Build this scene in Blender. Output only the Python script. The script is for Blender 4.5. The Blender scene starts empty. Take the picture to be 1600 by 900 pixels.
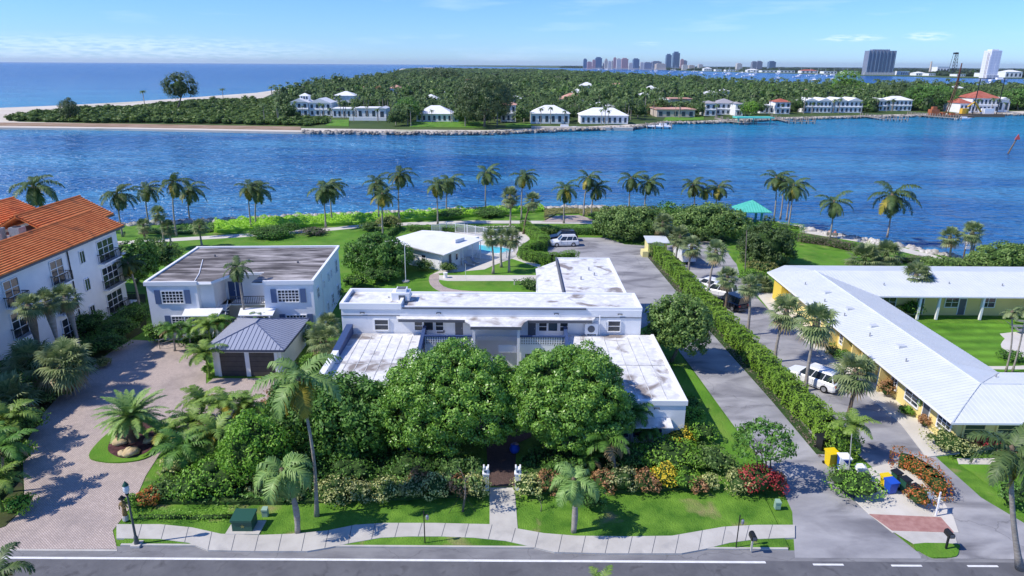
import bpy, math, random
import numpy as np
from mathutils import Vector, Matrix
R = math.radians
random.seed(7)
S = bpy.context.scene
COL = S.collection

# ------------------------------------------------------------------ camera, sky, sun, exposure
H = 28.0; F = 1067.0; PITCH = math.atan(349/1067); ROLL = R(0.35)
cam = bpy.data.cameras.new('camera'); co = bpy.data.objects.new('camera', cam); COL.objects.link(co)
cam.sensor_width = 36; cam.lens = F/1600*36; cam.clip_start = 0.5; cam.clip_end = 120000
co.matrix_world = Matrix.Translation((0, 0, H)) @ Matrix.Rotation(math.pi/2-PITCH, 4, 'X') @ Matrix.Rotation(ROLL, 4, 'Z')
S.camera = co
SUN_EL, SUN_AZ = 47.0, 256.0            # azimuth clockwise from +Y
W = bpy.data.worlds.new('World'); S.world = W; W.use_nodes = True
wn, wl = W.node_tree.nodes, W.node_tree.links
bg = wn['Background']; bg.inputs[1].default_value = 0.145
sky = wn.new('ShaderNodeTexSky'); sky.sky_type = 'NISHITA'; sky.sun_disc = False
sky.sun_elevation = R(SUN_EL); sky.sun_rotation = R(SUN_AZ); sky.air_density = 1.0; sky.dust_density = 0.0; sky.ozone_density = 4.0; sky.altitude = 0
wtc = wn.new('ShaderNodeTexCoord'); wmp = wn.new('ShaderNodeMapping'); wmp.inputs['Scale'].default_value = (3.0, 3.0, 26.0)
wnz = wn.new('ShaderNodeTexNoise'); wnz.inputs['Scale'].default_value = 1.6; wnz.inputs['Detail'].default_value = 7; wnz.inputs['Roughness'].default_value = .55
wcr = wn.new('ShaderNodeValToRGB'); wcr.color_ramp.elements[0].position = .56; wcr.color_ramp.elements[1].position = .82
wcr.color_ramp.elements[1].color = (.45, .45, .45, 1)
wmx = wn.new('ShaderNodeMixRGB'); wmx.inputs[2].default_value = (4.4, 5.6, 7.4, 1)
whs = wn.new('ShaderNodeMixRGB'); whs.blend_type = 'MULTIPLY'; whs.inputs[0].default_value = 1; whs.inputs[2].default_value = (.365, .575, .985, 1)
wl.new(wtc.outputs['Generated'], wmp.inputs[0]); wl.new(wmp.outputs[0], wnz.inputs[0]); wl.new(wnz.outputs[0], wcr.inputs[0])
wl.new(sky.outputs[0], whs.inputs[1]); wl.new(whs.outputs[0], wmx.inputs[1]); 
def cloud(prev, c, wx, wz, amt):
    s1 = wn.new('ShaderNodeVectorMath'); s1.operation = 'SUBTRACT'; s1.inputs[1].default_value = Vector(c).normalized(); wl.new(wtc.outputs['Generated'], s1.inputs[0])
    s2 = wn.new('ShaderNodeVectorMath'); s2.operation = 'MULTIPLY'; s2.inputs[1].default_value = (1/wx, 1/wx, 1/wz); wl.new(s1.outputs[0], s2.inputs[0])
    s3 = wn.new('ShaderNodeVectorMath'); s3.operation = 'LENGTH'; wl.new(s2.outputs[0], s3.inputs[0])
    mr = wn.new('ShaderNodeMapRange'); mr.interpolation_type = 'SMOOTHSTEP'; mr.inputs[1].default_value = 1; mr.inputs[2].default_value = .2; mr.inputs[3].default_value = 0; mr.inputs[4].default_value = amt; wl.new(s3.outputs['Value'], mr.inputs[0])
    nn = wn.new('ShaderNodeTexNoise'); mp_ = wn.new('ShaderNodeMapping'); mp_.inputs['Scale'].default_value = (14, 14, 90); nn.inputs['Detail'].default_value = 6; wl.new(wtc.outputs['Generated'], mp_.inputs[0]); wl.new(mp_.outputs[0], nn.inputs[0])
    r2 = wn.new('ShaderNodeMapRange'); r2.inputs[1].default_value = .38; r2.inputs[2].default_value = .62; wl.new(nn.outputs[0], r2.inputs[0])
    m_ = wn.new('ShaderNodeMath'); m_.operation = 'MULTIPLY'; wl.new(mr.outputs[0], m_.inputs[0]); wl.new(r2.outputs[0], m_.inputs[1])
    x = wn.new('ShaderNodeMixRGB'); x.inputs[2].default_value = (5.2, 6.2, 7.4, 1); wl.new(m_.outputs[0], x.inputs[0]); wl.new(prev, x.inputs[1]); return x.outputs[0]
wl.new(wcr.outputs[0], wmx.inputs[0]); _c = wmx.outputs[0]
for a_ in (((.494, 1.065, .0394), .05, .006, .75), ((.607, 1.066, .0427), .032, .007, .75), ((-.56, 1.06, .018), .33, .022, .45), ((.2, 1.06, .030), .03, .004, .4)): _c = cloud(_c, *a_)
wl.new(_c, bg.inputs[0])
sl = bpy.data.lights.new('sun', 'SUN'); sl.energy = 3.8; sl.angle = R(0.5); sl.color = (1, .93, .83)
so = bpy.data.objects.new('sun', sl); COL.objects.link(so)
_d = Vector((math.sin(R(SUN_AZ))*math.cos(R(SUN_EL)), math.cos(R(SUN_AZ))*math.cos(R(SUN_EL)), math.sin(R(SUN_EL))))
so.rotation_euler = _d.to_track_quat('Z', 'Y').to_euler()
S.view_settings.view_transform = 'Standard'; S.view_settings.look = 'None'; S.view_settings.exposure = 0.40; S.view_settings.gamma = 1
S.render.engine = 'CYCLES'; S.cycles.max_bounces = 6; S.cycles.transparent_max_bounces = 4

# ------------------------------------------------------------------ surveying: photograph measurements -> metres
def ray(px, py):
    x = (px-800)/F; y = -(py-450)/F
    c, s = math.cos(ROLL), math.sin(ROLL); x, y = x*c-y*s, x*s+y*c
    cp, sp = math.cos(PITCH), math.sin(PITCH)
    return (x, cp+y*sp, -sp+y*cp)
def at(px, py, z=0.0):
    r = ray(px, py); t = (z-H)/r[2]; return Vector((r[0]*t, r[1]*t, z))
def up(px, py, Y):
    r = ray(px, py); t = Y/r[1]; return Vector((r[0]*t, Y, H+r[2]*t))
def mpp(p):
    return (p[1]*math.cos(PITCH)+(H-p[2])*math.sin(PITCH))/F

# ------------------------------------------------------------------ materials
MATS = {}
def nd(nt, t, **k):
    n = nt.nodes.new(t)
    for a, b in k.items(): setattr(n, a, b)
    return n
def mat(name, c1, c2=None, scale=1.0, rough=.8, bump=0.0, bscale=None, spec=.3, metal=0.0, island=0.0, transl=0.0, detail=5, contrast=(.35, .65), c3=None, s3=.1, r3=(.5, .7), stretch=None, objrand=0.0, emit=0, cracks=None, wave=None):
    if name in MATS: return MATS[name]
    m = bpy.data.materials.new(name); m.use_nodes = True; nt = m.node_tree; L = nt.links
    b = nt.nodes['Principled BSDF']; b.inputs['Roughness'].default_value = rough
    b.inputs['Specular IOR Level'].default_value = spec; b.inputs['Metallic'].default_value = metal
    b.inputs['Base Color'].default_value = (*c1, 1)
    tc = nd(nt, 'ShaderNodeTexCoord'); src = tc.outputs['Object']
    if stretch:
        mp = nd(nt, 'ShaderNodeMapping'); mp.inputs['Scale'].default_value = stretch; L.new(src, mp.inputs[0]); src = mp.outputs[0]
    cur = None
    if c2:
        n = nd(nt, 'ShaderNodeTexNoise'); n.inputs['Scale'].default_value = scale; n.inputs['Detail'].default_value = detail; n.inputs['Roughness'].default_value = .6
        L.new(src, n.inputs[0])
        r = nd(nt, 'ShaderNodeMapRange'); r.inputs[1].default_value = contrast[0]; r.inputs[2].default_value = contrast[1]; L.new(n.outputs[0], r.inputs[0])
        f = r.outputs[0]
        if island:
            g = nd(nt, 'ShaderNodeNewGeometry'); ma = nd(nt, 'ShaderNodeMath', operation='MULTIPLY_ADD')
            L.new(g.outputs['Random Per Island'], ma.inputs[0]); ma.inputs[1].default_value = island
            mm = nd(nt, 'ShaderNodeMath', operation='MULTIPLY'); L.new(f, mm.inputs[0]); mm.inputs[1].default_value = 1-island
            L.new(mm.outputs[0], ma.inputs[2]); f = ma.outputs[0]
        mx = nd(nt, 'ShaderNodeMixRGB'); mx.inputs[1].default_value = (*c1, 1); mx.inputs[2].default_value = (*c2, 1); L.new(f, mx.inputs[0]); cur = mx.outputs[0]
    if c3:
        n = nd(nt, 'ShaderNodeTexNoise'); n.inputs['Scale'].default_value = s3; n.inputs['Detail'].default_value = 6; n.inputs['Distortion'].default_value = .6; L.new(src, n.inputs[0])
        r = nd(nt, 'ShaderNodeMapRange'); r.inputs[1].default_value = r3[0]; r.inputs[2].default_value = r3[1]; L.new(n.outputs[0], r.inputs[0])
        mx = nd(nt, 'ShaderNodeMixRGB'); mx.inputs[2].default_value = (*c3, 1); L.new(r.outputs[0], mx.inputs[0])
        if cur: L.new(cur, mx.inputs[1])
        else: mx.inputs[1].default_value = (*c1, 1)
        cur = mx.outputs[0]
    if cracks:
        nn = nd(nt, 'ShaderNodeTexNoise'); nn.inputs['Scale'].default_value = .8; nn.inputs['Detail'].default_value = 4; L.new(tc.outputs['Object'], nn.inputs[0])
        va = nd(nt, 'ShaderNodeVectorMath', operation='MULTIPLY_ADD'); va.inputs[1].default_value = (1.6, 1.6, 0); L.new(nn.outputs['Color'], va.inputs[0]); L.new(tc.outputs['Object'], va.inputs[2])
        vo = nd(nt, 'ShaderNodeTexVoronoi', feature='DISTANCE_TO_EDGE'); vo.inputs['Scale'].default_value = cracks[0]; L.new(va.outputs[0], vo.inputs[0])
        r = nd(nt, 'ShaderNodeMapRange'); r.inputs[1].default_value = 0; r.inputs[2].default_value = cracks[1]; r.inputs[3].default_value = cracks[2]; r.inputs[4].default_value = 0; L.new(vo.outputs[0], r.inputs[0])
        mx = nd(nt, 'ShaderNodeMixRGB'); mx.inputs[2].default_value = (.05, .05, .055, 1); L.new(r.outputs[0], mx.inputs[0]); L.new(cur, mx.inputs[1]); cur = mx.outputs[0]
    if wave:
        wv = nd(nt, 'ShaderNodeTexWave', wave_type='RINGS'); wv.inputs['Scale'].default_value = wave[0]; wv.inputs['Distortion'].default_value = 1.5; wv.inputs['Detail Scale'].default_value = .3
        mp2 = nd(nt, 'ShaderNodeMapping'); mp2.inputs['Location'].default_value = (-wave[1], -wave[2], 0); L.new(tc.outputs['Object'], mp2.inputs[0]); L.new(mp2.outputs[0], wv.inputs[0])
        hs = nd(nt, 'ShaderNodeHueSaturation'); r = nd(nt, 'ShaderNodeMapRange'); r.inputs[3].default_value = .78; r.inputs[4].default_value = 1.15; L.new(wv.outputs['Fac'], r.inputs[0]); L.new(r.outputs[0], hs.inputs['Value']); L.new(cur, hs.inputs['Color']); cur = hs.outputs[0]
    if objrand and cur:
        oi = nd(nt, 'ShaderNodeObjectInfo'); r = nd(nt, 'ShaderNodeMapRange'); r.inputs[3].default_value = 1-objrand; r.inputs[4].default_value = 1+objrand
        L.new(oi.outputs['Random'], r.inputs[0]); hs = nd(nt, 'ShaderNodeHueSaturation'); L.new(cur, hs.inputs['Color']); L.new(r.outputs[0], hs.inputs['Value']); cur = hs.outputs[0]
    if cur: L.new(cur, b.inputs['Base Color'])
    if bump:
        n = nd(nt, 'ShaderNodeTexNoise'); n.inputs['Scale'].default_value = bscale or scale*4; n.inputs['Detail'].default_value = 5; L.new(src, n.inputs[0])
        bp = nd(nt, 'ShaderNodeBump'); bp.inputs['Strength'].default_value = 1; bp.inputs['Distance'].default_value = bump; L.new(n.outputs[0], bp.inputs['Height']); L.new(bp.outputs[0], b.inputs['Normal'])
    if transl:
        t = nd(nt, 'ShaderNodeBsdfTranslucent'); mxs = nd(nt, 'ShaderNodeMixShader'); mxs.inputs[0].default_value = transl
        if cur: L.new(cur, t.inputs[0])
        else: t.inputs[0].default_value = (*c1, 1)
        L.new(b.outputs[0], mxs.inputs[1]); L.new(t.outputs[0], mxs.inputs[2]); L.new(mxs.outputs[0], nt.nodes['Material Output'].inputs[0])
    MATS[name] = m; return m
def leafm(name, dark, lite, **k):
    k.setdefault('island', .65); k.setdefault('transl', .22); k.setdefault('rough', .5); k.setdefault('spec', .35); k.setdefault('scale', .35); k.setdefault('objrand', .15)
    return mat(name, dark, lite, **k)

M_white = mat('white_paint', (.86, .87, .88), (.78, .79, .81), scale=.6, rough=.7, bump=.004, bscale=9)
M_roofw = mat('white_membrane', (.84, .84, .83), (.62, .62, .61), scale=1.6, rough=.55, c3=(.27, .235, .21), s3=.42, r3=(.54, .66), bump=.006, bscale=3)
M_roofg = mat('weathered_roof', (.06, .055, .055), (.46, .43, .42), scale=.55, rough=.9, stretch=(.42, 1.9, 1), contrast=(.38, .64), detail=14, c3=(.07, .062, .06), s3=.28, r3=(.50, .66))
M_coping = mat('white_coping', (.84, .85, .86), rough=.5)
M_navy = mat('navy_paint', (.045, .08, .19), rough=.5)
M_dark = mat('dark_glass', (.025, .035, .048), rough=.06, spec=.7)
M_glass = mat('blue_glass', (.03, .07, .1), rough=.08, spec=.8)
M_greytrim = mat('grey_trim', (.12, .13, .15), rough=.6)
M_shutter = mat('blue_shutter', (.10, .15, .27), rough=.6)
M_brown = mat('bronze_door', (.075, .068, .066), (.095, .085, .08), scale=2, rough=.5)
M_metalblue = mat('blue_grey_metal_roof', (.33, .36, .44), (.37, .40, .48), scale=.5, rough=.42, spec=.4, metal=.1)
M_roofp = mat('bright_white_roof', (.82, .83, .83), (.74, .75, .75), scale=.5, rough=.6)
M_seam = mat('roof_rib', (.57, .60, .62), rough=.5)
M_metalwhite = mat('white_metal_roof', (.60, .64, .655), (.67, .70, .71), scale=.5, rough=.45)
M_tile = mat('orange_tile', (.72, .19, .05), (.85, .29, .09), scale=1.6, rough=.75, c3=(.34, .11, .05), s3=.5, r3=(.55, .75), bump=.03, bscale=6)
M_redtile = mat('red_tile', (.34, .09, .06), (.46, .15, .10), scale=.3, rough=.8)
M_salmon = mat('salmon_tile', (.58, .30, .22), (.68, .42, .33), scale=.2, rough=.8)
M_yellow = mat('yellow_stucco', (.84, .68, .27), (.77, .62, .25), scale=.7, rough=.85, bump=.004, bscale=12)
M_asph = mat('asphalt_old', (.26, .26, .275), (.42, .415, .42), scale=.28, rough=.9, c3=(.14, .14, .155), s3=.4, r3=(.48, .72), bump=.01, bscale=14, detail=9, contrast=(.36, .64), stretch=(.5, 1, 1), cracks=(.13, .006, .38))
M_road = mat('road_asphalt', (.105, .107, .118), (.15, .152, .162), scale=.6, cracks=(.07, .004, .3), c3=(.08, .08, .088), s3=1.2, r3=(.56, .75), rough=.9, bump=.008, bscale=22, detail=10)
M_shoulder = mat('road_shoulder', (.17, .17, .18), (.26, .26, .265), scale=1.0, cracks=(.2, .008, .35), rough=.9, bump=.008, bscale=22, detail=9, stretch=(.4, 1, 1))
M_paint = mat('road_paint', (.82, .82, .80), (.7, .7, .69), scale=3, rough=.6)
M_conc = mat('concrete', (.46, .44, .40), (.55, .53, .485), scale=.7, rough=.85, c3=(.36, .35, .33), s3=.8, r3=(.58, .8), bump=.006, bscale=10, detail=8)
M_concp = mat('pale_path', (.56, .53, .47), (.64, .61, .55), scale=.5, rough=.9, bump=.006, bscale=8)
M_brick = mat('dark_brick_paver', (.085, .055, .055), (.14, .09, .085), scale=3, rough=.85)
M_redbrick = mat('red_brick_paver', (.34, .17, .15), (.44, .25, .22), scale=2.5, rough=.85, bump=.01, bscale=9)
M_grass = mat('lawn_grass', (.06, .17, .010), (.135, .31, .025), scale=.22, rough=.9, c3=(.17, .27, .04), s3=.3, r3=(.48, .75), bump=.07, bscale=7, detail=9, contrast=(.3, .7))
M_mow = mat('mown_grass', (.06, .17, .010), (.135, .31, .025), scale=.3, rough=.9, bump=.07, bscale=7, wave=(.16, 54, 66))
M_grass2 = mat('verge_grass', (.05, .15, .010), (.15, .30, .03), scale=.55, rough=.9, c3=(.30, .25, .12), s3=.38, r3=(.60, .74), bump=.08, bscale=9, detail=9)
M_soil = mat('garden_ground', (.035, .035, .02), (.06, .085, .02), scale=.5, rough=.95, bump=.04, bscale=5)
M_mulch = mat('red_mulch', (.06, .025, .03), (.12, .05, .055), scale=3, rough=.95, bump=.05, bscale=10)
M_sand = mat('beach_sand', (.56, .50, .41), (.64, .59, .51), scale=.02, rough=.95, bump=.1, bscale=.4, c3=(.36, .36, .22), s3=.03, r3=(.58, .66))
M_brownsand = mat('brown_shore', (.26, .17, .10), (.38, .27, .19), scale=.1, rough=.95)
M_isl = mat('island_ground', (.04, .075, .015), (.09, .14, .03), scale=.02, rough=.95)
M_rock2 = mat('dark_rock', (.14, .13, .12), (.42, .39, .35), scale=.25, rough=.95, contrast=(.4, .6))
M_rock = mat('pale_rock', (.36, .34, .31), (.62, .60, .56), scale=.9, rough=.9, bump=.06, bscale=3, objrand=.2)
M_sandrock = mat('golden_rock', (.50, .38, .20), (.60, .50, .33), scale=1.2, rough=.9, bump=.06, bscale=3)
M_trunk = mat('palm_trunk', (.27, .24, .21), (.38, .35, .31), scale=2, rough=.9, bump=.03, bscale=6, stretch=(1, 1, 3))
M_trunkd = mat('brown_trunk', (.12, .085, .06), (.22, .17, .12), scale=2, rough=.9, bump=.03, bscale=6)
M_bark = mat('grey_bark', (.14, .12, .10), (.24, .21, .18), scale=2, rough=.9)
M_coco = leafm('coconut_frond', (.028, .070, .022), (.15, .22, .065))
M_cocoy = leafm('yellowing_frond', (.10, .14, .02), (.50, .40, .05))
M_sabal = leafm('fan_frond', (.08, .15, .045), (.36, .42, .19))
M_dead = leafm('dry_frond', (.25, .17, .08), (.42, .33, .17))
M_queen = leafm('feather_frond', (.11, .24, .05), (.38, .55, .17))
M_fan = leafm('areca_frond', (.09, .20, .03), (.34, .48, .09))
M_sago = leafm('cycad_frond', (.11, .24, .05), (.38, .54, .16))
M_tree = leafm('glossy_leaf', (.075, .21, .02), (.32, .54, .09), rough=.38, spec=.5)
M_treed = leafm('deep_leaf', (.04, .13, .02), (.18, .36, .06))
M_hedge = leafm('hedge_leaf', (.11, .28, .02), (.28, .50, .06))
M_podo = leafm('podocarpus_leaf', (.10, .24, .015), (.27, .43, .05))
M_sea = leafm('seagrape_leaf', (.06, .15, .025), (.28, .40, .11))
M_scae = leafm('scaevola_leaf', (.20, .46, .02), (.42, .70, .06))
M_dune = leafm('dune_grass', (.16, .17, .04), (.36, .36, .12))
M_varieg = leafm('variegated_leaf', (.22, .28, .06), (.74, .74, .32), island=.9)
M_mixed = leafm('mixed_leaf', (.10, .14, .04), (.50, .52, .24), island=.9)
M_yell = leafm('golden_leaf', (.55, .40, .03), (.88, .70, .06), island=.9)
M_red = leafm('crimson_leaf', (.28, .03, .04), (.62, .08, .08), island=.9)
M_orange = leafm('red_tipped_leaf', (.13, .17, .02), (.66, .14, .05), island=.95)
M_copper = leafm('copper_leaf', (.20, .09, .04), (.60, .34, .16), island=.9)
M_mauve = leafm('mauve_hedge_leaf', (.14, .11, .085), (.27, .21, .17))
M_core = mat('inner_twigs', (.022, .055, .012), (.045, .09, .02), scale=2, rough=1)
M_casu = leafm('casuarina_needles', (.045, .09, .03), (.17, .23, .085))
M_far2 = leafm('far_bright_tree', (.06, .14, .02), (.19, .32, .06), scale=.05)
M_far3 = leafm('far_dark_tree', (.02, .045, .018), (.09, .13, .05), scale=.05)
M_far1 = leafm('far_forest', (.04, .10, .025), (.22, .31, .10), scale=.05, island=.75)
M_steel = mat('galvanised_steel', (.42, .43, .45), rough=.4, metal=.6)
M_black = mat('black_plastic', (.015, .016, .018), rough=.45)
M_dgreen = mat('dark_green_plastic', (.02, .085, .055), rough=.45)
M_ygreen = mat('utility_green', (.02, .085, .06), rough=.5)
M_binY = mat('yellow_plastic', (.80, .58, .01), rough=.4)
M_binB = mat('blue_plastic', (.02, .09, .50), rough=.4)
M_teal = mat('turquoise_metal', (.10, .55, .44), (.14, .62, .50), scale=.7, rough=.5)
M_tealp = mat('turquoise_post', (.05, .32, .36), rough=.6)
M_wood = mat('grey_timber', (.24, .21, .18), (.34, .31, .28), scale=1, rough=.9)
M_tyre = mat('tyre_rubber', (.012, .012, .013), rough=.8)
M_carw = mat('white_car_paint', (.80, .81, .82), rough=.18, spec=.6)
M_cark = mat('black_car_paint', (.008, .01, .016), rough=.15, spec=.6)
M_rim = mat('alloy_rim', (.55, .56, .58), rough=.3, metal=.8)
M_lampred = mat('red_lens', (.45, .02, .02), rough=.2)
M_skin = mat('skin', (.55, .33, .24), rough=.6)
M_pink = mat('pink_cloth', (.62, .22, .22), rough=.9)
M_cloth2 = mat('pale_cloth', (.62, .45, .38), rough=.9)
M_pool = mat('pool_water', (.10, .58, .66), (.14, .66, .72), scale=.8, rough=.05, spec=.5, bump=.01, bscale=2)
M_orangem = mat('orange_machine', (.46, .15, .06), (.28, .10, .05), scale=.4, rough=.7)
M_yellowm = mat('yellow_machine', (.70, .42, .05), rough=.6)
M_towb = mat('blue_tower_glass', (.05, .12, .22), rough=.25, spec=.6)

# pavers: brick texture
def brickmat(name, a, b, mortar, sc, c3):
    m = bpy.data.materials.new(name); m.use_nodes = True; nt = m.node_tree; L = nt.links; p = nt.nodes['Principled BSDF']; p.inputs['Roughness'].default_value = .85
    tc = nd(nt, 'ShaderNodeTexCoord'); mp = nd(nt, 'ShaderNodeMapping'); mp.inputs['Rotation'].default_value = (0, 0, R(38)); L.new(tc.outputs['Object'], mp.inputs[0])
    bt = nd(nt, 'ShaderNodeTexBrick'); bt.inputs['Scale'].default_value = sc; bt.inputs['Color1'].default_value = (*a, 1); bt.inputs['Color2'].default_value = (*b, 1); bt.inputs['Mortar'].default_value = (*mortar, 1); bt.inputs['Mortar Size'].default_value = .03
    L.new(mp.outputs[0], bt.inputs[0]); n = nd(nt, 'ShaderNodeTexNoise'); n.inputs['Scale'].default_value = .28; n.inputs['Detail'].default_value = 9; n.inputs['Roughness'].default_value = .65; L.new(tc.outputs['Object'], n.inputs[0])
    r = nd(nt, 'ShaderNodeMapRange'); r.inputs[1].default_value = .48; r.inputs[2].default_value = .75; L.new(n.outputs[0], r.inputs[0])
    mx = nd(nt, 'ShaderNodeMixRGB'); mx.inputs[2].default_value = (*c3, 1); L.new(r.outputs[0], mx.inputs[0]); L.new(bt.outputs[0], mx.inputs[1]); L.new(mx.outputs[0], p.inputs['Base Color'])
    bp = nd(nt, 'ShaderNodeBump'); bp.inputs['Distance'].default_value = .01; L.new(bt.outputs['Fac'], bp.inputs['Height']); bp.invert = True; L.new(bp.outputs[0], p.inputs['Normal'])
    return m
M_paver = brickmat('herringbone_paver', (.47, .385, .34), (.57, .475, .42), (.33, .27, .24), 2.2, (.27, .23, .215))
M_brickpath = brickmat('brown_brick_path', (.10, .06, .055), (.15, .09, .08), (.05, .035, .03), 2.6, (.06, .04, .04))

def towermat(name, a, b, sx, sz):
    m = bpy.data.materials.new(name); m.use_nodes = True; nt = m.node_tree; L = nt.links; p = nt.nodes['Principled BSDF']; p.inputs['Roughness'].default_value = .5
    tc = nd(nt, 'ShaderNodeTexCoord'); sp = nd(nt, 'ShaderNodeSeparateXYZ'); L.new(tc.outputs['Object'], sp.inputs[0])
    ad = nd(nt, 'ShaderNodeMath', operation='ADD'); L.new(sp.outputs[0], ad.inputs[0]); L.new(sp.outputs[1], ad.inputs[1])
    outs = []
    for o, s in ((ad.outputs[0], sx), (sp.outputs[2], sz)):
        d = nd(nt, 'ShaderNodeMath', operation='DIVIDE'); L.new(o, d.inputs[0]); d.inputs[1].default_value = s
        f = nd(nt, 'ShaderNodeMath', operation='FRACT'); L.new(d.outputs[0], f.inputs[0]); g = nd(nt, 'ShaderNodeMath', operation='GREATER_THAN'); L.new(f.outputs[0], g.inputs[0]); g.inputs[1].default_value = .38; outs.append(g.outputs[0])
    mu = nd(nt, 'ShaderNodeMath', operation='MULTIPLY'); L.new(outs[0], mu.inputs[0]); L.new(outs[1], mu.inputs[1])
    mx = nd(nt, 'ShaderNodeMixRGB'); mx.inputs[1].default_value = (*a, 1); mx.inputs[2].default_value = (*b, 1); L.new(mu.outputs[0], mx.inputs[0]); L.new(mx.outputs[0], p.inputs['Base Color'])
    return m
M_tw = {'white': towermat('pale_tower_facade', (.66, .63, .60), (.30, .33, .38), 6, 4), 'pink': towermat('pink_tower_facade', (.55, .36, .36), (.25, .20, .25), 6, 4),
        'beige': towermat('beige_tower_facade', (.62, .54, .45), (.30, .28, .28), 6, 4), 'blue': towermat('blue_tower_facade', (.16, .24, .36), (.04, .10, .19), 6, 4),
        'grey': towermat('grey_tower_facade', (.30, .33, .40), (.09, .12, .19), 5.5, 3.2), 'plain': towermat('white_plain_tower', (.80, .80, .81), (.70, .71, .74), 9, 7)}

def watermat():
    m = bpy.data.materials.new('sea_water'); m.use_nodes = True; nt = m.node_tree; L = nt.links; p = nt.nodes['Principled BSDF']
    p.inputs['Roughness'].default_value = .18; p.inputs['Specular IOR Level'].default_value = .26; p.inputs['IOR'].default_value = 1.33
    tc = nd(nt, 'ShaderNodeTexCoord')
    def nz(scale, st, det, rot=0.0):
        mp = nd(nt, 'ShaderNodeMapping'); mp.inputs['Scale'].default_value = st; mp.inputs['Rotation'].default_value = (0, 0, rot); L.new(tc.outputs['Object'], mp.inputs[0])
        n = nd(nt, 'ShaderNodeTexNoise'); n.inputs['Scale'].default_value = scale; n.inputs['Detail'].default_value = det; n.inputs['Roughness'].default_value = .62; L.new(mp.outputs[0], n.inputs[0]); return n.outputs[0]
    big = nz(.016, (.5, 1.6, 1), 6)
    r = nd(nt, 'ShaderNodeMapRange'); r.inputs[1].default_value = .42; r.inputs[2].default_value = .60; L.new(big, r.inputs[0])
    mx = nd(nt, 'ShaderNodeMixRGB'); mx.inputs[1].default_value = (.018, .12, .33, 1); mx.inputs[2].default_value = (.055, .24, .45, 1); L.new(r.outputs[0], mx.inputs[0]); 
    spw = nd(nt, 'ShaderNodeSeparateXYZ'); L.new(tc.outputs['Object'], spw.inputs[0])
    sh = nd(nt, 'ShaderNodeMapRange'); sh.interpolation_type = 'SMOOTHSTEP'; sh.inputs[1].default_value = 285; sh.inputs[2].default_value = 335; sh.inputs[4].default_value = .75; L.new(spw.outputs[1], sh.inputs[0])
    sh2 = nd(nt, 'ShaderNodeMapRange'); sh2.inputs[1].default_value = 900; sh2.inputs[2].default_value = 520; L.new(spw.outputs[1], sh2.inputs[0])
    sm_ = nd(nt, 'ShaderNodeMath', operation='MULTIPLY'); L.new(sh.outputs[0], sm_.inputs[0]); L.new(sh2.outputs[0], sm_.inputs[1])
    mx2 = nd(nt, 'ShaderNodeMixRGB'); mx2.inputs[2].default_value = (.012, .24, .42, 1); L.new(mx.outputs[0], mx2.inputs[1]); L.new(sm_.outputs[0], mx2.inputs[0]); dp_ = nd(nt, 'ShaderNodeMapRange'); dp_.inputs[1].default_value = 450; dp_.inputs[2].default_value = 1500; L.new(spw.outputs[1], dp_.inputs[0]); mx3 = nd(nt, 'ShaderNodeMixRGB'); mx3.inputs[2].default_value = (.004, .09, .30, 1); L.new(dp_.outputs[0], mx3.inputs[0]); L.new(mx2.outputs[0], mx3.inputs[1]); L.new(mx3.outputs[0], p.inputs['Base Color'])
    w1 = nz(.42, (.36, 1.0, 1), 2, R(-6)); w2 = nz(.95, (.42, 1, 1), 2, R(9)); w3 = nz(.09, (.30, 1, 1), 3)
    a = nd(nt, 'ShaderNodeMath', operation='MULTIPLY_ADD'); L.new(w2, a.inputs[0]); a.inputs[1].default_value = .45; L.new(w1, a.inputs[2])
    a2 = nd(nt, 'ShaderNodeMath', operation='MULTIPLY_ADD'); L.new(w3, a2.inputs[0]); a2.inputs[1].default_value = 2.2; L.new(a.outputs[0], a2.inputs[2])
    bp = nd(nt, 'ShaderNodeBump'); bp.inputs['Distance'].default_value = 3.4; bp.inputs['Strength'].default_value = 1; L.new(a2.outputs[0], bp.inputs['Height']); L.new(bp.outputs[0], p.inputs['Normal'])
    return m
M_water = watermat()

# ------------------------------------------------------------------ object helpers
def props(o, label=None, cat=None, group=None, kind=None):
    if label: o['label'] = label
    if cat: o['category'] = cat
    if group: o['group'] = group
    if kind: o['kind'] = kind
    return o
def thing(name, loc, label, cat, group=None, rz=0.0):
    o = bpy.data.objects.new(name, None); COL.objects.link(o); o.location = loc; o.rotation_euler = (0, 0, rz); o.empty_display_size = .3
    return props(o, label, cat, group)
def link(name, me, parent=None, loc=(0, 0, 0), rz=0.0, sc=1.0):
    o = bpy.data.objects.new(name, me); COL.objects.link(o); o.location = loc; o.rotation_euler = (0, 0, rz)
    o.scale = (sc, sc, sc) if not hasattr(sc, '__len__') else sc
    if parent: o.parent = parent
    return o
def np_mesh(name, blocks, mats):
    """blocks: list of (V (n,3), F (m,k), material index)"""
    V = np.concatenate([b[0] for b in blocks]).astype(np.float32); me = bpy.data.meshes.new(name)
    loops, starts, mi, off, ls = [], [], [], 0, 0
    for v, f, k in blocks:
        f = np.asarray(f, dtype=np.int32); loops.append((f+off).ravel()); starts.append(ls+np.arange(len(f), dtype=np.int32)*f.shape[1]); ls += f.size; mi.append(np.full(len(f), k, dtype=np.int32)); off += len(v)
    loops = np.concatenate(loops); starts = np.concatenate(starts); mi = np.concatenate(mi)
    me.vertices.add(len(V)); me.vertices.foreach_set('co', V.ravel()); me.loops.add(len(loops)); me.loops.foreach_set('vertex_index', loops)
    me.polygons.add(len(starts)); me.polygons.foreach_set('loop_start', starts.astype(np.int32)); me.polygons.foreach_set('material_index', mi)
    for m in mats: me.materials.append(m)
    me.update(calc_edges=True); me.validate(); return me
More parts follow.
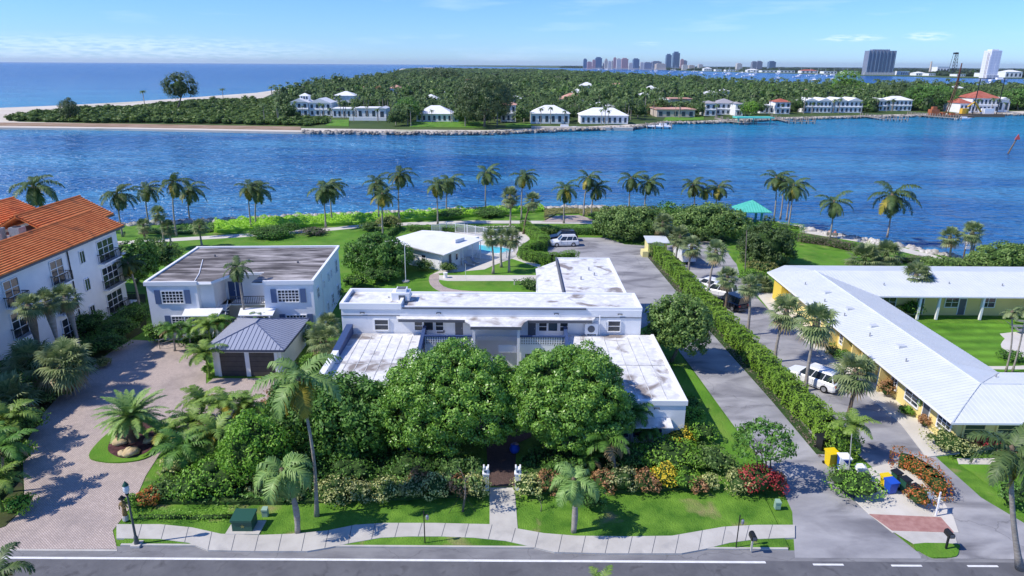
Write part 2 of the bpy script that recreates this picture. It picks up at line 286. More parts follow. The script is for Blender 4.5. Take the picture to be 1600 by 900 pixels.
class MB:
    def __init__(s): s.v = []; s.f = []; s.m = []
    def add(s, vs, fs, m=0):
        o = len(s.v); s.v += [tuple(v) for v in vs]; s.f += [tuple(i+o for i in f) for f in fs]; s.m += [m]*len(fs); return s
    def box(s, x0, y0, z0, x1, y1, z1, m=0):
        x0, x1 = sorted((x0, x1)); y0, y1 = sorted((y0, y1)); z0, z1 = sorted((z0, z1))
        return s.add([(x0, y0, z0), (x1, y0, z0), (x1, y1, z0), (x0, y1, z0), (x0, y0, z1), (x1, y0, z1), (x1, y1, z1), (x0, y1, z1)],
                     [(0, 3, 2, 1), (4, 5, 6, 7), (0, 1, 5, 4), (1, 2, 6, 5), (2, 3, 7, 6), (3, 0, 4, 7)], m)
    def prism(s, poly, z0, z1, m=0, zs=None):
        n = len(poly); a = sum(poly[i][0]*poly[(i+1) % n][1]-poly[(i+1) % n][0]*poly[i][1] for i in range(n))
        if a < 0: poly = list(poly)[::-1]
        return s.add([(p[0], p[1], z0) for p in poly]+[(p[0], p[1], z1) for p in poly],
                     [tuple(range(n))[::-1], tuple(range(n, 2*n))]+[(i, (i+1) % n, n+(i+1) % n, n+i) for i in range(n)], m)
    def tube(s, pts, rad, n=8, m=0, cap=True):
        pts = [Vector(p) for p in pts]; k = len(pts)
        if not hasattr(rad, '__len__'): rad = [rad]*k
        o = len(s.v)
        for i, p in enumerate(pts):
            d = (pts[min(i+1, k-1)]-pts[max(i-1, 0)]).normalized()
            a = d.cross(Vector((0, 1, 0)) if abs(d.y) < .9 else Vector((1, 0, 0))).normalized(); b = d.cross(a)
            for j in range(n):
                t = 2*math.pi*j/n; s.v.append(tuple(p+(a*math.cos(t)+b*math.sin(t))*rad[i]))
        for i in range(k-1):
            for j in range(n):
                s.f.append((o+i*n+j, o+(i+1)*n+j, o+(i+1)*n+(j+1) % n, o+i*n+(j+1) % n)); s.m.append(m)
        if cap:
            s.f.append(tuple(o+j for j in range(n))); s.m.append(m); s.f.append(tuple(o+(k-1)*n+j for j in range(n))[::-1]); s.m.append(m)
        return s
    def slab(s, pts, t, m=0):
        """polygon in 3D with thickness t downwards"""
        n = len(pts)
        return s.add([tuple(p) for p in pts]+[(p[0], p[1], p[2]-t) for p in pts], [tuple(range(n)), tuple(range(n, 2*n))[::-1]]+[((i+1) % n, i, n+i, n+(i+1) % n) for i in range(n)], m)
    def pieces(s):
        par = list(range(len(s.v)))
        def fd(i):
            while par[i] != i: par[i] = par[par[i]]; i = par[i]
            return i
        for f in s.f:
            for a in f[1:]: par[fd(a)] = fd(f[0])
        grp = {}
        for k, f in enumerate(s.f): grp.setdefault(fd(f[0]), []).append(k)
        for ks in grp.values():
            q = MB(); mp = {}
            for k in ks:
                for i in s.f[k]:
                    if i not in mp: mp[i] = len(q.v); q.v.append(s.v[i])
                q.f.append(tuple(mp[i] for i in s.f[k])); q.m.append(s.m[k])
            yield q
    def build_each(s, name, mats, parent=None):
        return [q.build(name, mats, parent) for q in s.pieces()]
    def local_each(s, name, mats, parent=None, loc=(0, 0, 0)):
        return [q.local(name, mats, parent, loc) for q in s.pieces()]
    def mesh(s, name, mats, org=None, smooth=False):
        me = bpy.data.meshes.new(name); v = s.v
        if org is not None: v = [(a[0]-org[0], a[1]-org[1], a[2]-org[2]) for a in v]
        me.from_pydata(v, [], s.f)
        for m in (mats if isinstance(mats, (list, tuple)) else [mats]): me.materials.append(m)
        me.polygons.foreach_set('material_index', s.m)
        if smooth: me.polygons.foreach_set('use_smooth', [True]*len(s.f))
        me.update(); return me
    def build(s, name, mats, parent=None, smooth=False, label=None):
        """geometry given in world metres; becomes a child of parent (unrotated) or a top-level object"""
        org = parent_origin(parent) if parent else None
        o = link(name, s.mesh(name, mats, org, smooth), parent)
        if label: o['label'] = label
        return o
    def local(s, name, mats, parent=None, loc=(0, 0, 0), rz=0, smooth=False):
        return link(name, s.mesh(name, mats, None, smooth), parent, loc, rz)
def parent_origin(o):
    p = Vector(o.location)
    while o.parent: o = o.parent; p = p+Vector(o.location)
    return p
def W2(pts, z=0.0): return [at(a, b, z)[:2] for a, b in pts]
def smoothpoly(p, n=4, closed=True):
    out = []; k = len(p)
    for i in range(k if closed else k-1):
        if closed: a, b, c, d = p[(i-1) % k], p[i], p[(i+1) % k], p[(i+2) % k]
        else: a, b, c, d = p[max(i-1, 0)], p[i], p[i+1], p[min(i+2, k-1)]
        for j in range(n):
            t = j/n; out.append(tuple(.5*((2*b[q])+(-a[q]+c[q])*t+(2*a[q]-5*b[q]+4*c[q]-d[q])*t*t+(-a[q]+3*b[q]-3*c[q]+d[q])*t**3) for q in (0, 1)))
    if not closed: out.append(tuple(p[-1][:2]))
    return out
def tri_fan_ok(me): return me
def sheet(name, poly, z, m, depth=.05, kind='structure', label=None, cat=None):
    o = MB().prism(poly, z-depth, z).build(name, m); props(o, label, cat, kind=kind); return o

# ------------------------------------------------------------------ foliage geometry
def rng(seed): return np.random.default_rng(seed)
def unit(a): return a/np.maximum(np.linalg.norm(a, axis=-1, keepdims=True), 1e-9)
def leaves(P, N, size, g, aspect=.5, jitter=.9):
    n = len(P); N = unit(N+g.normal(0, jitter*.5, (n, 3))); t = unit(np.cross(N, g.normal(0, 1, (n, 3)))); b = np.cross(N, t)
    s = (size*g.uniform(.65, 1.3, n))[:, None]; a = t*s*.5; c = b*s*.5*aspect
    V = np.stack([P-a, P+c, P+a+N*s*.08, P-c], 1).reshape(-1, 3); return V, np.arange(4*n).reshape(-1, 4)
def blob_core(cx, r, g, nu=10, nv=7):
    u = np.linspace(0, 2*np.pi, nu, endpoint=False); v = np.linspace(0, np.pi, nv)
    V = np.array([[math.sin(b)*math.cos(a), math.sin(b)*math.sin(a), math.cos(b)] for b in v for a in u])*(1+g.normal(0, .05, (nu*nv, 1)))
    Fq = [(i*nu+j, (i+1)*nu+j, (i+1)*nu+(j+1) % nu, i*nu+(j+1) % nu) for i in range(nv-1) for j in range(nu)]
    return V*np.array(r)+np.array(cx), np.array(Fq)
def crown_blocks(r, nleaf, leaf, nl, seed, lobe=.42, core=.7, zcut=-.55, open_=0.0, aspect=.5):
    """a crown made of many leaf clumps: lobes over an ellipsoid; leaves on lobe shells, some strays"""
    g = rng(seed); r = np.array(r, float); k_ = np.arange(nl)+.5; zz = 1-(1-zcut)*k_/nl; ph_ = k_*2.39996; u = unit(np.stack([np.sqrt(np.maximum(0, 1-zz**2))*np.cos(ph_), np.sqrt(np.maximum(0, 1-zz**2))*np.sin(ph_), zz], 1)+g.normal(0, .55/math.sqrt(nl), (nl, 3)))
    az_a = np.arctan2(u[:, 1], u[:, 0]); wob = 1+.07*np.sin(3*az_a+seed)+.06*np.sin(5*az_a+2*seed)*u[:, 2]+.05*np.sin(4*u[:, 2]+seed); C = u*r*(1-lobe*.72)*(wob*g.uniform(.84, 1.08, len(u)))[:, None]; LR = r*lobe*g.uniform(.7, 1.25, (len(u), 1))
    k = g.integers(0, len(u), nleaf); d = unit(g.normal(0, 1, (nleaf, 3))); d = unit(d+.7*unit(C[k]/r))
    sh = np.where(g.random((nleaf, 1)) < .85, g.uniform(.86, 1.04, (nleaf, 1)), g.uniform(.4, 1.16, (nleaf, 1)))
    P = C[k]+d*LR[k]*sh; P += g.normal(0, leaf*.3, P.shape)
    V, Fq = leaves(P, d, leaf, g, aspect); bl = [(V, Fq, 0)]
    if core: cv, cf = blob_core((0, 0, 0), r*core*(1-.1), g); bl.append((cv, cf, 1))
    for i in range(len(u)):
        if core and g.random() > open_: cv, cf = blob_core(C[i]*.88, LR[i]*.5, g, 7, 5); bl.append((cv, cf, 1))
    return bl
def frond_block(g, L, el, az, droop, n=20, ll=.55, hang=.5, w=.05, roll=0.0, ns=9):
    """pinnate frond: arching rachis with leaflets both sides; returns V,F"""
    t = np.linspace(0, 1, ns); e = el-droop*t**1.3; dx = np.cumsum(np.cos(e))*L/ns; dz = np.cumsum(np.sin(e))*L/ns; dx -= dx[0]; dz -= dz[0]
    ca, sa = math.cos(az), math.sin(az); A = np.stack([dx*ca, dx*sa, dz], 1); side = np.array([-sa, ca, 0.0])
    V, Fq = [], []
    # rachis strip
    wv = (.045*(1-t*.8))[:, None]*side; rv = np.concatenate([A+wv, A-wv]); V.append(rv); Fq.append(np.array([(i, i+1, ns+i+1, ns+i) for i in range(ns-1)]))
    o = 2*ns; tt = np.linspace(.10, .99, n); P = np.stack([np.interp(tt, t, A[:, k]) for k in range(3)], 1)
    T = unit(np.stack([np.gradient(A[:, k]) for k in range(3)], 1)); T = np.stack([np.interp(tt, t, T[:, k]) for k in range(3)], 1); up_ = np.cross(T, side)
    up_ *= np.sign(up_[:, 2:3]+1e-6)
    for sg in (-1, 1):
        ln = ll*np.sin(np.pi*np.clip(tt*.8+.17, 0, 1))**.7*g.uniform(.85, 1.12, n)
        D = unit(sg*side*1.0+T*(.45+.5*tt[:, None])+up_*(.15)+g.normal(0, .10, (n, 3)))
        mid = P+D*(ln*.5)[:, None]; tip = mid+unit(D+np.array([0, 0, -hang*1.6]))*(ln*.5)[:, None]
        ww = T*w*.5
        vv = np.stack([P-ww, P+ww, mid+ww*1.25, mid-ww*1.25, tip], 1).reshape(-1, 3); b = o+5*np.arange(n)
        V.append(vv); Fq.append(np.stack([b, b+1, b+2, b+3], 1)); Fq.append(np.stack([b+3, b+2, b+4, b+4], 1)[:, :4]); o += 5*n
    return np.concatenate(V), np.concatenate(Fq)
def quads_fix(bl):
    """split degenerate quads (repeated last index) into triangles"""
    out = []
    for V, Fq, m in bl:
        Fq = np.asarray(Fq)
        if Fq.shape[1] == 3: out.append((V, Fq, m)); continue
        deg = Fq[:, 2] == Fq[:, 3]
        if deg.any(): out.append((V, Fq[~deg], m)); out.append((np.zeros((0, 3)), Fq[deg][:, :3]-len(V), m))
        else: out.append((V, Fq, m))
    return out
def pinnate_crown(name, mats, seed, n=20, L=3.0, lo=-.5, hi=1.25, droop=1.5, nl=20, ll=.6, hang=.5, wind=0.0, w=.06, oldfrac=.0, coconuts=True):
    g = rng(seed); bl = []
    for i in range(n):
        u = (i+.5)/n; el = hi+(lo-hi)*u**.8+g.normal(0, .08); az = i*2.39996+g.normal(0, .15); Li = L*g.uniform(.85, 1.1)*(.75+.25*math.sin(math.pi*min(1, u+.2)))
        az += wind*math.sin(-az)*.55
        V, Fq = frond_block(g, Li, el, az, droop*g.uniform(.8, 1.15)*(.55+.45*(1-u*.3)), nl, ll, hang, w)
        if wind: V[:, 0] += wind*.05*np.hypot(V[:, 0], V[:, 1])**1.6
        bl.append((V, Fq, 1 if g.random() < oldfrac and u > .6 else 0))
    if coconuts:
        for i in range(7): a = i*.9; cv, cf = blob_core((.22*math.cos(a), .22*math.sin(a), -.2-.1*(i % 2)), (.13, .13, .16), g, 6, 5); bl.append((cv, cf, 2))
    cv, cf = blob_core((0, 0, -.1), (.2, .2, .45), g, 7, 5); bl.append((cv, cf, 2))
    return np_mesh(name, quads_fix(bl), mats)
def fan_crown(name, mats, seed, n=26, pet=.9, bl_=.85, nb=13, lo=-1.25, hi=1.3, dead=.1, w=.05):
    g = rng(seed); out = []
    for i in range(n):
        u = (i+.5)/n; el = hi+(lo-hi)*u+g.normal(0, .1); az = i*2.39996+g.normal(0, .2); d = np.array([math.cos(el)*math.cos(az), math.cos(el)*math.sin(az), math.sin(el)])
        side = np.array([-math.sin(az), math.cos(az), 0]); upv = np.cross(d, side); upv *= 1 if upv[2] > 0 else -1
        p = pet*g.uniform(.75, 1.15); o0 = d*p+np.array([0, 0, -.12*p]); V = [np.stack([side*.02, -side*.02, o0-side*.015, o0+side*.015])]; Fq = [np.array([[0, 1, 2, 3]])]; o = 4
        for k in range(nb):
            a = (k/(nb-1)-.5)*R(230); ln = bl_*g.uniform(.85, 1.1)*(1-.25*abs(a)/2); D = d*math.cos(a)+side*math.sin(a); D = D+upv*.10*math.cos(a*1.3); D /= np.linalg.norm(D)
            q = np.cross(D, upv); q /= np.linalg.norm(q); m1 = o0+D*ln*.5; m2 = m1+(D*.8+np.array([0, 0, -.55]))*ln*.5
            V.append(np.stack([o0-q*w*.3, o0+q*w*.3, m1+q*w, m1-q*w, m2])); Fq.append(np.array([[o, o+1, o+2, o+3], [o+3, o+2, o+4, o+4]])); o += 5
        out.append((np.concatenate(V), np.concatenate(Fq), 1 if (u > 1-dead*1.6 and g.random() < .75) else 0))
    cv, cf = blob_core((0, 0, -.25), (.24, .24, .5), g, 7, 5); out.append((cv, cf, 2))
    return np_mesh(name, quads_fix(out), mats)

C_coco = [pinnate_crown('coconut_crown', [M_coco, M_cocoy, M_trunkd], 10+i, n=17+i % 3, L=3.3, wind=.5+.2*(i % 3), oldfrac=.10, lo=-1.05, droop=1.45, ll=.85, hang=.85, w=.09, nl=26) for i in range(6)]
C_cocoy = pinnate_crown('yellow_coconut_crown', [M_coco, M_cocoy, M_trunkd], 31, n=20, L=3.0, wind=.3, oldfrac=.95, lo=-1.1, droop=1.1, ll=.8, w=.085, nl=24)
C_big = [pinnate_crown('large_coconut_crown', [M_coco if i else M_queen, M_cocoy, M_trunkd], 41+i, n=15-2*i, L=3.4, wind=.1, oldfrac=.8 if not i else .5, lo=-1.0, hi=1.35, droop=1.7, nl=32, ll=.95, hang=1.0, w=.085) for i in range(2)]
C_queen = [pinnate_crown('queen_palm_crown', [M_queen, M_cocoy, M_trunkd], 51+i, n=17, L=2.6, lo=-.7, hi=1.4, droop=2.5, nl=34, ll=.95, hang=1.6, w=.065, oldfrac=.15, wind=.2, coconuts=False) for i in range(2)]
C_areca = [pinnate_crown('areca_crown', [M_fan, M_cocoy, M_core], 61+i, n=17, L=2.0, lo=.15, hi=1.45, droop=1.5, nl=22, ll=.5, hang=.35, w=.06, oldfrac=.25, coconuts=False) for i in range(3)]
C_dark = [pinnate_crown('dark_palm_crown', [M_treed, M_dead, M_core], 65+i, n=17, L=2.0, lo=-.1, hi=1.4, droop=1.6, nl=22, ll=.55, hang=.5, w=.06, oldfrac=.2, coconuts=False) for i in range(3)]
C_sago = pinnate_crown('cycad_crown', [M_sago, M_cocoy, M_trunkd], 71, n=64, L=2.5, lo=-.25, hi=1.45, droop=1.0, nl=34, ll=.32, hang=.15, w=.05, coconuts=False)
C_fox = [pinnate_crown('foxtail_crown', [M_sabal, M_cocoy, M_trunkd], 81+i, n=9, L=1.5, lo=.0, hi=1.3, droop=2.1, nl=26, ll=.42, hang=.5, w=.05, coconuts=False) for i in range(2)]
C_sab = [fan_crown('sabal_crown', [M_sabal, M_dead, M_trunkd], 91+i, n=44, bl_=.95, w=.06, dead=.12) for i in range(4)]
C_sabbig = [fan_crown('shaggy_sabal_crown', [M_sabal, M_dead, M_core], 101+i, n=62, pet=1.1, bl_=1.0, nb=15, lo=-1.3, dead=.18) for i in range(2)]

COUNTER = {}
def palm(kind, bx, by, cx, cy, wpx, label, name=None, dy=0.0, bend=.25, rot=None, tr=None, z0=0.0, group=None, base=None):
    if bx < -20 and by < 70 and base is None: base = (up(cx, cy, by).x, by, 0)
    b = Vector(base) if base else at(bx, by, z0); t = up(cx, cy, b.y+dy); h = t.z-b.z
    lib, wid, nm, cat, tm, r0 = {'coco': (C_coco, 5.6, 'coconut_palm', 'palm tree', M_trunk, .15), 'cocoy': ([C_cocoy], 5.2, 'coconut_palm', 'palm tree', M_trunk, .15), 'big0': ([C_big[0]], 4.6, 'coconut_palm', 'palm tree', M_trunk, .125), 'big1': ([C_big[1]], 5.4, 'coconut_palm', 'palm tree', M_trunk, .17),
        'queen': (C_queen, 3.7, 'queen_palm', 'palm tree', M_trunk, .17), 'areca': (C_areca, 2.9, 'areca_palm', 'palm tree', M_fan, .10), 'dark': (C_dark, 2.9, 'areca_palm', 'palm tree', M_trunk, .10), 'sago': ([C_sago], 4.0, 'date_palm', 'palm tree', M_trunkd, .3), 'fox': (C_fox, 2.4, 'foxtail_palm', 'palm tree', M_trunk, .07),
        'sab': (C_sab, 3.3, 'sabal_palm', 'palm tree', M_trunk, .17), 'shag': (C_sabbig, 3.9, 'sabal_palm', 'palm tree', M_trunkd, .28)}[kind]
    i = COUNTER[kind] = COUNTER.get(kind, -1)+1; s = wpx*mpp(t)/wid*{'coco': 1.22, 'cocoy': 1.15, 'areca': 1.15, 'queen': 1.15, 'sab': 1.22}.get(kind, 1.0)
    root = thing(name or nm, b, label, cat, group or nm.replace('_', ' ')+'s of the neighbourhood')
    mb = MB(); n = 9; d = t-b; rr = tr or r0; pts = []
    for k in range(n):
        u = k/(n-1); q = d*u; q.x += bend*math.sin(math.pi*u)*(-1 if d.x > 0 else 1)*min(1.2, abs(d.x)+.3); pts.append(q)
    rad = [rr*(1.0-.38*(k/(n-1))+(.55 if k == 0 else (.12 if k == 1 else 0))) for k in range(n)]
    if kind == 'queen': rad = [rr*(1.15, 1.0, 1.12, 1.15, 1.0, .8, .6, .5, .45)[k] for k in range(n)]
    if kind == 'sab' and h < 9 and label.find('bulb') >= 0: rad = [rr*(1.1, .9, .85, .85, .9, 1.4, 2.0, 2.2, 1.4)[k] for k in range(n)]
    if h > .3: mb.tube(pts, rad, 9).local('trunk', M_trunkd if (kind == 'sab' and i % 4 == 1) else tm, root, smooth=True)
    link('crown', lib[i % len(lib)], root, d, rot if rot is not None else (i*1.7) % 6.28 if kind not in ('coco',) else random.uniform(-.5, .5), s)
    return root

CM = {}
def shrubmesh(matl, ar, n, leaf, seed, openness=0.0, nl=16):
    k = (matl.name, ar, n, leaf, seed)
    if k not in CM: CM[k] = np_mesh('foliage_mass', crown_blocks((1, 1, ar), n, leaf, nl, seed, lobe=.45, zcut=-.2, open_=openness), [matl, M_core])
    return CM[k]
def shrub(px, py, wpx, h, matl, label, cat='shrub', name='shrub', dens=1.0, leaf=.16, dw=1.0, group=None, z0=.1, lib=None):
    """leafy shrub standing at photo point (px,py); h metres high; dw depth/width"""
    b = at(px, py, z0); w = wpx*mpp(b)/2; g = rng(int(px*7+py)); b.y += w*dw*.8
    n = int(min(11000, max(500, dens*150*(w*w*dw+w*h)*(.16/leaf)**2)))
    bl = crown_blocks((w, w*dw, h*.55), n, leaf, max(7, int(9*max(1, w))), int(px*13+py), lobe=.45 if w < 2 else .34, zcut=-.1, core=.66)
    bl = [(V+np.array([0, 0, h*.46]), Fq, m) for V, Fq, m in bl]
    o = link(name, np_mesh(name, bl, [matl, M_core]), None, b); return props(o, label, cat, group)
def tree(name, base, centre, r, matl, label, nleaf=6000, leaf=.28, nl=34, lobe=.34, trunk=M_bark, tr=.22, cat='tree', group=None, seed=1, limbs=6, core=.7, open_=0.0, zcut=-.6, stems=1, aspect=.5):
    root = thing(name, base, label, cat, group); b = Vector(base); c = Vector(centre)-b; mb = MB(); g = random.Random(seed)
    for s_ in range(stems):
        off = Vector((g.uniform(-.5, .5), g.uniform(-.4, .4), 0))*(0 if stems == 1 else 1.0); f = Vector((c.x, c.y, max(.4, c.z-r[2]*.55)))+off*1.2
        mb.tube([off, off.lerp(f, .5)+Vector((.08, 0, 0)), f], [tr*1.4, tr, tr*.75], 8)
        for i in range(limbs):
            a = 6.283*i/limbs+g.uniform(-.4, .4); e = c+Vector((math.cos(a)*r[0]*.68, math.sin(a)*r[1]*.68, r[2]*g.uniform(-.35, .35)))
            mb.tube([f*.92, f.lerp(e, .5)+Vector((0, 0, r[2]*.12)), e], [tr*.6, tr*.38, tr*.12], 6)
    mb.local('trunk', trunk, root, smooth=True)
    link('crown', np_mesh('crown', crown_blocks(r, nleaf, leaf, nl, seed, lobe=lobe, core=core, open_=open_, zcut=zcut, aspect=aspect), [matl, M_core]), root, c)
    return root
def hedge(pts, w, h, matl, label, dens=60, leaf=.17, name='hedge', cat='hedge', z0=.1, rough=.12, kind=None, wavy=.5, group=None):
    """clipped hedge along a world polyline"""
    P = [Vector((p[0], p[1])) for p in pts]; mb = MB(); g = rng(int(abs(P[0].x*31+P[0].y*17))+len(P)); V, N = [], []
    for i in range(len(P)-1):
        a, b = P[i], P[i+1]; d = (b-a); L = d.length; d.normalize(); n = Vector((-d.y, d.x)); k = int(dens*L*(w+2*h))
        e0 = w*.32/L if i == 0 else 0; e1 = w*.32/L if i == len(P)-2 else 0; u = g.random(k)*(1+e0+e1)-e0; s = g.random(k)*(w+2*h); off = np.where(s < h, -w/2, np.where(s > h+w, w/2, s-h-w/2)); z = np.where(s < h, s, np.where(s > h+w, w+2*h-s, h))
        cor = np.minimum(1, 1); bx = a.x+d.x*L*u; by = a.y+d.y*L*u
        bump = rough*(np.sin(bx*1.9+by*1.3+z*2)+np.sin(bx*.7-by*2.3)*wavy+np.sin(bx*4.1+by*3.7))*.8
        nx = np.where(s < h, -1.0, np.where(s > h+w, 1.0, 0)); nz = np.where((s >= h) & (s <= h+w), 1.0, .15); o2 = off+nx*bump; z2 = np.maximum(.05, z+nz*bump*(z > .5*h)-.12*h*(np.abs(off)/(w/2))**4*(nz == 1))
        V.append(np.stack([bx+n.x*o2, by+n.y*o2, z2+g.normal(0, .04, k)], 1)); N.append(np.stack([n.x*nx, n.y*nx, nz], 1))
        aa = a+d*.1*w*(1 if i == 0 else -1); bb = b-d*.1*w*(1 if i == len(P)-2 else -1); q = n*(w/2-.26)
        mb.prism([aa+q, aa-q, bb-q, bb+q], 0, h-.3, 0)
    for (a, d) in ((P[0], (P[0]-P[1]).normalized()), (P[-1], (P[-1]-P[-2]).normalized())):
        k = int(dens*w*h*1.3); n = Vector((-d.y, d.x)); o1 = g.uniform(-w/2, w/2, k); z1 = g.uniform(.05, h, k); f_ = w*.32+rough*np.sin(o1*5+z1*4); V.append(np.stack([a.x+d.x*f_+n.x*o1, a.y+d.y*f_+n.y*o1, z1], 1)); N.append(np.tile([d.x, d.y, .3], (k, 1)))
    V = np.concatenate(V); N = np.concatenate(N); org = np.array([P[0].x, P[0].y, 0]); lv, lf = leaves(V-org, N, leaf, g)
    cv = np.array(mb.v)-org; me = np_mesh(name, [(lv, lf, 0)]+[(cv, np.array([f for f in mb.f if len(f) == 4]), 1)], [matl, M_core])
    o = link(name, me, None, (P[0].x, P[0].y, z0)); return props(o, label, cat, group, kind)
def rock_mesh(seed, m=None):
    g = rng(seed); V, Fq = blob_core((0, 0, 0), (1, 1, 1), rng(seed), 9, 6); V = V*(1+.22*np.sign(g.normal(0, 1, V.shape))*g.random(V.shape)); return np_mesh('boulder', [(V, Fq, 0)], [m or M_rock])

# ------------------------------------------------------------------ windows, doors
WC = {}
def window(parent, loc, rz, w, h, cols=2, rows=2, frame=M_coping, glass=M_dark, name='window', bar=.05, fr=.09, dep=.08, muntin=True):
    """front faces local -Y; loc is the bottom centre on the wall face, relative to the parent"""
    k = (round(w, 2), round(h, 2), cols, rows, frame.name, glass.name, bar, fr)
    if k not in WC:
        f = MB(); f.box(-w/2-fr, -dep, -fr, -w/2, .02, h+fr).box(w/2, -dep, -fr, w/2+fr, .02, h+fr).box(-w/2, -dep, h, w/2, .02, h+fr).box(-w/2, -dep-.04, -fr, w/2, .02, 0)
        for i in range(1, cols): x = -w/2+w*i/cols; f.box(x-bar/2, -dep+.02, 0, x+bar/2, .015, h)
        for i in range(1, rows): z = h*i/rows; f.box(-w/2, -dep+.025, z-bar/2, w/2, .012, z+bar/2)
        WC[k] = (f.mesh('window_frame', frame), MB().box(-w/2, -.025, 0, w/2, .01, h).mesh('pane', glass))
    o = link(name, WC[k][0], parent, loc, rz); link('pane', WC[k][1], o); return o
def door(parent, loc, rz, w, h, m, name='door', handle=True):
    d = MB().box(-w/2-.07, -.05, 0, -w/2, .02, h+.07, 1).box(w/2, -.05, 0, w/2+.07, .02, h+.07, 1).box(-w/2, -.05, h, w/2, .02, h+.07, 1).box(-w/2, -.03, 0, w/2, .01, h, 0)
    o = link(name, d.mesh(name, [m, M_coping]), parent, loc, rz)
    if handle: MB().box(w/2-.14, -.09, h*.47, w/2-.08, -.03, h*.47+.12).local('handle', M_steel, o)
    return o

# ================================================================== THE SETTING
WZ = -1.5
sea = MB().add([(-40000, -400, WZ), (40000, -400, WZ), (40000, 42000, WZ), (-40000, 42000, WZ)], [(0, 1, 2, 3)]).build('sea', M_water); props(sea, kind='structure')
near_shore = [(-400, 150), (-110, 132)]+[tuple(v) for v in W2([(60, 350), (200, 352), (330, 346), (440, 340), (600, 334), (780, 326), (900, 325), (1000, 326), (1130, 337), (1200, 349), (1250, 357), (1330, 372), (1400, 384), (1450, 394), (1510, 406)])]+[(84, 92), (120, 84), (400, 60)]
o = sheet('ground', near_shore+[(400, -70), (-400, -70)], 0.0, M_grass2, 3.0)
# road, verge
sheet('road', [(-200, 18), (200, 18), (200, 33.6), (-200, 33.6)], 0.012, M_road)
sheet('road_shoulder', [(-200, 33.6), (200, 33.6), (200, 34.55), (-200, 34.55)], 0.014, M_shoulder)
mk = MB().box(-200, 33.40, .012, 15.15, 33.58, .020)
mk.box(17.9, 33.25, .012, 19.7, 33.40, .020).box(22.5, 33.2, .012, 24.3, 33.35, .020).box(27.0, 33.2, .012, 28.8, 33.35, .020).box(31.6, 33.2, .012, 33.4, 33.35, .020).box(36.2, 33.2, .012, 38, 33.35, .020)
props(mk.build('road_marking', M_paint), kind='structure')
# raised block between the paver drive and the asphalt drive
lawn_front = [at(187, 815), at(181, 857)]
lx = at(183, 857)[0]
sheet('front_verge', [(lx, 34.7), (17.0, 34.7), (17.3, 40), (16.9, 46), (17.2, 52), (17.2, 60), (14.5, 64), (-18, 66), (-20.5, 58), (-21.0, 54), (-24, 49), (-24, 42), (lx+.4, 38)], .10, M_grass2, .1)
sheet('side_lawn', [(13.4, 42.5)]+[tuple(p) for p in W2([(1212, 750), (1163, 690), (1126, 640), (1090, 590), (1060, 550), (1034, 512)], .1)]+[(13.6, 66), (13.4, 58)], .112, M_grass, .02)
SW_U = [(182, 819), (250, 819), (300, 824), (345, 834), (400, 836), (455, 834), (510, 829), (555, 820), (600, 817), (680, 817), (765, 819), (810, 826), (850, 833), (900, 837), (980, 838), (1050, 837), (1090, 830), (1130, 823), (1180, 820), (1242, 820)]
SW_L = [(1242, 840), (1185, 842), (1140, 848), (1100, 858), (1065, 864.5), (950, 864.5), (866, 862.5), (830, 854), (790, 845), (740, 840), (690, 838), (640, 838), (595, 840), (550, 848), (510, 856), (480, 861), (400, 861), (325, 859.5), (295, 848), (250, 842), (182, 841)]
sheet('sidewalk', W2(SW_U+SW_L, .12), .125, M_conc, .12)
jm = MB()
for i in range(1, 30):
    px = 182+i*36.5
    if px > 1235: break
    def yi(T, x):
        T = sorted(T)
        for (a, b), (c, d) in zip(T, T[1:]):
            if a <= x <= c: return b+(d-b)*(x-a)/(c-a)
        return T[-1][1]
    a = at(px+3, yi(SW_U, px+3), .12); b = at(px-3, yi(SW_L, px-3), .12); jm.add([(a.x-.02, a.y, .129), (a.x+.02, a.y, .129), (b.x+.02, b.y, .129), (b.x-.02, b.y, .129)], [(0, 3, 2, 1)])
props(jm.build('sidewalk_joint', M_greytrim), kind='structure')
sheet('curb', [(lx+.1, 34.56), (16.9, 34.56), (16.9, 34.70), (lx+.1, 34.70)], .11, M_conc, .11)
sheet('entrance_path', W2([(765, 762), (804, 762), (809, 827), (765, 821)], .12), .128, M_conc, .1)
sheet('brick_path', [(-1.55, 40.9), (.3, 40.9), (.4, 46.5), (1.6, 47.5), (1.6, 60), (-6.5, 60), (-6.5, 48.5), (-1.9, 46.3)], .118, M_brickpath, .02)
# paver drive
PD = [(-40, 858), (-40, 832), (10, 820), (30, 800), (38, 770), (36, 720), (42, 690), (60, 655), (95, 615), (135, 580), (170, 552), (205, 531), (245, 533), (322, 540), (322, 600)]
pdw = W2(PD, .02)+[(-27.8, 57.9), (-20.5, 57.9), (-20.9, 54.5), (-23.6, 49.0), (-26.5, 45.5), (-26.0, 42.0), (-25.2, 39), (-25.0, 36), at(183, 858)[:2]]
sheet('paver_driveway', [tuple(p[:2]) for p in pdw], .03, M_paver, .02)
sheet('concrete_edge', W2([(-40, 857.2), (183, 858.5), (183, 861), (-40, 860)], .03), .035, M_conc, .02)
bedl = smoothpoly([(-60, 36), (-33, 36.4), (-31.6, 38.4), (-31.2, 40.5), (-31.9, 43.5), (-33.4, 47), (-34.3, 50), (-36.4, 55), (-38.5, 60), (-39.6, 66), (-43, 72), (-46.3, 72), (-47, 40), (-60, 40)], 3)
sheet('garden_bed', [(-70, 35)]+[tuple(p) for p in W2([(-42, 838), (8, 822), (28, 802), (36, 770), (34, 720), (40, 690), (58, 655), (93, 615), (133, 580), (168, 551), (203, 530)], .06)]+[(-40.2, 70), (-46.5, 82), (-70, 82)], .06, M_soil, .06)
